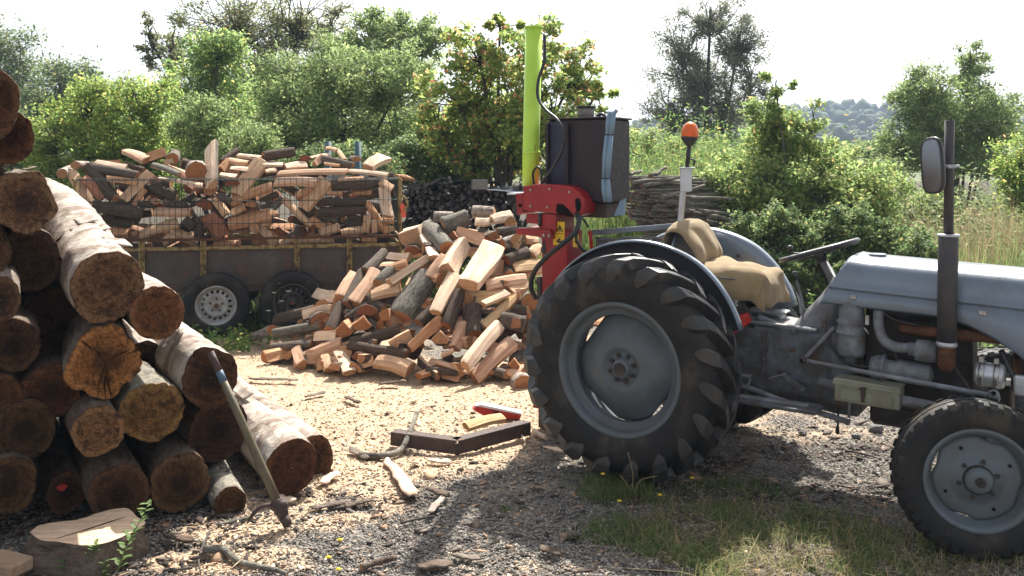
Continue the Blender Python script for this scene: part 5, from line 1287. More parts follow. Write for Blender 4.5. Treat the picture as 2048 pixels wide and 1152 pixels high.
def trailer_wheel(px, t_, side, rimmat):
    c = TR(px, 597 if px < 500 else 590, -0.12); c = Vector((c.x, t_, 0.325)); o = Vector((0, side, 0))
    at = lambda h: c + o * h
    w = MB().lathe([(0.02, 0.155), (0.05, 0.165), (0.065, 0.180), (0.075, 0.196), (0.070, 0.202), (0.055, 0.186), (-0.06, 0.186), (-0.07, 0.2), (-0.06, 0.17), (0.0, 0.15)], c, o, 40, closed=True).build('wheel', rimmat, trailer)
    MB().lathe([(0.06, 0.188), (0.082, 0.215), (0.092, 0.25), (0.09, 0.285), (0.075, 0.315), (0.06, 0.322), (0.03, 0.326), (0.027, 0.320), (0.02, 0.320), (0.017, 0.327), (-0.017, 0.327), (-0.02, 0.32), (-0.03, 0.326), (-0.06, 0.322), (-0.075, 0.315), (-0.09, 0.285), (-0.092, 0.25), (-0.082, 0.215), (-0.06, 0.188)], c, o, 56).build('tyre', M['rubber'], w)
    # wheel centre with real ventilation slots round it
    rows = []
    n = 64
    for (h, r) in ((0.022, 0.170), (0.030, 0.150)): rows.append([at(h) + Vector((math.cos(2 * math.pi * j / n), 0, math.sin(2 * math.pi * j / n))) * r for j in range(n)])
    ring = MB().grid(rows, 0, True, True)
    rows = []
    for (h, r) in ((0.040, 0.122), (0.048, 0.105), (0.042, 0.085), (0.034, 0.060), (0.036, 0.035), (0.05, 0.030), (0.052, 0.0005)): rows.append([at(h) + Vector((math.cos(2 * math.pi * j / n), 0, math.sin(2 * math.pi * j / n))) * r for j in range(n)])
    ring.grid(rows, 0, True, True)
    for k in range(16):
        q = [at(h) + Vector((math.cos(2 * math.pi * (4 * k + d) / n), 0, math.sin(2 * math.pi * (4 * k + d) / n))) * r for h, r in ((0.030, 0.150), (0.040, 0.122)) for d in (0, 1, 2)]
        ring.add(q, [(0, 1, 4, 3), (1, 2, 5, 4)])
    ring.build('wheel_centre', rimmat, w, solid=0.004)
    for k in range(5):
        q = 2 * math.pi * (k + .2) / 5
        MB().disc(at(0.036) + Vector((math.cos(q), 0, math.sin(q))) * 0.062, o, 0.011, 0.014, 6).build('wheel_nut', M['rust_dark'], w)
    MB().disc(at(0.05), o, 0.022, 0.012, 14).build('hub_cap', M['rust'], w)
for px, mt in ((433, M['silver']), (585, M['black'])):
    trailer_wheel(px, -0.10, -1, mt); trailer_wheel(px, TD + 0.10, 1, mt)
    s = TR(px, 597, -.1).x
    MB().tube([(s, -0.02, 0.325), (s, TD + .02, 0.325)], 0.03, 8).beam((s - .22, .04, 0.44), (s + .22, .04, 0.44), 0.05, 0.04).build('axle', M['rust_dark'], trailer)
# ---------------------------------------------------------------- split firewood
WR = random.Random(5)
BK = {'g': 'bark_g', 'd': 'bark_d', 'l': 'bark_l', 'b': 'bark_b'}
FW = {}
def wood_mesh(kind, bk, k):
    """one billet, unit length along X, about unit thickness; split faces 0, bark 1, sawn ends 2"""
    key = (kind, bk, k)
    if key in FW: return FW[key]
    r = random.Random(hash(kind + bk) % 1000 + 17 * k + {'F': 1, 'Q': 2, 'B': 3, 'R': 4}[kind] * 100)
    j = lambda s=0.06: r.uniform(-s, s)
    if kind == 'F':      # slab: broad split face up, thin bark edge below
        sec = [(-.5 + j(), .20 + j()), (-.16 + j(), .27 + j(.05)), (.18 + j(), .25 + j(.05)), (.5 + j(), .17 + j()), (.47 + j(), -.16 + j()), (.2, -.27 + j()), (-.2, -.30 + j()), (-.47 + j(), -.18 + j())]
        mk = [0, 0, 0, 0, 1, 1, 1, 0]
    elif kind == 'Q':    # quarter: ridge up between two split faces, bark beneath
        x = r.uniform(-.14, .14)
        sec = [(-.5 + j(), -.12 + j()), (x - .25, .18 + j(.05)), (x, .46 + j(.04)), (x + .25, .17 + j(.05)), (.5 + j(), -.12 + j()), (.33, -.33 + j()), (.0, -.44 + j()), (-.33, -.34 + j())]
        mk = [0, 0, 0, 0, 1, 1, 1, 1]
    elif kind == 'B':    # half round, bark up
        sec = [(-.5, -.14 + j()), (-.43, .10 + j()), (-.22, .30 + j(.04)), (.04, .36 + j(.04)), (.28, .27 + j(.04)), (.45, .07 + j()), (.5, -.16 + j()), (.17, -.23 + j()), (-.17, -.22 + j())]
        mk = [1, 1, 1, 1, 1, 1, 0, 0, 0]
    else:                # round, bark all over
        n = 12
        sec = [(.5 * math.cos(2 * math.pi * q / n) * (1 + j(.05)), .5 * math.sin(2 * math.pi * q / n) * (1 + j(.05))) for q in range(n)]
        mk = [1] * n
    xs = [-.5, -.46, -.3, -.12, .06, .24, .42, .47, .5]; rows = []
    dx = [r.uniform(-.07, .07) for _ in range(4)]
    tw = r.uniform(-.3, .3); bend = r.uniform(-.10, .10); bend2 = r.uniform(-.08, .08); tap = r.uniform(-.25, .25); sd = r.uniform(0, 50)
    for i, x in enumerate(xs):
        row = []; a = tw * x; sc = 1 + tap * x
        chip = 0.93 if i in (0, len(xs) - 1) else 1.0
        for q, (y, z) in enumerate(sec):
            w = 0.16 if kind != 'R' else 0.07
            g = 1 + w * mn.noise(Vector((x * 2.6, q * 1.9, sd))) + 0.05 * mn.noise(Vector((x * 9, q * 3.1, sd + 7)))
            y2, z2 = y * sc * g * chip, z * sc * g * chip
            xx = x + (0.45 * y * dx[0] * 2 + 0.45 * z * dx[1] * 2 + r.uniform(-.012, .012) if i in (0, 1, len(xs) - 2, len(xs) - 1) else 0)
            row.append(Vector((xx, y2 * math.cos(a) - z2 * math.sin(a) + bend2 * (1 - 4 * x * x), y2 * math.sin(a) + z2 * math.cos(a) + bend * (1 - 4 * x * x))))
        rows.append(row)
    m = MB(); n = len(sec)
    vs = [p for row in rows for p in row]; m.add(vs, [])
    for i in range(len(xs) - 1):
        for q in range(n):
            q2 = (q + 1) % n
            m.f.append([i * n + q, (i + 1) * n + q, (i + 1) * n + q2, i * n + q2]); m.m.append(mk[q]); m.s.append(kind in 'RB' and mk[q] == 1)
    for i, flip in ((0, False), (len(xs) - 1, True)):
        b = len(m.v); c = sum(rows[i], Vector()) / n
        m.v.append(tuple(c))
        for q in range(n):
            q2 = (q + 1) % n; f = [i * n + q, i * n + q2, b]
            m.f.append(f[::-1] if flip else f); m.m.append(2); m.s.append(False)
    FW[key] = m.mesh('firewood_' + kind, [M['split'], M[BK[bk]], M['end']])
    return FW[key]
TONE = {'c': (1.12, 1.10, 1.05), 'p': (1.0, 0.84, 0.74), 't': (0.92, 0.80, 0.66), 'o': (0.86, 0.62, 0.44), 'y': (0.98, 0.86, 0.60), 'b': (0.62, 0.46, 0.37), 'r': (0.55, 0.33, 0.26), 'w': (1.22, 1.22, 1.18)}  # w and partly c put sunlight into the wood colour
def billet(a, b, w, h, kind, bk, tone, roll, up, label, group):
    """billet between world points a and b, thickness w x h, rolled about its length; up = direction its top faces"""
    ax = b - a; L = ax.length
    Mf = frame(ax, up) @ Matrix.Rotation(roll, 3, 'X')
    mw = Matrix.Translation((a + b) / 2) @ Mf.to_4x4() @ Matrix.Diagonal((L, w, h, 1))
    o = link('firewood', wood_mesh(kind, bk, WR.randrange(5)), None, mw)
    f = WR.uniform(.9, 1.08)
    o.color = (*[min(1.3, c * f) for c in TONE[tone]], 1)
    tag(o, label, 'firewood', group)
    return o

# --- the heap: a height field the pieces lie on
def heap_h(x, y):
    dx = x + 0.15; r = math.hypot(dx / (2.4 if dx < 0 else 1.8), (y - 8.65) / (1.70 if y < 8.65 else 0.8))
    return 1.34 * (1 - r ** 1.25) if r < 1 else 0.0
def on_heap(px, py, deep=0.0):
    """where the sight line meets the heap (or the yard)"""
    a, b = (px - 1024) / FPX, (HORY - py) / FPX
    best, bd = None, 1e9
    Y = 6.2
    while Y < 8.95:
        z = CAMH + b * Y; d = z - heap_h(a * Y, Y) - 0.03
        if d < 0: return Vector((a * Y, Y + deep, CAMH + b * (Y + deep)))
        if d < bd: bd, best = d, Y
        Y += 0.02
    Y = best if bd > 0.02 else best
    return Vector((a * (Y + deep), Y + deep, max(0.04, CAMH + b * (Y + deep))))
HA, HB, HC = (500, 480, 3.84), (780, 400, 3.84), (780, 580, 5.484)
# frame, x0, y0, x1, y1, width (in that enlargement), kind, bark, tone, roll deg, end-on?, label
HEAP = [
 (HA, 340, 945, 705, 790, 95, 'F', 'g', 'p', 20, 0, 'long clean pinkish billet lying at the front corner of the heap toward the trailer wheels'),
 (HA, 500, 745, 670, 735, 95, 'Q', 'g', 'w', 0, 0, 'stubby wedge with a bright top resting on the front corner billet'),
 (HA, 165, 820, 475, 800, 75, 'B', 'g', 'o', -8, 0, 'half log lying flat on sawdust, grey bark up and orange split edge below'),
 (HA, 30, 745, 170, 690, 75, 'R', 'b', 'o', 0, 0, 'short round end farthest out from the heap, toward the stacked logs'),
 (HA, 190, 720, 545, 650, 75, 'R', 'l', 'o', 0, 0, 'smooth pale round pole lying on sawdust below the black trailer wheel'),
 (HA, 215, 615, 490, 545, 110, 'B', 'd', 'o', 10, 0, 'dark barked half log right in front of the black trailer wheel'),
 (HA, 425, 575, 640, 525, 115, 'Q', 'g', 'c', 8, 0, 'pale topped chunk lying over the smooth round pole'),
 (HA, 510, 590, 615, 625, 115, 'B', 'd', 'b', 0, 1, 'dark barked chunk end-on beneath the pale topped chunk'),
 (HA, 510, 410, 670, 440, 105, 'Q', 'g', 'w', 15, 0, 'short block with a bright sunlit top perched on the heap edge by the black wheel'),
 (HA, 690, 440, 810, 270, 100, 'F', 'g', 'p', 0, 0, 'short pink plank standing behind the sunlit block'),
 (HA, 745, 500, 860, 240, 80, 'B', 'd', 'b', 20, 0, 'dark bark edged slab standing steeply between two pink planks'),
 (HA, 795, 485, 965, 235, 115, 'F', 'g', 'p', -6, 0, 'long pink plank leaning steeply in front of the grey bark log'),
 (HA, 880, 245, 1035, 85, 85, 'B', 'g', 'b', 0, 0, 'grey bark log sticking up against the trailer side'),
 (HA, 1065, 125, 1225, 130, 75, 'Q', 'g', 'w', 0, 0, 'pale wedge lying across the heap shoulder, its top bright in the sun'),
 (HA, 1075, 215, 1205, 180, 60, 'F', 'g', 'o', 0, 0, 'small orange chunk tucked under the sunlit wedge'),
 (HA, 990, 345, 1085, 225, 100, 'R', 'l', 't', 0, 0, 'stub of mottled pale bark beside the long pink plank'),
 (HA, 935, 430, 1155, 365, 105, 'F', 'g', 't', 0, 0, 'tan slab showing its flat face above the biggest half log'),
 (HA, 610, 690, 700, 490, 85, 'B', 'd', 'b', 0, 0, 'dark slab standing on end below the steep bark edged slab'),
 (HA, 735, 610, 905, 495, 65, 'B', 'd', 'b', 0, 0, 'thin dark bark slab pointing up to the biggest half log'),
 (HA, 830, 540, 965, 560, 115, 'B', 'd', 'r', 0, 1, 'dark half round with its rounded brown end facing out, mid-heap'),
 (HA, 655, 690, 790, 690, 105, 'Q', 'd', 'o', 0, 1, 'orange wedge end low on the heap above the front corner billet'),
 (HA, 800, 645, 925, 640, 110, 'Q', 'd', 'o', 10, 1, 'triangular orange end with a sunlit upper edge, beside the dark half round'),
 (HA, 985, 560, 1105, 590, 120, 'Q', 'd', 'o', 30, 1, 'reddish wedge end just left of the biggest half log'),
 (HA, 770, 795, 1155, 690, 105, 'B', 'd', 'b', 0, 0, 'long dark bark log lying low across the front of the heap'),
 (HA, 755, 805, 1210, 880, 85, 'R', 'd', 'b', 0, 0, 'crooked dark bark pole under the long dark log'),
 (HA, 1075, 810, 1235, 720, 105, 'Q', 'g', 't', 0, 0, 'tan wedge pointing down toward the sawdust, low in the middle'),
 (HA, 975, 925, 1235, 990, 125, 'F', 'g', 't', 5, 0, 'broad clean tan plank lying on edge at the middle of the heap foot'),
 (HA, 580, 890, 615, 1000, 80, 'F', 'g', 't', 0, 0, 'small square block standing at the foot of the front corner billet'),
 (HA, 675, 860, 760, 1020, 95, 'F', 'g', 'c', 0, 0, 'ragged pale splinter block leaning beside the small square block'),
 (HA, 845, 945, 955, 915, 100, 'Q', 'g', 't', 0, 0, 'greyish wedge at the foot of the heap behind the broad tan plank'),
 (HA, 790, 900, 880, 880, 90, 'B', 'd', 'r', 0, 1, 'dark shadowed round end under the crooked pole'),
 (HB, -10, 630, 325, 415, 75, 'Q', 'd', 'c', 0, 0, 'long pale billet slanting up over the biggest half log'),
 (HB, 100, 290, 250, 300, 150, 'Q', 'g', 'c', 25, 1, 'thick half log at the heap shoulder with a tan sawn end toward the trailer post'),
 (HB, 290, 220, 440, 375, 145, 'R', 'l', 'o', 0, 0, 'mottled bark log pointing downhill with an orange sawn end'),
 (HB, 250, 265, 335, 440, 75, 'F', 'g', 'w', 0, 0, 'pale sunlit slab hanging beside the mottled bark log'),
 (HB, 335, 130, 485, 125, 80, 'R', 'b', 'c', 0, 0, 'smooth pale round log on the crest nearest the trailer'),
 (HB, 410, 200, 600, 125, 130, 'R', 'l', 'c', 0, 0, 'lichen covered bark chunk on the crest of the heap'),
 (HB, 640, 95, 805, 95, 90, 'R', 'b', 'c', 0, 0, 'smooth pale round log at the very top of the heap'),
 (HB, 655, 170, 775, 165, 75, 'F', 'g', 'w', 30, 0, 'sunlit white block on the crest under the smooth top log'),
 (HB, 780, 155, 935, 125, 85, 'F', 'g', 'w', 20, 0, 'bright white split slab on the crest beside the red yoke'),
 (HB, 895, 150, 965, 160, 95, 'B', 'g', 't', 0, 1, 'grey barked half round end on the crest touching the red yoke'),
 (HB, 525, 245, 745, 310, 125, 'Q', 'g', 'p', 0, 0, 'large pinkish wedge with a sharp ridge just below the crest'),
 (HB, 750, 250, 835, 300, 110, 'B', 'g', 'b', 0, 1, 'dark grey round end beside the sharp ridged wedge'),
 (HB, 820, 235, 965, 215, 65, 'B', 'g', 't', 0, 0, 'grey bark slab lying level under the bright white slab'),
 (HB, 865, 340, 1005, 285, 90, 'B', 'b', 'o', 0, 0, 'white barked half log with an orange end below the red wedge arm'),
 (HB, 440, 540, 565, 320, 150, 'Q', 'g', 'w', 10, 0, 'bright cream quarter log sliding steeply down the middle of the heap'),
 (HB, 600, 650, 800, 365, 180, 'F', 'd', 'w', 4, 0, 'widest cream slab of the heap, its ragged split face glaring in the sun'),
 (HB, 295, 595, 425, 430, 80, 'F', 'g', 'p', 0, 0, 'pink slab leaning left of the steep cream quarter log'),
 (HB, 345, 625, 425, 590, 95, 'Q', 'g', 'o', 0, 1, 'orange end poking out under the steep cream quarter log'),
 (HB, 75, 905, 305, 570, 215, 'B', 'l', 'p', -35, 0, 'biggest half log of the heap, mottled bark to the sun and a pink split side'),
 (HB, 345, 865, 495, 580, 100, 'F', 'g', 'c', 0, 0, 'narrow cream billet standing steeply in the middle of the heap'),
 (HB, 430, 970, 550, 700, 110, 'B', 'd', 'o', 0, 0, 'dark bark billet in the shade below the narrow cream billet'),
 (HB, 220, 950, 370, 800, 95, 'B', 'd', 'b', 0, 0, 'dark bark billet tucked under the biggest half log'),
 (HB, 150, 1140, 395, 915, 75, 'F', 'd', 'o', 40, 0, 'long thin orange sided pole slanting down to the heap foot'),
 (HB, 310, 1060, 475, 1060, 105, 'Q', 'g', 't', 0, 1, 'pale tan wedge end with a knot, low in the middle of the heap'),
 (HB, 490, 1140, 570, 950, 110, 'Q', 'g', 'p', 0, 0, 'upright pale wedge with an orange lower end, left of the dark slab'),
 (HB, 650, 1040, 625, 820, 150, 'B', 'd', 'b', 0, 0, 'wide dark bark slab hanging upright low in the heap'),
 (HB, 735, 665, 1045, 610, 105, 'F', 'g', 'p', 0, 0, 'level pink plank at the right of the widest cream slab'),
 (HB, 940, 520, 1175, 500, 105, 'F', 'g', 'y', 0, 0, 'level cream block behind the black hose of the splitter'),
 (HB, 545, 755, 905, 745, 100, 'F', 'd', 'y', 25, 0, 'level yellowish billet under the widest cream slab'),
 (HB, 715, 800, 905, 715, 65, 'F', 'g', 'c', 0, 0, 'small pale tongue of wood over the end of the yellowish billet'),
 (HB, 725, 975, 975, 725, 95, 'F', 'g', 'y', -10, 0, 'yellow-brown billet with a dark crack leaning to the tractor tyre'),
 (HB, 1045, 820, 1095, 745, 125, 'R', 'l', 'o', 0, 1, 'round orange end beside the tractor tyre lugs'),
 (HB, 930, 705, 1065, 645, 85, 'F', 'g', 't', 0, 0, 'tan piece just above the round orange end by the tyre'),
 (HB, 895, 470, 1065, 400, 110, 'B', 'd', 'r', 0, 0, 'brown bark piece in the shade right of the widest cream slab'),
 (HB, 1085, 425, 1155, 365, 90, 'F', 'g', 't', 0, 0, 'tan piece in the shade touching the splitter column'),
 (HB, 1040, 300, 1135, 310, 85, 'F', 'g', 't', 0, 0, 'small tan block right under the red wedge arm'),
 (HB, 850, 910, 1045, 950, 155, 'B', 'g', 't', 0, 0, 'broad grey bark slab in the shade beside the tractor tyre'),
 (HB, 110, 390, 230, 385, 90, 'B', 'd', 'r', 0, 1, 'dark brown end under the thick half log at the shoulder'),
 (HB, 455, 270, 530, 275, 75, 'Q', 'd', 'r', 0, 1, 'brown end left of the sharp ridged wedge'),
 (HC, 830, 840, 1195, 385, 145, 'F', 'g', 'c', 25, 0, 'long pale plank propped steeply at the heap foot nearest the tractor'),
 (HC, 925, 980, 1345, 565, 165, 'F', 'g', 'p', 0, 0, 'long pinkish brown plank propped below the pale one, lowest toward the tractor'),
 (HC, 515, 790, 885, 905, 70, 'F', 'g', 'p', 0, 0, 'low pink strip of wood running under the propped planks'),
 (HC, 395, 870, 745, 920, 95, 'B', 'd', 't', -20, 0, 'half log on the sawdust with a pale top and dark sawn end'),
 (HC, 1310, 790, 1425, 830, 140, 'Q', 'g', 'o', 0, 1, 'orange end close against the lowest tyre lugs'),
 (HC, 1310, 890, 1405, 950, 105, 'F', 'g', 'p', 0, 0, 'pale pink chunk below the orange end by the tyre'),
 (HC, 1420, 1000, 1525, 1060, 115, 'R', 'b', 't', 0, 1, 'curled pale bark ring lying on the ground by the tyre'),
 (HC, 560, 725, 700, 655, 60, 'F', 'g', 't', 0, 0, 'small tan stick in the dark gap left of the propped planks'),
]
def in_trailer(px, py):
    t_ = 0.10 if py > 356 else 0.10 + (356 - py) * 0.0075
    p = TR(px, py, t_); return RW(p)
CAMP = Vector((0, 0, CAMH))
def place_traced(items, locate, group, step, jit, deepdir):
    rr = random.Random(3)
    for (fr_, x0, y0, x1, y1, w, kind, bk, tone, roll, endon, lab) in items:
        ox, oy, sc = fr_
        a = locate(ox + x0 / sc, oy + y0 / sc); b = locate(ox + x1 / sc, oy + y1 / sc)
        d = rr.uniform(-jit, jit); mid = (a + b) / 2
        view = (CAMP - mid).normalized()
        if tone in 'wc' and not endon:           # the sunlit ones lie flatter: their lower end is nearer the yard
            lo_ = a if a.z < b.z else b
            sl = abs(a.z - b.z)
            lo_ += (CAMP - lo_).normalized() * min(.16, .55 * sl)
            mid = (a + b) / 2
        wd = w * 1.03 / sc * mid.y / FPX
        kv = .35 if tone in 'wc' or locate is in_trailer and oy + (y0 + y1) / 2 / sc < 350 else .7
        up = (view * kv + Vector((0.12, 0, 0.75))).normalized()
        if endon:
            c = mid - Vector((0, 0, 0.0)); size = max(wd, (b - a).length)
            ln = rr.uniform(.26, .34)
            back = deepdir(rr)
            a2 = c - back * 0.03; b2 = c + back * ln
            billet(a2, b2, size * .95, max(wd, size * 0.8), kind, bk, tone, R(roll), Vector((0, 0, 1)), lab, group)
        else:
            sh = view * d
            hh = wd * {'F': 1.05, 'Q': 0.95, 'B': 1.1, 'R': 1.0}[kind]
            sink = view * (-0.30 * hh)
            billet(a + sh + sink, b + sh + sink, wd, hh, kind, bk, tone, R(roll), up, lab, group)
place_traced(HEAP, on_heap, 'split firewood in the heap', 0, 0.03, lambda r: Vector((r.uniform(-.45, .35), 1.0, r.uniform(-.25, .05))).normalized())
UNSEEN_H = set([2, 5, 9, 10, 11, 12, 15, 16, 18, 20, 22, 23, 28, 29, 33, 36, 38, 40, 41, 43, 45, 48, 49, 52, 53, 54, 60, 61, 62, 64, 65, 68, 71, 76, 81, 82, 84, 85, 86, 88, 90, 94, 96, 102, 103, 105, 108, 110, 112, 116, 117, 119, 122, 126, 128, 130, 133, 135, 140, 142, 143, 144, 146, 147, 150, 159, 160, 161, 162, 163, 165, 166, 172, 177, 179, 182, 184, 185, 187, 188, 189])
UNSEEN_T = set([0, 1, 10, 13, 17, 22, 31, 34, 35, 42, 44, 51, 54, 58, 60, 63, 64, 67, 68, 69, 70, 72, 73, 75, 77, 78, 80, 81, 82, 83, 85, 86, 88, 91, 92, 93, 95, 97, 98, 103, 104, 108, 109, 110, 111, 112, 114, 116, 119, 127, 131, 135, 136, 137, 139, 144])
# pieces inside the heap that show only in the gaps
rr = random.Random(44)
for i in range(190):
    while True:
        x, y = rr.uniform(-2.2, 1.3), rr.uniform(7.0, 8.0 if i % 2 else 9.2)
        h = heap_h(x, y)
        if h > 0.08: break
    layer = rr.uniform(0.06, 0.20) if i < 160 else rr.uniform(.2, .4)
    z = max(0.07, h - layer)
    az, el = rr.uniform(0, math.pi), rr.uniform(-.35, .35)
    d = Vector((math.cos(az) * math.cos(el), math.sin(az) * math.cos(el), math.sin(el))) * rr.uniform(.13, .17)
    c = Vector((x, y, z)); w = rr.uniform(.085, .14)
    a_, b_ = c - d, c + d
    a_.z = max(a_.z, .05); b_.z = max(b_.z, .05)
    o = billet(a_, b_, w, w * rr.uniform(.8, 1.1), rr.choice('FQFQB'), rr.choice('ggd'), rr.choice('tpopt'), rr.uniform(-3, 3), Vector((0, -.3, 1)), 'split billet buried inside the heap, showing only through gaps between others', 'billets inside the heap')
    if i in UNSEEN_H: bpy.data.objects.remove(o)

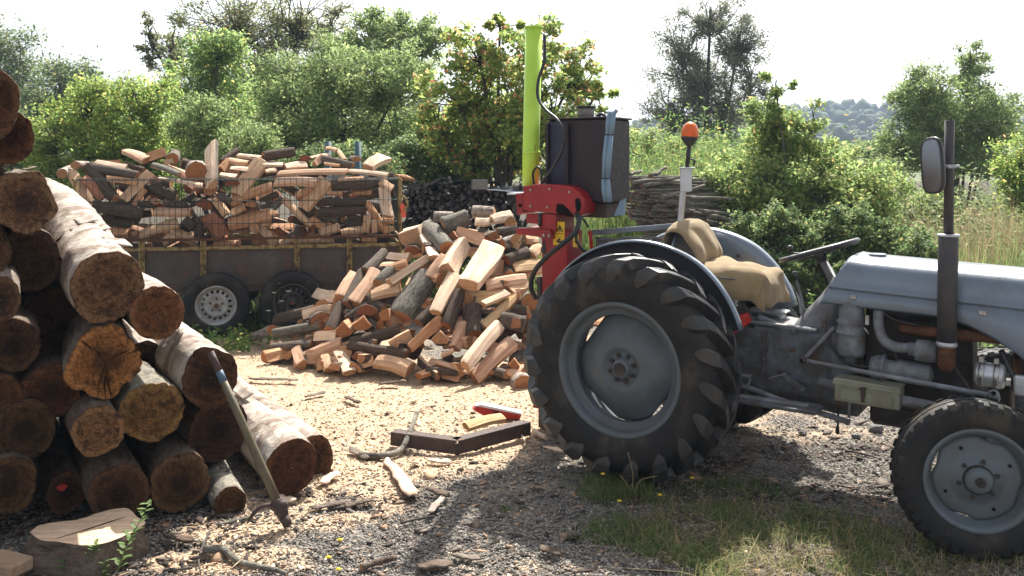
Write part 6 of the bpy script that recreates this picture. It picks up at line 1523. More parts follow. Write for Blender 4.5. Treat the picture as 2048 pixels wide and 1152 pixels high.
# --- the trailer load
TA1, TA2, TA3 = (110, 280, 5.236), (340, 280, 5.236), (570, 280, 5.236)
LOAD = [
 (TA1, 160, 320, 375, 700, 110, 'F', 'g', 't', 0, 0, 'tan billet leaning at the log-pile end of the load, its rounded top pale'),
 (TA1, 40, 380, 120, 320, 110, 'R', 'b', 't', 0, 1, 'pale round end overhanging the log-pile end of the trailer'),
 (TA1, 180, 250, 270, 275, 65, 'R', 'b', 't', 0, 1, 'small pale round end on top of the leaning tan billet'),
 (TA1, 290, 395, 520, 610, 110, 'F', 'd', 'r', 0, 0, 'brown billet slanting behind the mesh next to the leaning tan billet'),
 (TA1, 355, 260, 610, 600, 140, 'B', 'd', 'b', 10, 0, 'dark bark half log slanting down with one pale split edge'),
 (TA1, 400, 295, 865, 370, 100, 'R', 'g', 't', 0, 0, 'long grey bark log lying level along the load top near the log pile'),
 (TA1, 425, 230, 745, 290, 65, 'F', 'g', 'c', 20, 0, 'cream strip lying above the long grey bark log'),
 (TA1, 535, 235, 685, 235, 60, 'Q', 'd', 'b', 0, 0, 'small dark brown wedge on the load crest above the cream strip'),
 (TA1, 730, 120, 955, 215, 115, 'F', 'g', 'p', 0, 0, 'greyish pink slab tilted on the crest, highest at the log-pile half'),
 (TA1, 955, 190, 1145, 125, 125, 'Q', 'g', 'o', 0, 0, 'brown wedge on the crest beside the tilted pink slab'),
 (TA1, 1170, 195, 1295, 195, 130, 'R', 'g', 'o', 0, 1, 'small round log end on the crest, left of the big round end'),
 (TA1, 1140, 240, 1235, 215, 65, 'Q', 'g', 'p', 0, 0, 'pinkish chip wedge in front of the small round log end'),
 (TA1, 735, 245, 935, 315, 75, 'B', 'd', 'b', 0, 0, 'grey bark slab under the tilted pink slab'),
 (TA1, 1020, 270, 1305, 365, 90, 'B', 'l', 'c', -25, 0, 'cream and bark billet sloping down to the big round end'),
 (TA1, 715, 630, 1005, 340, 110, 'F', 'g', 't', 0, 0, 'long tan plank slanting up, forming a V with the dark half log'),
 (TA1, 820, 690, 945, 510, 60, 'F', 'g', 'o', 0, 0, 'narrow orange edge along the long tan plank'),
 (TA1, 595, 600, 685, 605, 85, 'Q', 'd', 'b', 0, 1, 'brown wedge end at the bottom of the V'),
 (TA1, 385, 685, 915, 765, 130, 'R', 'd', 't', 0, 0, 'long dark grey bark log lying level behind the mesh'),
 (TA1, 455, 950, 785, 975, 130, 'F', 'g', 'o', 0, 0, 'brown plank lying level just above the rail by the log pile'),
 (TA1, 800, 985, 870, 975, 80, 'Q', 'g', 'b', 0, 0, 'small brown wedge beside the level brown plank above the rail'),
 (TA1, 880, 1000, 1285, 865, 100, 'F', 'g', 't', 0, 0, 'long tan billet rising gently from the rail toward the middle'),
 (TA1, 1045, 755, 1430, 755, 115, 'F', 'g', 'p', 0, 0, 'clean level plank with straight ends in the middle of the mesh'),
 (TA1, 870, 650, 1005, 675, 80, 'B', 'd', 'b', 0, 0, 'brown bark piece left of the clean level plank'),
 (TA1, 1000, 660, 1105, 635, 80, 'Q', 'd', 't', 0, 1, 'tan wedge end above the clean level plank'),
 (TA1, 1000, 470, 1270, 580, 140, 'B', 'd', 'r', 0, 0, 'dark bark slab in the shade under the sunlit strip'),
 (TA1, 1085, 405, 1545, 480, 70, 'F', 'g', 'w', -15, 0, 'sunlit cream strip sloping just below the mesh top'),
 (TA1, 1130, 1080, 1255, 990, 95, 'F', 'g', 't', 0, 0, 'tan stub half hidden by the rail under the gently rising billet'),
 (TA1, 630, 1095, 765, 1105, 75, 'F', 'g', 'b', 0, 0, 'brown piece in the slot between the two rails'),
 (TA1, 540, 400, 860, 445, 60, 'F', 'g', 'o', 30, 0, 'orange split edge below the long grey bark log'),
 (TA2, 165, 330, 385, 345, 215, 'R', 'b', 'o', 0, 1, 'big round log end with a dark crack, biggest on the load'),
 (TA2, 445, 470, 440, 55, 150, 'B', 'g', 'c', 125, 0, 'split log standing upright out of the load, dark bark on one side'),
 (TA2, 535, 225, 710, 100, 70, 'B', 'd', 'b', 0, 0, 'dark bark piece tilted up behind the upright split log'),
 (TA2, 590, 215, 830, 245, 105, 'F', 'g', 'p', 0, 0, 'pink slab on the crest right beside the upright split log'),
 (TA2, 715, 165, 965, 185, 75, 'F', 'g', 'c', 0, 0, 'cream topped billet on the crest between upright log and crest bark log'),
 (TA2, 975, 175, 1305, 125, 100, 'R', 'd', 't', 0, 0, 'grey bark log lying along the crest in the middle of the load'),
 (TA2, 690, 580, 965, 220, 150, 'F', 'g', 't', 0, 0, 'broad tan plank leaning steeply across the mesh top'),
 (TA2, 915, 250, 1180, 260, 65, 'F', 'g', 'w', 0, 0, 'brightest white strip on the load, beside the white curl'),
 (TA2, 1000, 335, 1115, 315, 60, 'F', 'g', 'c', 0, 0, 'cream sliver beneath the brightest white strip'),
 (TA2, 525, 310, 605, 215, 90, 'Q', 'g', 'o', 0, 0, 'orange wedge jammed against the upright split log'),
 (TA2, 635, 295, 815, 310, 60, 'F', 'g', 'w', 10, 0, 'thin sunlit strip left of the broad leaning plank'),
 (TA2, 525, 360, 695, 385, 60, 'F', 'd', 'w', 10, 0, 'small white topped piece at the foot of the upright split log'),
 (TA2, 560, 440, 725, 450, 120, 'B', 'd', 'r', 0, 1, 'dark brown round end in the shade under the small white topped piece'),
 (TA2, 645, 645, 1070, 485, 110, 'F', 'g', 'o', 0, 0, 'brown plank rising under the broad leaning plank'),
 (TA2, 350, 515, 505, 505, 95, 'R', 'g', 't', 0, 1, 'pale round end just below the upright split log'),
 (TA2, 235, 685, 450, 560, 45, 'B', 'd', 'b', 0, 0, 'curved bark edge over the dark red end'),
 (TA2, 265, 710, 445, 650, 155, 'B', 'd', 'r', 20, 1, 'dark red half round end in the middle of the mesh'),
 (TA2, 460, 610, 595, 780, 105, 'Q', 'g', 't', 0, 0, 'grey-tan wedge slanting beside the dark red end'),
 (TA2, 510, 570, 645, 650, 70, 'B', 'g', 't', 0, 0, 'grey bark chunk above the grey-tan wedge'),
 (TA2, 645, 765, 785, 695, 90, 'F', 'g', 't', 0, 0, 'short tan block above the broad orange-brown plank'),
 (TA2, 775, 690, 925, 655, 85, 'B', 'd', 't', 0, 1, 'half round bark end with a tan face above the orange-brown plank'),
 (TA2, 605, 885, 1050, 790, 150, 'F', 'g', 'o', 0, 0, 'broad orange-brown plank in the middle of the mesh'),
 (TA2, 400, 780, 560, 1010, 185, 'F', 'g', 'r', 0, 0, 'wide brown slab standing steeply above the rail'),
 (TA2, 300, 800, 310, 1010, 120, 'B', 'd', 'b', 0, 0, 'dark bark slab upright left of the wide brown slab'),
 (TA2, 150, 830, 245, 910, 115, 'B', 'd', 'r', 0, 0, 'dark brown piece under the clean level plank'),
 (TA2, 830, 910, 940, 930, 100, 'R', 'g', 'c', 0, 1, 'pale round end under the orange-brown plank'),
 (TA2, 945, 920, 1100, 1100, 95, 'F', 'g', 't', 0, 0, 'tan stick slanting down to the rail from the pale round end'),
 (TA2, 10, 945, 300, 1060, 105, 'F', 'd', 't', 0, 0, 'brownish billet falling to the rail below the clean level plank'),
 (TA2, 465, 1085, 730, 1080, 85, 'F', 'g', 'o', 0, 0, 'brown piece between the rails under the wide brown slab'),
 (TA2, 725, 955, 835, 950, 60, 'F', 'd', 'b', 0, 0, 'small dark chip under the orange-brown plank'),
 (TA2, 1075, 715, 1185, 605, 75, 'B', 'l', 't', 0, 0, 'pale bark stub at the upper end of the long diagonal billet'),
 (TA3, -10, 625, 280, 900, 85, 'F', 'g', 't', 0, 0, 'long diagonal tan billet falling across the mesh toward the rear'),
 (TA2, 1140, 1085, 1310, 1040, 85, 'F', 'g', 't', 0, 0, 'tan piece between the rails below the long diagonal billet'),
 (TA3, -110, 440, 330, 440, 110, 'F', 'g', 'p', 0, 0, 'level pinkish plank just inside the mesh top, toward the rear'),
 (TA3, -70, 350, 655, 330, 85, 'F', 'g', 'p', 0, 0, 'longest straight pink plank lying along the mesh top'),
 (TA3, 0, 285, 225, 260, 110, 'F', 'g', 'w', 0, 0, 'glaring white curled chip on the load beside the longest pink plank'),
 (TA3, 190, 720, 440, 420, 150, 'F', 'g', 't', 0, 0, 'broad tan slab leaning steeply behind the mesh toward the rear'),
 (TA3, 115, 585, 275, 500, 80, 'F', 'g', 'o', 0, 0, 'orange piece behind the broad rear slab'),
 (TA3, 665, 325, 1080, 370, 70, 'F', 'g', 'c', 0, 0, 'pale plank continuing from the longest pink plank to the rear corner'),
 (TA3, 860, 290, 1050, 190, 140, 'F', 'l', 'c', 0, 0, 'big pale slab humped on the rear corner of the load'),
 (TA3, 1000, 430, 1115, 520, 100, 'F', 'g', 't', 0, 0, 'tan chunk at the rear corner under the big pale slab'),
 (TA3, 690, 205, 805, 200, 70, 'B', 'd', 't', 0, 1, 'small dark half round end below the blue tree tubes'),
 (TA3, 430, 85, 545, 110, 60, 'F', 'g', 't', 0, 0, 'tan piece forming the left arm of a chevron on the crest'),
 (TA3, 540, 95, 620, 210, 50, 'F', 'g', 't', 0, 0, 'tan piece forming the right arm of a chevron on the crest'),
 (TA3, 265, 185, 470, 150, 45, 'F', 'g', 'w', 0, 0, 'thin cream batten on the crest left of the chevron'),
 (TA3, 310, 250, 390, 175, 75, 'Q', 'g', 'p', 0, 0, 'small pale wedge under the thin cream batten'),
 (TA3, 385, 200, 715, 270, 85, 'R', 'g', 'p', 0, 0, 'pinkish round log sloping under the chevron'),
 (TA3, 415, 245, 580, 265, 55, 'F', 'g', 't', 0, 0, 'tan strip in front of the pinkish round log'),
 (TA3, 140, 190, 275, 190, 75, 'B', 'd', 'r', 0, 1, 'brown half round end on the crest behind the white curled chip'),
 (TA3, 555, 420, 825, 400, 60, 'F', 'g', 'o', 0, 0, 'orange strip tucked under the longest pink plank'),
 (TA3, 490, 480, 895, 470, 115, 'R', 'd', 'b', 0, 0, 'dark bark log level behind the mesh near the rear'),
 (TA3, 715, 540, 910, 540, 75, 'F', 'd', 'o', 0, 0, 'orange-brown piece below the level dark bark log'),
 (TA3, 390, 650, 840, 640, 85, 'R', 'd', 'r', 0, 0, 'dark red round pole near the rear, deep in shade'),
 (TA3, 325, 765, 840, 725, 100, 'R', 'd', 'o', 0, 0, 'reddish brown round log with a branch stub near the rear'),
 (TA3, 1030, 510, 1075, 800, 115, 'F', 'l', 'c', 0, 0, 'pale plank standing upright at the rear corner'),
 (TA3, 855, 650, 1075, 980, 90, 'F', 'g', 'o', 0, 0, 'brown stick slanting steeply to the rear rail'),
 (TA3, 840, 970, 865, 790, 75, 'F', 'g', 't', 0, 0, 'short upright tan stick left of the slanting brown stick'),
 (TA3, 935, 970, 930, 830, 60, 'F', 'g', 'p', 0, 0, 'thin upright pink stick crossing the slanting brown stick'),
 (TA3, 1005, 845, 1145, 840, 80, 'F', 'g', 'o', 0, 0, 'orange block at the foot of the upright rear plank'),
 (TA3, 1075, 935, 1150, 920, 70, 'Q', 'g', 't', 0, 0, 'tan chip block low at the rear corner'),
 (TA3, 585, 965, 810, 945, 75, 'F', 'g', 't', 0, 0, 'tan level piece resting on the rail near the rear'),
 (TA3, 360, 985, 570, 915, 85, 'F', 'g', 't', 0, 0, 'tan piece rising from the rail left of the level rail piece'),
 (TA3, 275, 810, 430, 960, 85, 'F', 'g', 'o', 0, 0, 'brown billet continuing below the long diagonal billet'),
 (TA3, 90, 1065, 510, 1045, 75, 'F', 'g', 't', 0, 0, 'long tan piece between the rails toward the rear'),
 (TA3, 800, 1050, 960, 1050, 70, 'F', 'g', 'o', 0, 0, 'orange piece between the rails at the rear end'),
]
place_traced(LOAD, in_trailer, 'split firewood in the trailer', 0, 0.035, lambda r: (RT + RS * r.uniform(-.5, .3) + Vector((0, 0, r.uniform(-.05, .2)))).normalized())
p = RW(Vector((SL + 0.02, 1.45, 0)))
c = P(808, 355, p.y); billet(c + Vector((-.05, -.14, 0)), c + Vector((.05, .16, -.02)), .14, .14, 'F', 'g', 'o', .3, Vector((0, 0, 1)), 'square tan block hung on the far rear corner of the trailer', 'split firewood in the trailer')
rr = random.Random(9)
for i in range(150):
    s = rr.uniform(0.12, SL - .14); t_ = rr.uniform(0.2, 0.45) if i < 60 else rr.uniform(.5, .85) if i < 125 else rr.uniform(.4, 1.5)
    z = rr.uniform(0.58, 1.50) if i < 125 else rr.uniform(1.35, 1.60) + 0.13 * math.sin(math.pi * min(1, t_ / 1.6))
    az, el = rr.uniform(-.7, .7) + (math.pi if rr.random() < .5 else 0), rr.uniform(-.6, .6)
    d = (RS * math.cos(az) + RT * math.sin(az)) * math.cos(el) + Vector((0, 0, math.sin(el)))
    c = RW(Vector((s, t_, z))); w = rr.uniform(.08, .13); L = rr.uniform(.13, .18)
    o = billet(c - d * L, c + d * L, w, w * rr.uniform(.8, 1.1), rr.choice('FQBR'), rr.choice('ggdd'), rr.choice('tpobbr'), rr.uniform(-3, 3), Vector((0, -.3, 1)), 'split billet deep inside the trailer load, showing only through gaps between others', 'billets inside the trailer load')
    if i in UNSEEN_T: bpy.data.objects.remove(o)

# ---------------------------------------------------------------- the pile of uncut logs
LD = Vector((-0.515, 0.857, 0.0)).normalized()           # they point away from the yard, ends toward it
def pile_plane(px, py):
    a, b = (px - 1024) / FPX, (HORY - py) / FPX
    Y = (4.67 + 0.555 * 1.16) / (1 - 0.555 * a)
    return Vector((a * Y, Y, CAMH + b * Y))
def make_log(px, py, rx, ry, L, bark, tone, label, back=0.0, tilt=(0, 0, 0), taper=0.0, flaps=0, seed=0, stain=None, cracks=0, endmat='log_end', wob=0.05):
    r = random.Random(seed * 31 + 7)
    e = pile_plane(px, py)
    e = e + (e - CAMP).normalized() * back
    d = (LD + Vector(tilt)).normalized()
    ra, rb = rx * e.y / FPX, ry * e.y / FPX
    Mx_ = frame(d)
    Mw = Matrix.Translation(e) @ Mx_.to_4x4()
    n, k = 48, max(10, int(L / 0.06))
    so = Vector((seed * 3.7, seed * 1.3, 0))
    plates = {'bark_g': .055, 'bark_l': .06, 'bark_d': .035, 'bark_b': .04}[bark]
    def rad(q, x):
        p = Vector((math.cos(q) * 1.1, math.sin(q) * 1.1, x * 0.8)) + so
        pl = 0.0
        if plates:
            dd = mn.voronoi(Vector((math.cos(q) * 2.6 * ra / .15, math.sin(q) * 2.6 * ra / .15, x * 3.2)) + so)[0]
            pl = plates * (min(1.0, (dd[1] - dd[0]) * 3.2) - 0.7)
        return 1 + pl + wob * 1.9 * mn.noise(p) + 0.03 * mn.noise(Vector((math.cos(q) * 5, math.sin(q) * 5, x * 5)) + so)
    rows = []
    for i in range(k + 1):
        x = L * i / k; t_ = 1 + taper * x / L
        bend = Vector((0, 0.03 * math.sin(x * 1.3 + seed), 0.02 * math.sin(x * 1.7 + seed * 2)))
        if i == 0: bend0 = bend
        rows.append([Vector((x, math.cos(q) * ra * t_ * rad(q, x), math.sin(q) * rb * t_ * rad(q, x))) + bend - bend0 for q in [2 * math.pi * j / n for j in range(n)]])
    mb = MB().grid(rows, 0, True, True); mb.add(rows[-1], [tuple(range(n))], 1)
    o = link('log', mb.mesh('log', [M[bark], M[endmat]]), None, Mw)
    # sawn end: slightly rough, radial checks opened as real grooves
    ends = [r.uniform(0, 6.28) for _ in range(cracks)]
    er = []; ND = 9 if cracks else 2
    for (f, dx) in ((1.0, 0.0), (0.985, -0.006), (0.82, -0.008), (0.6, -0.009), (0.38, -0.010), (0.18, -0.010), (0.02, -0.010)):
        row = []
        for j in range(n * ND):
            q = 2 * math.pi * j / (n * ND)
            a_ = rad(q, 0)
            y, z = math.cos(q) * ra * a_ * f, math.sin(q) * rb * a_ * f
            groove = sum(0.03 for c_ in ends if abs((q - c_ - .12 * math.sin(f * 5 + c_) + math.pi) % (2 * math.pi) - math.pi) < 0.012 + .022 * (1 - f)) if 0.05 < f < .97 else 0
            row.append(Vector((dx + groove + 0.004 * mn.noise(Vector((y * 30, z * 30, seed))) * (f < .98), y, z)))
        er.append(row)
    em = MB().grid(er, 0, False, True).mesh('cut_end', [M[endmat]])
    ca = em.color_attributes.new('rim', 'FLOAT_COLOR', 'POINT')
    ca.data.foreach_set('color', np.repeat(np.array([[f, f, f, 1.0] for f in (1.0, .985, .82, .6, .38, .18, .02)], dtype=np.float32), n * ND, axis=0).ravel())
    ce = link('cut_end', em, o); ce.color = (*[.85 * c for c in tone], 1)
    for f_ in range(flaps):
        q0 = r.uniform(0.5, 2.4); x0 = r.uniform(.1, min(1.2, L * .6)); ln = r.uniform(.2, .4); wq = r.uniform(.35, .7)
        fl = []
        for a_ in range(7):
            x = x0 + ln * a_ / 6 + 0.03 * r.random()
            fl.append([Vector((x + .02 * r.random(), math.cos(q) * ra * (1.03 + .05 * b_ * (b_ / 5)), math.sin(q) * rb * (1.03 + .05 * b_ * b_ / 5))) for b_, q in [(b2, q0 + wq * b2 / 5) for b2 in range(6)]])
        fo = MB().grid(fl).mesh('bark_flap', [M[bark]])
        fo_ = link('bark_flap', fo, o); md = fo_.modifiers.new('thick', 'SOLIDIFY'); md.thickness = 0.006
    tag(o, label, 'log', 'uncut logs in the pile')
    return o
c_ = (1, 1, 1)
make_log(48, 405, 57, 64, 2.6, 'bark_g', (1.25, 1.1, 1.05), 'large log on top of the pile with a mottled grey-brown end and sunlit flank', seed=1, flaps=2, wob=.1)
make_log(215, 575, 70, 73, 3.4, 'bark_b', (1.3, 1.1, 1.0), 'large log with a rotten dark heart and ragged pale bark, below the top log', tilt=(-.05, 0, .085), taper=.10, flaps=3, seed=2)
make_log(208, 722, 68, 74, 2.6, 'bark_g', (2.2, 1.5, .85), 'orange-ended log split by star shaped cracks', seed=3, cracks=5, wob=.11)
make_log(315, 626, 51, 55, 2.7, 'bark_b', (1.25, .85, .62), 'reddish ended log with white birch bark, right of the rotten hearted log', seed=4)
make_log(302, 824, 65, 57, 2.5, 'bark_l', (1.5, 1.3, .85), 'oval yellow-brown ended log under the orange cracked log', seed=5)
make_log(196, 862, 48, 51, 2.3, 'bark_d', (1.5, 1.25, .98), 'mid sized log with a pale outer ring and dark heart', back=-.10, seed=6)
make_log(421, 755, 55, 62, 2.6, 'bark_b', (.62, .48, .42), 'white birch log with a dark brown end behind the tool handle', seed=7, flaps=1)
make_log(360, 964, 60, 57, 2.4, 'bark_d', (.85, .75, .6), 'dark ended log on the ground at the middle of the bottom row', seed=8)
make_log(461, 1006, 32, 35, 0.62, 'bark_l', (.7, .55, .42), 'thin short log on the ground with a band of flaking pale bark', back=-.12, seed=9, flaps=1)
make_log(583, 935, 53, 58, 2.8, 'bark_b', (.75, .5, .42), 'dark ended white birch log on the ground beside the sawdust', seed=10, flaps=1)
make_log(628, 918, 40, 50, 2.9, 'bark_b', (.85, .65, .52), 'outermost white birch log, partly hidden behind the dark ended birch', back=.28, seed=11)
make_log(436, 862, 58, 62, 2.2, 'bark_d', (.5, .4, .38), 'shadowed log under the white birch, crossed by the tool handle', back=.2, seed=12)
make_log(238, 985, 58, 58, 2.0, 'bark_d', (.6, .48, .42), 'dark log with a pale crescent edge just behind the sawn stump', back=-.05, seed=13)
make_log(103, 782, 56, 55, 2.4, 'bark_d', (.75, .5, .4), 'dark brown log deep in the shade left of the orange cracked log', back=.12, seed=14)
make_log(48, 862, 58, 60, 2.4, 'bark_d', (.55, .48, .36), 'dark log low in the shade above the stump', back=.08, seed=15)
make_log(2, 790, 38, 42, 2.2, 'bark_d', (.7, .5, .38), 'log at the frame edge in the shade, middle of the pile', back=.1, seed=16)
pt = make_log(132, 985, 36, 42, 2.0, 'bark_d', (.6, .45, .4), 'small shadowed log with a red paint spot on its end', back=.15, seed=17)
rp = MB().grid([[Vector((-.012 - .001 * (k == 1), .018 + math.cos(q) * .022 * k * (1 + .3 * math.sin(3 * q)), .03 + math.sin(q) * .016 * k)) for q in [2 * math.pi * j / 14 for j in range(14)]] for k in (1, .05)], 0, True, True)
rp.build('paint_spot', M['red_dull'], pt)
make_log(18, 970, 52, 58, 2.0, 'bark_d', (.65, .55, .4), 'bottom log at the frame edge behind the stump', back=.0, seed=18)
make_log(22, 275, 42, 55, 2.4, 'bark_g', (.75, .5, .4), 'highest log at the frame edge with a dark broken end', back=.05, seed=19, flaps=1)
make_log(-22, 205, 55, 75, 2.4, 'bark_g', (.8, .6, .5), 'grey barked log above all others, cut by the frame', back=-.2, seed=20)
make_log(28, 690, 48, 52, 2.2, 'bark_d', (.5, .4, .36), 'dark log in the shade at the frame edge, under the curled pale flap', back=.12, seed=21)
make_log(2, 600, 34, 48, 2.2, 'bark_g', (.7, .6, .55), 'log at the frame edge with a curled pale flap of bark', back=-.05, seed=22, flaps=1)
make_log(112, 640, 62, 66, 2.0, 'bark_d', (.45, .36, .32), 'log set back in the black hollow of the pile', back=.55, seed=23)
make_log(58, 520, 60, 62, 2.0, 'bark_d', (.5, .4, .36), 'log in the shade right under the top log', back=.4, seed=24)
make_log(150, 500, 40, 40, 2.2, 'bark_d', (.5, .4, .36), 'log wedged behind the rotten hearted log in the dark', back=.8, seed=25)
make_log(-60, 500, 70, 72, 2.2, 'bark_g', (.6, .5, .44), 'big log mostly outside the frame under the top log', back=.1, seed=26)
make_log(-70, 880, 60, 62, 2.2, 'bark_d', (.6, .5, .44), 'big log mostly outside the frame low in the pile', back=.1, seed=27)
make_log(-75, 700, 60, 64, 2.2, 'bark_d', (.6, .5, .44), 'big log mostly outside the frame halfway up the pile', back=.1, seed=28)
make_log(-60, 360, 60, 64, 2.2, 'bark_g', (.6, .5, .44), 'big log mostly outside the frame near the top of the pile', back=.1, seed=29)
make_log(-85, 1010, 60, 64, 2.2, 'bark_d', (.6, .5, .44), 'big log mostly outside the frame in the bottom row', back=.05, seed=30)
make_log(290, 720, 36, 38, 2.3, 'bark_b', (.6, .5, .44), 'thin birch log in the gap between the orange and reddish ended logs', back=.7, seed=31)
# ---------------------------------------------------------------- stacks of thin poles
PM = {}
def pole_mesh(kind, k):
    if (kind, k) in PM: return PM[(kind, k)]
    r = random.Random(900 + k)
    pts = [Vector((x, r.uniform(-.018, .018) * (0 if i == 0 else 1), r.uniform(-.018, .018) * (0 if i == 0 else 1))) for i, x in enumerate((0, .2, .45, .7, 1.0))]
    m = MB().tube(smoothpts(pts, 2), [1.0 * (1 - .3 * i / 8) * r.uniform(.93, 1.07) * 0.03 for i in range(9)], 7, 0, True, True, 1)
    PM[(kind, k)] = m.mesh('pole', [M['pole'], M['pole_end']] if kind == 'l' else [M['pole_d'], M['pole_end_d']])
    return PM[(kind, k)]
rr = random.Random(71)
def pole(p, q, r, kind, label, group):
    d = q - p; Mf = frame(d) @ Matrix.Rotation(rr.uniform(0, 6.28), 3, 'X')
    o = link('pole', pole_mesh(kind, rr.randrange(8)), None, Matrix.Translation(p) @ Mf.to_4x4() @ Matrix.Diagonal((d.length, r / .03, r / .03, 1)))
    return tag(o, label, 'pole', group)
UNSEEN_P = set([3, 5, 7, 8, 11, 15, 16, 21, 22, 24, 26, 33, 34, 37, 40, 41, 43, 44, 45, 48, 51, 54, 56, 58, 60, 62, 65, 71, 72, 74, 83, 85, 86, 87, 89, 90, 93, 99, 100, 101, 104, 105, 106, 107, 108, 115, 117, 118, 121, 126, 129, 130, 135, 136, 137, 138, 140, 141, 142, 145, 146, 148, 149, 150, 154, 157, 160, 161, 163, 166, 167, 168, 170, 175, 176, 178, 179, 180, 182, 183, 187, 188, 190, 192, 193, 194, 195, 200, 202, 205, 207, 209, 210, 211, 212, 213, 214, 215, 216, 220, 221, 222, 223, 225, 226, 227, 228, 229, 230, 231, 232, 233, 234, 235, 236, 237, 238, 239, 241, 242, 244, 246, 247, 248, 249, 250, 251, 252, 253, 254, 255, 256, 257, 258, 259, 260, 262, 263, 264])
UNSEEN_D = set([11, 12, 19, 27, 28, 51, 58, 59, 67, 83, 84, 85, 89, 107, 108, 130, 131, 132, 133, 140, 145, 156, 157, 171, 172, 173, 174, 179, 180, 181, 193, 194, 195, 196, 197, 198, 204, 205, 209])
np_ = 0
ypx = 356.0; row = 0
while ypx < 462:
    xl, xr = 1250 + max(0, (ypx - 430) * 1.2), 1262 + (ypx - 354) * 1.75
    x = xl + (4 if row % 2 else 0)
    while x < xr:
        r = rr.uniform(.0135, .023)
        p = P(x + rr.uniform(-2, 2), ypx + rr.uniform(-1.5, 1.5), 10.7 + rr.uniform(-.10, .14))
        edge = x > xr - 16 or row < 2
        L = rr.uniform(.85, 1.4) if edge else 0.7
        dz = -0.02 - 0.13 * max(0, (ypx - 380) / 80) * (1 if edge else .7) + rr.uniform(-.03, .03)
        d = Vector((.86, .46 + rr.uniform(-.12, .12), dz)).normalized()
        o = pole(p, p + d * L, r, 'l', 'thin bark covered pole in the reddish ended stack behind the tractor seat', 'poles stacked behind the tractor')
        if np_ in UNSEEN_P: bpy.data.objects.remove(o)
        np_ += 1
        x += 6.8
    ypx += 5.9; row += 1
for (x0, y0, x1, y1) in ((1262, 366, 1372, 352), (1283, 372, 1362, 361), (1322, 398, 1410, 372), (1376, 396, 1470, 398), (1392, 418, 1472, 430), (1418, 432, 1500, 446), (1300, 352, 1335, 336), (1450, 452, 1500, 434), (1256, 348, 1282, 342)):
    a, b = P(x0, y0, 10.5), P(x1, y1, 10.75)
    pole(a, b, .026, 'l', {1262: 'long pale pole lying on top of the reddish ended stack', 1300: 'short crooked pole sticking up from the top of the reddish ended stack', 1450: 'reddish forked stick poking up at the tail of the pole stack', 1376: 'pale ended pole right of the beacon post, sloping away', 1283: 'second pale pole from the top of the reddish ended stack', 1322: 'forked dark ended pole jutting past the beacon post', 1392: 'pole sloping down to the bramble bank, upper of two', 1418: 'pole sloping down to the bramble bank, lower of two', 1256: 'short grey pole on the stack top touching the oil tank edge'}[x0], 'poles stacked behind the tractor')
low = MB()
for k in range(60):
    p = P(rr.uniform(1262, 1440), rr.uniform(462, 560), 10.8 + rr.uniform(-.1, .1)); p.z = max(.03, p.z)
    low.tube([p, p + Vector((.8, .42, -.01))], rr.uniform(.025, .035), 6, 0, True, True, 1)
tag(low.build('stacked_poles', [M['pole'], M['pole_end']]), kind='stuff')
# far stack of dark poles, ends to the yard
n2 = 0
for row in range(12):
    y0 = 370 + row * 6.9
    x = 800 + (5 if row % 2 else 0)
    while x < 1052:
        top = 372 - 8 * math.sin((x - 800) / 90) + (6 if x > 960 else 0)
        if y0 > top:
            p = P(x + rr.uniform(-3, 3), y0 + rr.uniform(-2.5, 2.5), 11.5 + rr.uniform(-.16, .16))
            d = Vector((rr.uniform(-.12, .2), 1, rr.uniform(-.06, .06))).normalized()
            if row < 10 and n2 < 210:
                o = pole(p, p + d * 1.1, rr.uniform(.02, .034), 'd', 'dark weathered pole end in the stack behind the firewood heap', 'dark poles in the far stack')
                if n2 in UNSEEN_D: bpy.data.objects.remove(o)
                n2 += 1
        x += 10.5
low = MB()
for k in range(330):
    p = P(rr.uniform(800, 1050), rr.uniform(380, 555), 11.62 + rr.uniform(-.1, .1)); p.z = max(.04, p.z)
    low.tube([p, p + Vector((rr.uniform(-.05, .1), 1.0, 0))], rr.uniform(.02, .034), 6, 0, True, True, 1)
tag(low.build('stacked_poles', [M['pole_d'], M['pole_end_d']]), kind='stuff')
# covers on the far stack
def sheet(name, pts, mat, label, cat, thick=.006, sag=.02):
    a, b, c, d = pts; rows = []
    for i in range(9):
        rows.append([(a.lerp(b, i / 8)).lerp(d.lerp(c, i / 8), j / 6) + Vector((0, 0, sag * mn.noise(Vector((i * .7, j * .8, len(name)))))) for j in range(7)])
    o = MB().grid(rows).build(name, mat, solid=thick)
    return tag(o, label, cat)
sheet('tarpaulin', [P(842, 374, 11.3), P(958, 357, 11.3), P(1005, 366, 12.4), P(862, 372, 12.4)], M['tarp'], 'black tarpaulin laid over the dark pole stack', 'tarpaulin', sag=.05)
sheet('cover_sheet', [P(968, 379, 11.25), P(1052, 386, 11.25), P(1052, 372, 12.3), P(990, 371, 12.3)], M['white'], 'pale grey flat sheet covering the dark pole stack beside the red yoke', 'sheet', sag=.01)
o = MB().box(P(959, 369, 11.28), (.20, .12, .13), Matrix.Rotation(.2, 3, 'Z'), bev=.01).build('timber_block', M['grey_wood']); tag(o, 'grey weathered timber block holding down the tarpaulin', 'timber')
for px, top, lab in ((716, 283, 'tall blue plastic tree guard standing behind the rear of the trailer load'), (656, 283, 'blue plastic tree guard peeping just above the load, left of the taller one')):
    b = P(px, 500, 11.4); b.z = 0; tp = P(px, top, 11.4)
    o = MB().lathe([(0, .042), (tp.z, .042), (tp.z, .036), (0, .036)], b, (0, 0, 1), 14, closed=True).build('tree_guard', M['blue_tube']); tag(o, lab, 'tree guard', 'blue tree guards')

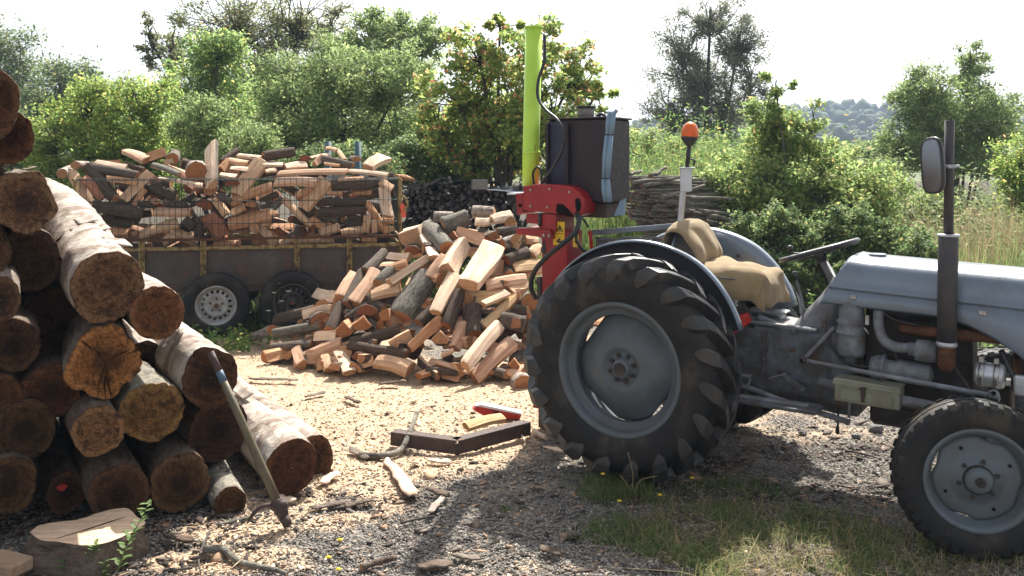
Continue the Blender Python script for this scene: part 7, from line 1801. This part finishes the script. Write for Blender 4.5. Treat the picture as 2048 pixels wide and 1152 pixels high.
# ---------------------------------------------------------------- sawn stump in the corner
zt_ = 0.125
tp = [G(a, b, zt_) for a, b in ((60, 1066), (78, 1052), (118, 1044), (160, 1039), (205, 1024), (252, 1017), (276, 1036), (291, 1046), (270, 1062), (236, 1078), (200, 1089), (160, 1091), (120, 1085), (82, 1081))]
cen = sum(tp, Vector()) / len(tp)
sp_ = smoothpts(tp + [tp[0]], 9)[:-1]
def ring(k, z, sx=0.0):
    out = []
    for p in sp_:
        d = p - cen
        out.append(Vector((cen.x + d.x * k + sx, cen.y + d.y * k, z + .0)) + Vector((d.x, d.y, 0)).normalized() * (0.022 * mn.noise(Vector((d.x * 11, d.y * 11, z * 16))) + .012 * mn.noise(Vector((d.x * 40, d.y * 40, z * 30)))) * (z < zt_ - .001))
    return out
mb = MB().grid([ring(1.16, -.03, -.025), ring(1.16, .0, -.025), ring(1.14, .02, -.023), ring(1.12, .04, -.02), ring(1.08, .06, -.015), ring(1.06, .08, -.01), ring(1.03, .10, -.004), ring(1.01, .115, -.002), ring(1.0, zt_)], 0, True, True)
stump = mb.build('sawn_stump', M['bark_d'])
tag(stump, 'low dark barked sawn slab with a bright fresh cut top, in the near corner', 'stump')
tr_ = [[p + (cen - p) * f + Vector((0, 0, .002 + (0.002 * mn.noise(p * 30)))) for p in ring(1.0, zt_)] for f in (0, .02, .3, .6, .9, .999)]
cut = MB().grid(tr_, 0, False, True).mesh('cut_top', [M['fresh_cut']])
ct = link('cut_top', cut, stump); ct.color = (1.05, .98, .92, 1)
ck = MB().tube([G(110, 1078, zt_ + .002), G(165, 1062, zt_ + .002), G(220, 1044, zt_ + .002), G(250, 1034, zt_ + .002)], [.0015, .0035, .004, .001], 5).build('split_crack', M['hole'], stump)
o = MB().box(G(12, 1128, .04), (.20, .12, .06), Matrix.Rotation(-.4, 3, 'Z'), bev=.01).build('offcut', M['split']); o.color = (.55, .5, .44, 1); tag(o, 'greyish offcut block lying left of the sawn stump at the frame edge', 'offcut')

# ---------------------------------------------------------------- log turning hook leaning on the pile
hb, ht = G(571, 1040, .05), P(421, 704, 4.30)
def hp(f): return hb.lerp(ht, f)
hook = empty('cant_hook', G(571, 1046)); tag(hook, 'long wooden handled log turning hook leaning against the log pile', 'cant hook')
HO = -Vector(hook.location)
M['handle'] = simple('worn_handle', (0.15, 0.12, 0.08), (0.11, 0.09, 0.055), 12, .6, 0, .3, .15, c3=(.08, .065, .045))
M['grip_blue'] = simple('blue_band_paint', (.07, .12, .18), (.06, .09, .13), 20, .6)
MB(HO).tube([hp(.10), hp(.3), hp(.6), hp(.86)], [.0205, .0215, .019, .017], 12).build('handle', M['handle'], hook)
MB(HO).tube([hp(.82), hp(.885)], .0178, 12).build('blue_band', M['grip_blue'], hook)
MB(HO).tube([hp(.885), hp(1.0)], [.0172, .0165], 12).build('grip', M['rust_dark'], hook)
MB(HO).tube([hp(.02), hp(.06), hp(.115), hp(.12)], [.024, .034, .030, .026], 12).tube([hp(.02), hp(-.035)], [.026, .022], 10).box(hp(.085) + Vector((.02, -.01, 0)), (.05, .04, .05), bev=.008).build('socket', M['rust_dark'], hook)
hk = hp(.085)
MB(HO).tube(smoothpts([hk + Vector((-.03, 0, .0)), hk + Vector((-.075, -.01, .0)), hk + Vector((-.115, -.02, -.03)), hk + Vector((-.145, -.03, -.075))], 4), [.010] * 9 + [.009, .007, .005, .003], 7).build('hook', M['rust_dark'], hook)

# ---------------------------------------------------------------- rusty angle frame, red bar
vf = empty('angle_frame', G(915, 912)); tag(vf, 'rusty V shaped steel angle frame lying on the sawdust by the tractor tyre', 'frame')
VO = -Vector(vf.location)
A0, A1, A2 = G(780, 893), G(915, 912), G(1062, 872)
for a, b in ((A0, A1), (A1, A2)):
    d = (b - a).normalized(); nrm = Vector((-d.y, d.x, 0)); L0 = a + d * .004; L1 = b - d * .004
    e = MB(VO).beam(L0 + Vector((0, 0, .045)), L1 + Vector((0, 0, .045)), .008, .075, bev=.002).beam(L0 + nrm * .034 + Vector((0, 0, .0875)), L1 + nrm * .034 + Vector((0, 0, .0875)), .075, .007, bev=.002)
    e.build('angle_bar', M['rust_dark'], vf)
MB(VO).box(A1 + Vector((-.004, -.012, .045)), (.02, .014, .07)).build('corner_weld', M['engine'], vf)
rb = empty('red_bar', G(995, 842)); tag(rb, 'short red tapered bar with a silver top edge lying on the sawdust', 'bar')
RO_ = -Vector(rb.location); YB = G(995, 842).y
MB(RO_).prism([P(a, b, YB) for a, b in ((944, 818), (960, 813), (1003, 822), (1043, 830), (1040, 838), (1000, 839), (965, 831))], (0, .07, 0)).build('body', M['red_dull'], rb, bevel=.004)
MB(RO_).prism([P(a, b, YB - .003) for a, b in ((950, 812), (962, 809), (1005, 818), (1044, 827), (1043, 830), (1003, 822), (960, 813.5))], (0, .075, 0)).build('top_edge', M['white'], rb)
MB(RO_).prism([P(a, b, YB - .006) for a, b in ((985, 822), (998, 824), (992, 831))], (0, .01, 0)).build('scuff', M['engine'], rb)

# ---------------------------------------------------------------- loose bark, sticks and stones
def bark_piece(px0, py0, px1, py1, w, mat, label, curl=.35, seed=0, taper=0.0, z=.012, tone=None):
    r = random.Random(seed); a, b = G(px0, py0), G(px1, py1); d = (b - a); L = d.length; d.normalize(); s = Vector((-d.y, d.x, 0))
    rows = []
    for i in range(9):
        f = i / 8; ww = w * (1 - taper * (1 - f)) * r.uniform(.82, 1.12) * (0.55 + .45 * min(1, min(f, 1 - f) * 6))
        off = r.uniform(-.1, .1) * w
        rows.append([a + d * (L * f + r.uniform(-.008, .008)) + s * (off + ww * k / 2) + Vector((0, 0, z + .012 + curl * ww * (0.5 - 0.5 * k * k) * .6 + .010 * mn.noise(Vector((f * 3, k, seed))))) for k in (-1, -.5, 0, .5, 1)])
    o = MB().grid(rows).build('bark_piece', M[mat], solid=.007)
    return tag(o, label, 'bark', 'loose bark on the yard')
def stick(pts, r0, r1, mat, label, seed=0, endm='end'):
    ps = smoothpts([G(a, b) + Vector((0, 0, z)) for a, b, z in pts], 4); n = len(ps)
    rr_ = random.Random(seed)
    o = MB().tube(ps, [(r0 + (r1 - r0) * i / (n - 1)) * rr_.uniform(.9, 1.1) for i in range(n)], 8, 0, True, True, 1).build('stick', [M[mat], M[endm]])
    return tag(o, label, 'stick', 'loose sticks on the yard')
bark_piece(772, 925, 828, 1000, .10, 'split', 'pale pinkish slab of inner bark, widest loose piece in the middle of the yard', .3, 1, .55)
bark_piece(500, 763, 596, 766, .045, 'bark_g', 'long grey bark strip on sawdust before the front corner of the heap', .3, 2)
bark_piece(622, 1026, 700, 1012, .05, 'bark_g', 'grey bark flake just right of the hook socket', .3, 3)
bark_piece(690, 1022, 745, 1008, .04, 'bark_d', 'dark bark flake next to the grey flake right of the hook', .3, 4)
bark_piece(852, 985, 898, 1000, .05, 'bark_d', 'dark bark flake beside the pale pinkish slab', .4, 5)
bark_piece(856, 928, 902, 933, .05, 'split', 'small orange bark chip between the pinkish slab and the angle frame', .3, 6)
bark_piece(640, 975, 676, 955, .07, 'split', 'curled pale bark shaving at the end of the outermost birch log', .5, 7)
bark_piece(330, 1080, 385, 1092, .05, 'bark_d', 'dark bark chip on the litter right of the stump', .3, 8)
bark_piece(835, 1142, 905, 1136, .07, 'bark_d', 'dark flat bark lump at the bottom edge of the yard', .25, 9)
bark_piece(905, 1120, 960, 1128, .04, 'bark_g', 'grey bark splinter near the bottom edge, right of the dark lump', .3, 10)
bark_piece(1080, 1105, 1125, 1120, .05, 'bark_d', 'brown bark flake on the gravel at the edge of the grass', .3, 11)
bark_piece(860, 1035, 884, 1005, .04, 'bark_b', 'small whitish chip tilted up on the gravel', .6, 12)
bark_piece(700, 905, 735, 925, .06, 'bark_g', 'bark flake under the end of the bent branch', .4, 13)
bark_piece(640, 905, 668, 896, .05, 'split', 'pale bark flake near the outermost birch log end', .4, 14)
bark_piece(1090, 900, 1130, 912, .04, 'split', 'reddish wood splinter beside the tractor tyre', .2, 15)
bark_piece(760, 775, 800, 770, .05, 'bark_d', 'dark bark lump alone on the bright sawdust', .8, 16)
bark_piece(545, 1003, 590, 1010, .06, 'split', 'reddish bark flake just behind the hook', .4, 17)
bark_piece(610, 800, 650, 790, .05, 'bark_g', 'grey bark flake on the sawdust beside the white birch logs', .3, 18)
bark_piece(690, 800, 720, 812, .04, 'bark_d', 'brown flake on the open sawdust in mid yard', .3, 19)
stick([(718, 918, .02), (770, 918, .02), (803, 908, .03), (822, 890, .10), (836, 866, .15)], .024, .013, 'bark_l', 'bent pale branch lying over the corner arm of the angle frame', 1)
stick([(722, 1143, .015), (755, 1132, .018), (792, 1122, .015)], .016, .013, 'bark_d', 'short dark stick lying on gravel at the bottom edge', 2)
stick([(408, 1106, .015), (445, 1108, .02), (478, 1130, .015), (540, 1143, .012), (575, 1152, .01)], .02, .008, 'bark_l', 'gnarled pale branch at the bottom edge, right of the stump', 3)
stick([(419, 1076, .03), (404, 1105, .02), (397, 1128, .012), (402, 1150, .01)], .006, .004, 'twig', 'thin brown twig crossing in front of the gnarled branch', 4)
stick([(437, 1056, .012), (480, 1046, .014), (522, 1034, .012)], .013, .009, 'bark_l', 'pale stick pointing at the hook tip', 5)
stick([(385, 1140, .01), (345, 1146, .012)], .006, .004, 'twig', 'short twig at the bottom edge beside the stump', 6)
stick([(1034, 864, .02), (1043, 876, .02), (1051, 888, .01)], .012, .006, 'split', 'white pointed splinter by the tyre end of the angle frame', 7, 'split')
stick([(1068, 868, .02), (1080, 876, .02), (1092, 882, .02)], .018, .014, 'split', 'pale round peg touching the tractor tyre', 8, 'split')
stick([(800, 1050, .01), (835, 1043, .012), (868, 1036, .01)], .007, .005, 'twig', 'thin grey twig lying toward the small whitish chip', 9)
stick([(560, 718, .01), (610, 716, .012), (650, 722, .01)], .007, .004, 'twig', 'thin twig on the sawdust in front of the small square block', 10)
stick([(1690, 905, .01), (1720, 910, .012), (1762, 922, .01)], .007, .005, 'twig', 'thin twig on lit gravel under the toolbox', 11)
a, b = G(932, 866, .05), G(1004, 850, .05)
billet(a + Vector((0, 0, .04)), b + Vector((0, 0, .05)), .10, .07, 'F', 'g', 'y', 0, Vector((0, -.2, 1)), 'pale split board lying inside the rusty angle frame', 'loose boards on the yard')
def stone(px, py, s, label, seed):
    r = random.Random(seed); rows = []
    for i in range(5):
        b = -math.pi / 2 + math.pi * (i + .01) / 4.02
        rows.append([Vector((math.cos(q) * math.cos(b) * s, math.sin(q) * math.cos(b) * s * .8, math.sin(b) * s * .55)) * (1 + .3 * mn.noise(Vector((math.cos(q) * 1.5, math.sin(q) * 1.5, b + seed)))) for q in [2 * math.pi * j / 9 for j in range(9)]])
    o = MB().grid(rows, 0, False, True).build('stone', M['stone']); o.location = G(px, py) + Vector((0, 0, s * .3))
    return tag(o, label, 'stone', 'loose stones')
stone(1752, 862, .055, 'largest grey stone on the lit gravel beyond the toolbox', 1)
stone(1712, 876, .035, 'smaller stone just left of the largest grey stone', 2)
stone(1605, 868, .03, 'small stone on the lit gravel below the foot plate', 3)
stone(878, 1022, .02, 'small pebble beside the whitish chip', 4)

# ---------------------------------------------------------------- little plants
LFM = {}
def leaf_mesh(kind):
    if kind not in LFM:
        m = MB().grid([[Vector((x, -w, .12 * w)), Vector((x, 0, -.08 * x)), Vector((x, w, .12 * w))] for x, w in ((0, .02), (.25, .22), (.55, .27), (.85, .14), (1.0, .01))])
        LFM[kind] = m.mesh('leaf', [LV[kind]])
    return LFM[kind]
def sprig(pts, n, ls, label, seed, kind='willow'):
    r = random.Random(seed); ps = smoothpts(pts, 6)
    root = empty('sprig', pts[0]); tag(root, label, 'plant', 'sprigs by the stump')
    MB(-Vector(pts[0])).tube(ps, [.0032 * (1 - .7 * i / (len(ps) - 1)) for i in range(len(ps))], 5).build('stem', M['stem'], root)
    for i in range(n):
        f = .12 + .88 * i / n; k = f * (len(ps) - 1); p = ps[int(k)].lerp(ps[min(len(ps) - 1, int(k) + 1)], k % 1)
        q = i * 2.4 + r.uniform(-.4, .4)
        d = Vector((math.cos(q), math.sin(q) * .8, r.uniform(.1, .7))).normalized(); s = 1.25 * ls * r.uniform(.75, 1.2) * (1 - .35 * f)
        lo = link('leaf', leaf_mesh(kind), root)
        lo.matrix_local = Matrix.Translation(p - Vector(pts[0])) @ frame(d, (0, 0, 1)).to_4x4() @ Matrix.Scale(s, 4)
LV['sprig'] = leaf_mat('leaf_sprig', [(0, (.085, .15, .05)), (.5, (.13, .20, .07)), (1, (.19, .25, .09))], .45)
b = G(232, 1150)
sprig([b, P(250, 1100, b.y), P(270, 1060, b.y - .02), P(300, 1004, b.y - .05)], 34, .040, 'tallest leafy sprig, rising past the corner of the stump', 1, 'sprig')
b = G(180, 1151); sprig([b, P(183, 1120, b.y), P(190, 1088, b.y)], 20, .034, 'middle leafy sprig in front of the stump face', 2, 'sprig')
b = G(128, 1151); sprig([b, P(130, 1138, b.y), P(120, 1116, b.y)], 9, .034, 'low leafy sprig farthest left before the stump', 3, 'sprig')
b = G(205, 1151); sprig([b, P(208, 1140, b.y), P(208, 1120, b.y)], 9, .030, 'short leafy sprig between the tallest and the middle sprig', 4, 'sprig')
def flower(px, py, gx_, gy_, label, mat='flower', r=.012, cat='flower', grp='small yellow flowers', name='yellow_flower'):
    g = G(gx_, gy_); t_ = P(px, py, g.y)
    root = empty(name, g); tag(root, label, cat, grp)
    MB(-g).tube([g, g.lerp(t_, .5) + Vector((.004, 0, 0)), t_], .0018, 4).build('stem', M['stem'], root)
    rows = [[t_ + Vector((math.cos(q) * r * k * (1 + .18 * (j % 2)), math.sin(q) * r * k * .8, h)) for j, q in enumerate([2 * math.pi * j / 12 for j in range(12)])] for k, h in ((.15, -.003), (1, .004), (.5, .009), (.02, .010))]
    MB(-g).grid(rows, 0, False, True).build('flower_head', M[mat], root)
for px, py, gx_, gy_, lab in ((1384, 957, 1386, 985, 'largest yellow flower, under the front edge of the big tractor tyre'), (1239, 1003, 1241, 1016, 'yellow flower in the grass tuft left under the big tyre'), (1320, 991, 1322, 1004, 'dull yellow flower in the grass midway below the big tyre'), (1311, 931, 1302, 985, 'yellow flower on a tall stem against the big tyre'), (1206, 949, 1204, 975, 'tiny pale yellow flower at the rear foot of the big tyre'), (680, 1081, 680, 1088, 'yellow flower on gravel right of the hook'), (657, 1116, 657, 1122, 'yellow flower on gravel above the lowest one'), (677, 1140, 677, 1147, 'lowest yellow flower, at the bottom edge')):
    flower(px, py, gx_, gy_, lab)
for px, py, gx_, gy_, lab in ((558, 567, 562, 672, 'highest white umbel head in front of the black trailer wheel'), (563, 603, 568, 674, 'white umbel head low before the black trailer wheel'), (548, 586, 552, 674, 'white umbel head left of the highest one'), (537, 622, 541, 676, 'lowest white umbel head by the black trailer wheel'), (577, 583, 570, 674, 'white umbel head right of the highest one')):
    flower(px, py, gx_, gy_, lab, 'umbel', .026, 'flower', 'white umbels by the trailer wheel', 'umbel_flower')
wr = empty('dead_weed', G(1262, 985)); tag(wr, 'dead brown weed stalk standing against the big tractor tyre', 'plant')
g = G(1262, 985); mb = MB(-g)
for pts in ([(1262, 985), (1266, 950), (1256, 905)], [(1270, 985), (1282, 960), (1318, 952)], [(1264, 970), (1285, 1000), (1340, 994)], [(1262, 985), (1252, 965), (1240, 950)]):
    mb.tube(smoothpts([P(a, b, g.y - .02) for a, b in pts], 4), .0025, 4)
M['drystem'] = simple('dry_stem', (.30, .22, .12), (.22, .15, .08), 12, .8)
mb.build('stalk', M['drystem'], wr)

# ---------------------------------------------------------------- hazy air
if True:
    hz = NT('haze'); hz.n.remove(hz.b)
    pv = hz.new('VolumePrincipled'); pv.inputs['Density'].default_value = 0.0009
    pv.inputs['Color'].default_value = (0.62, 0.77, 1.0, 1); pv.inputs['Anisotropy'].default_value = 0.05
    hz.link(pv.outputs[0], hz.out.inputs['Volume'])
    o = MB().box((60, 250, 22), (1460, 1460, 48)).build('haze', hz.mat); tag(o, kind='stuff')
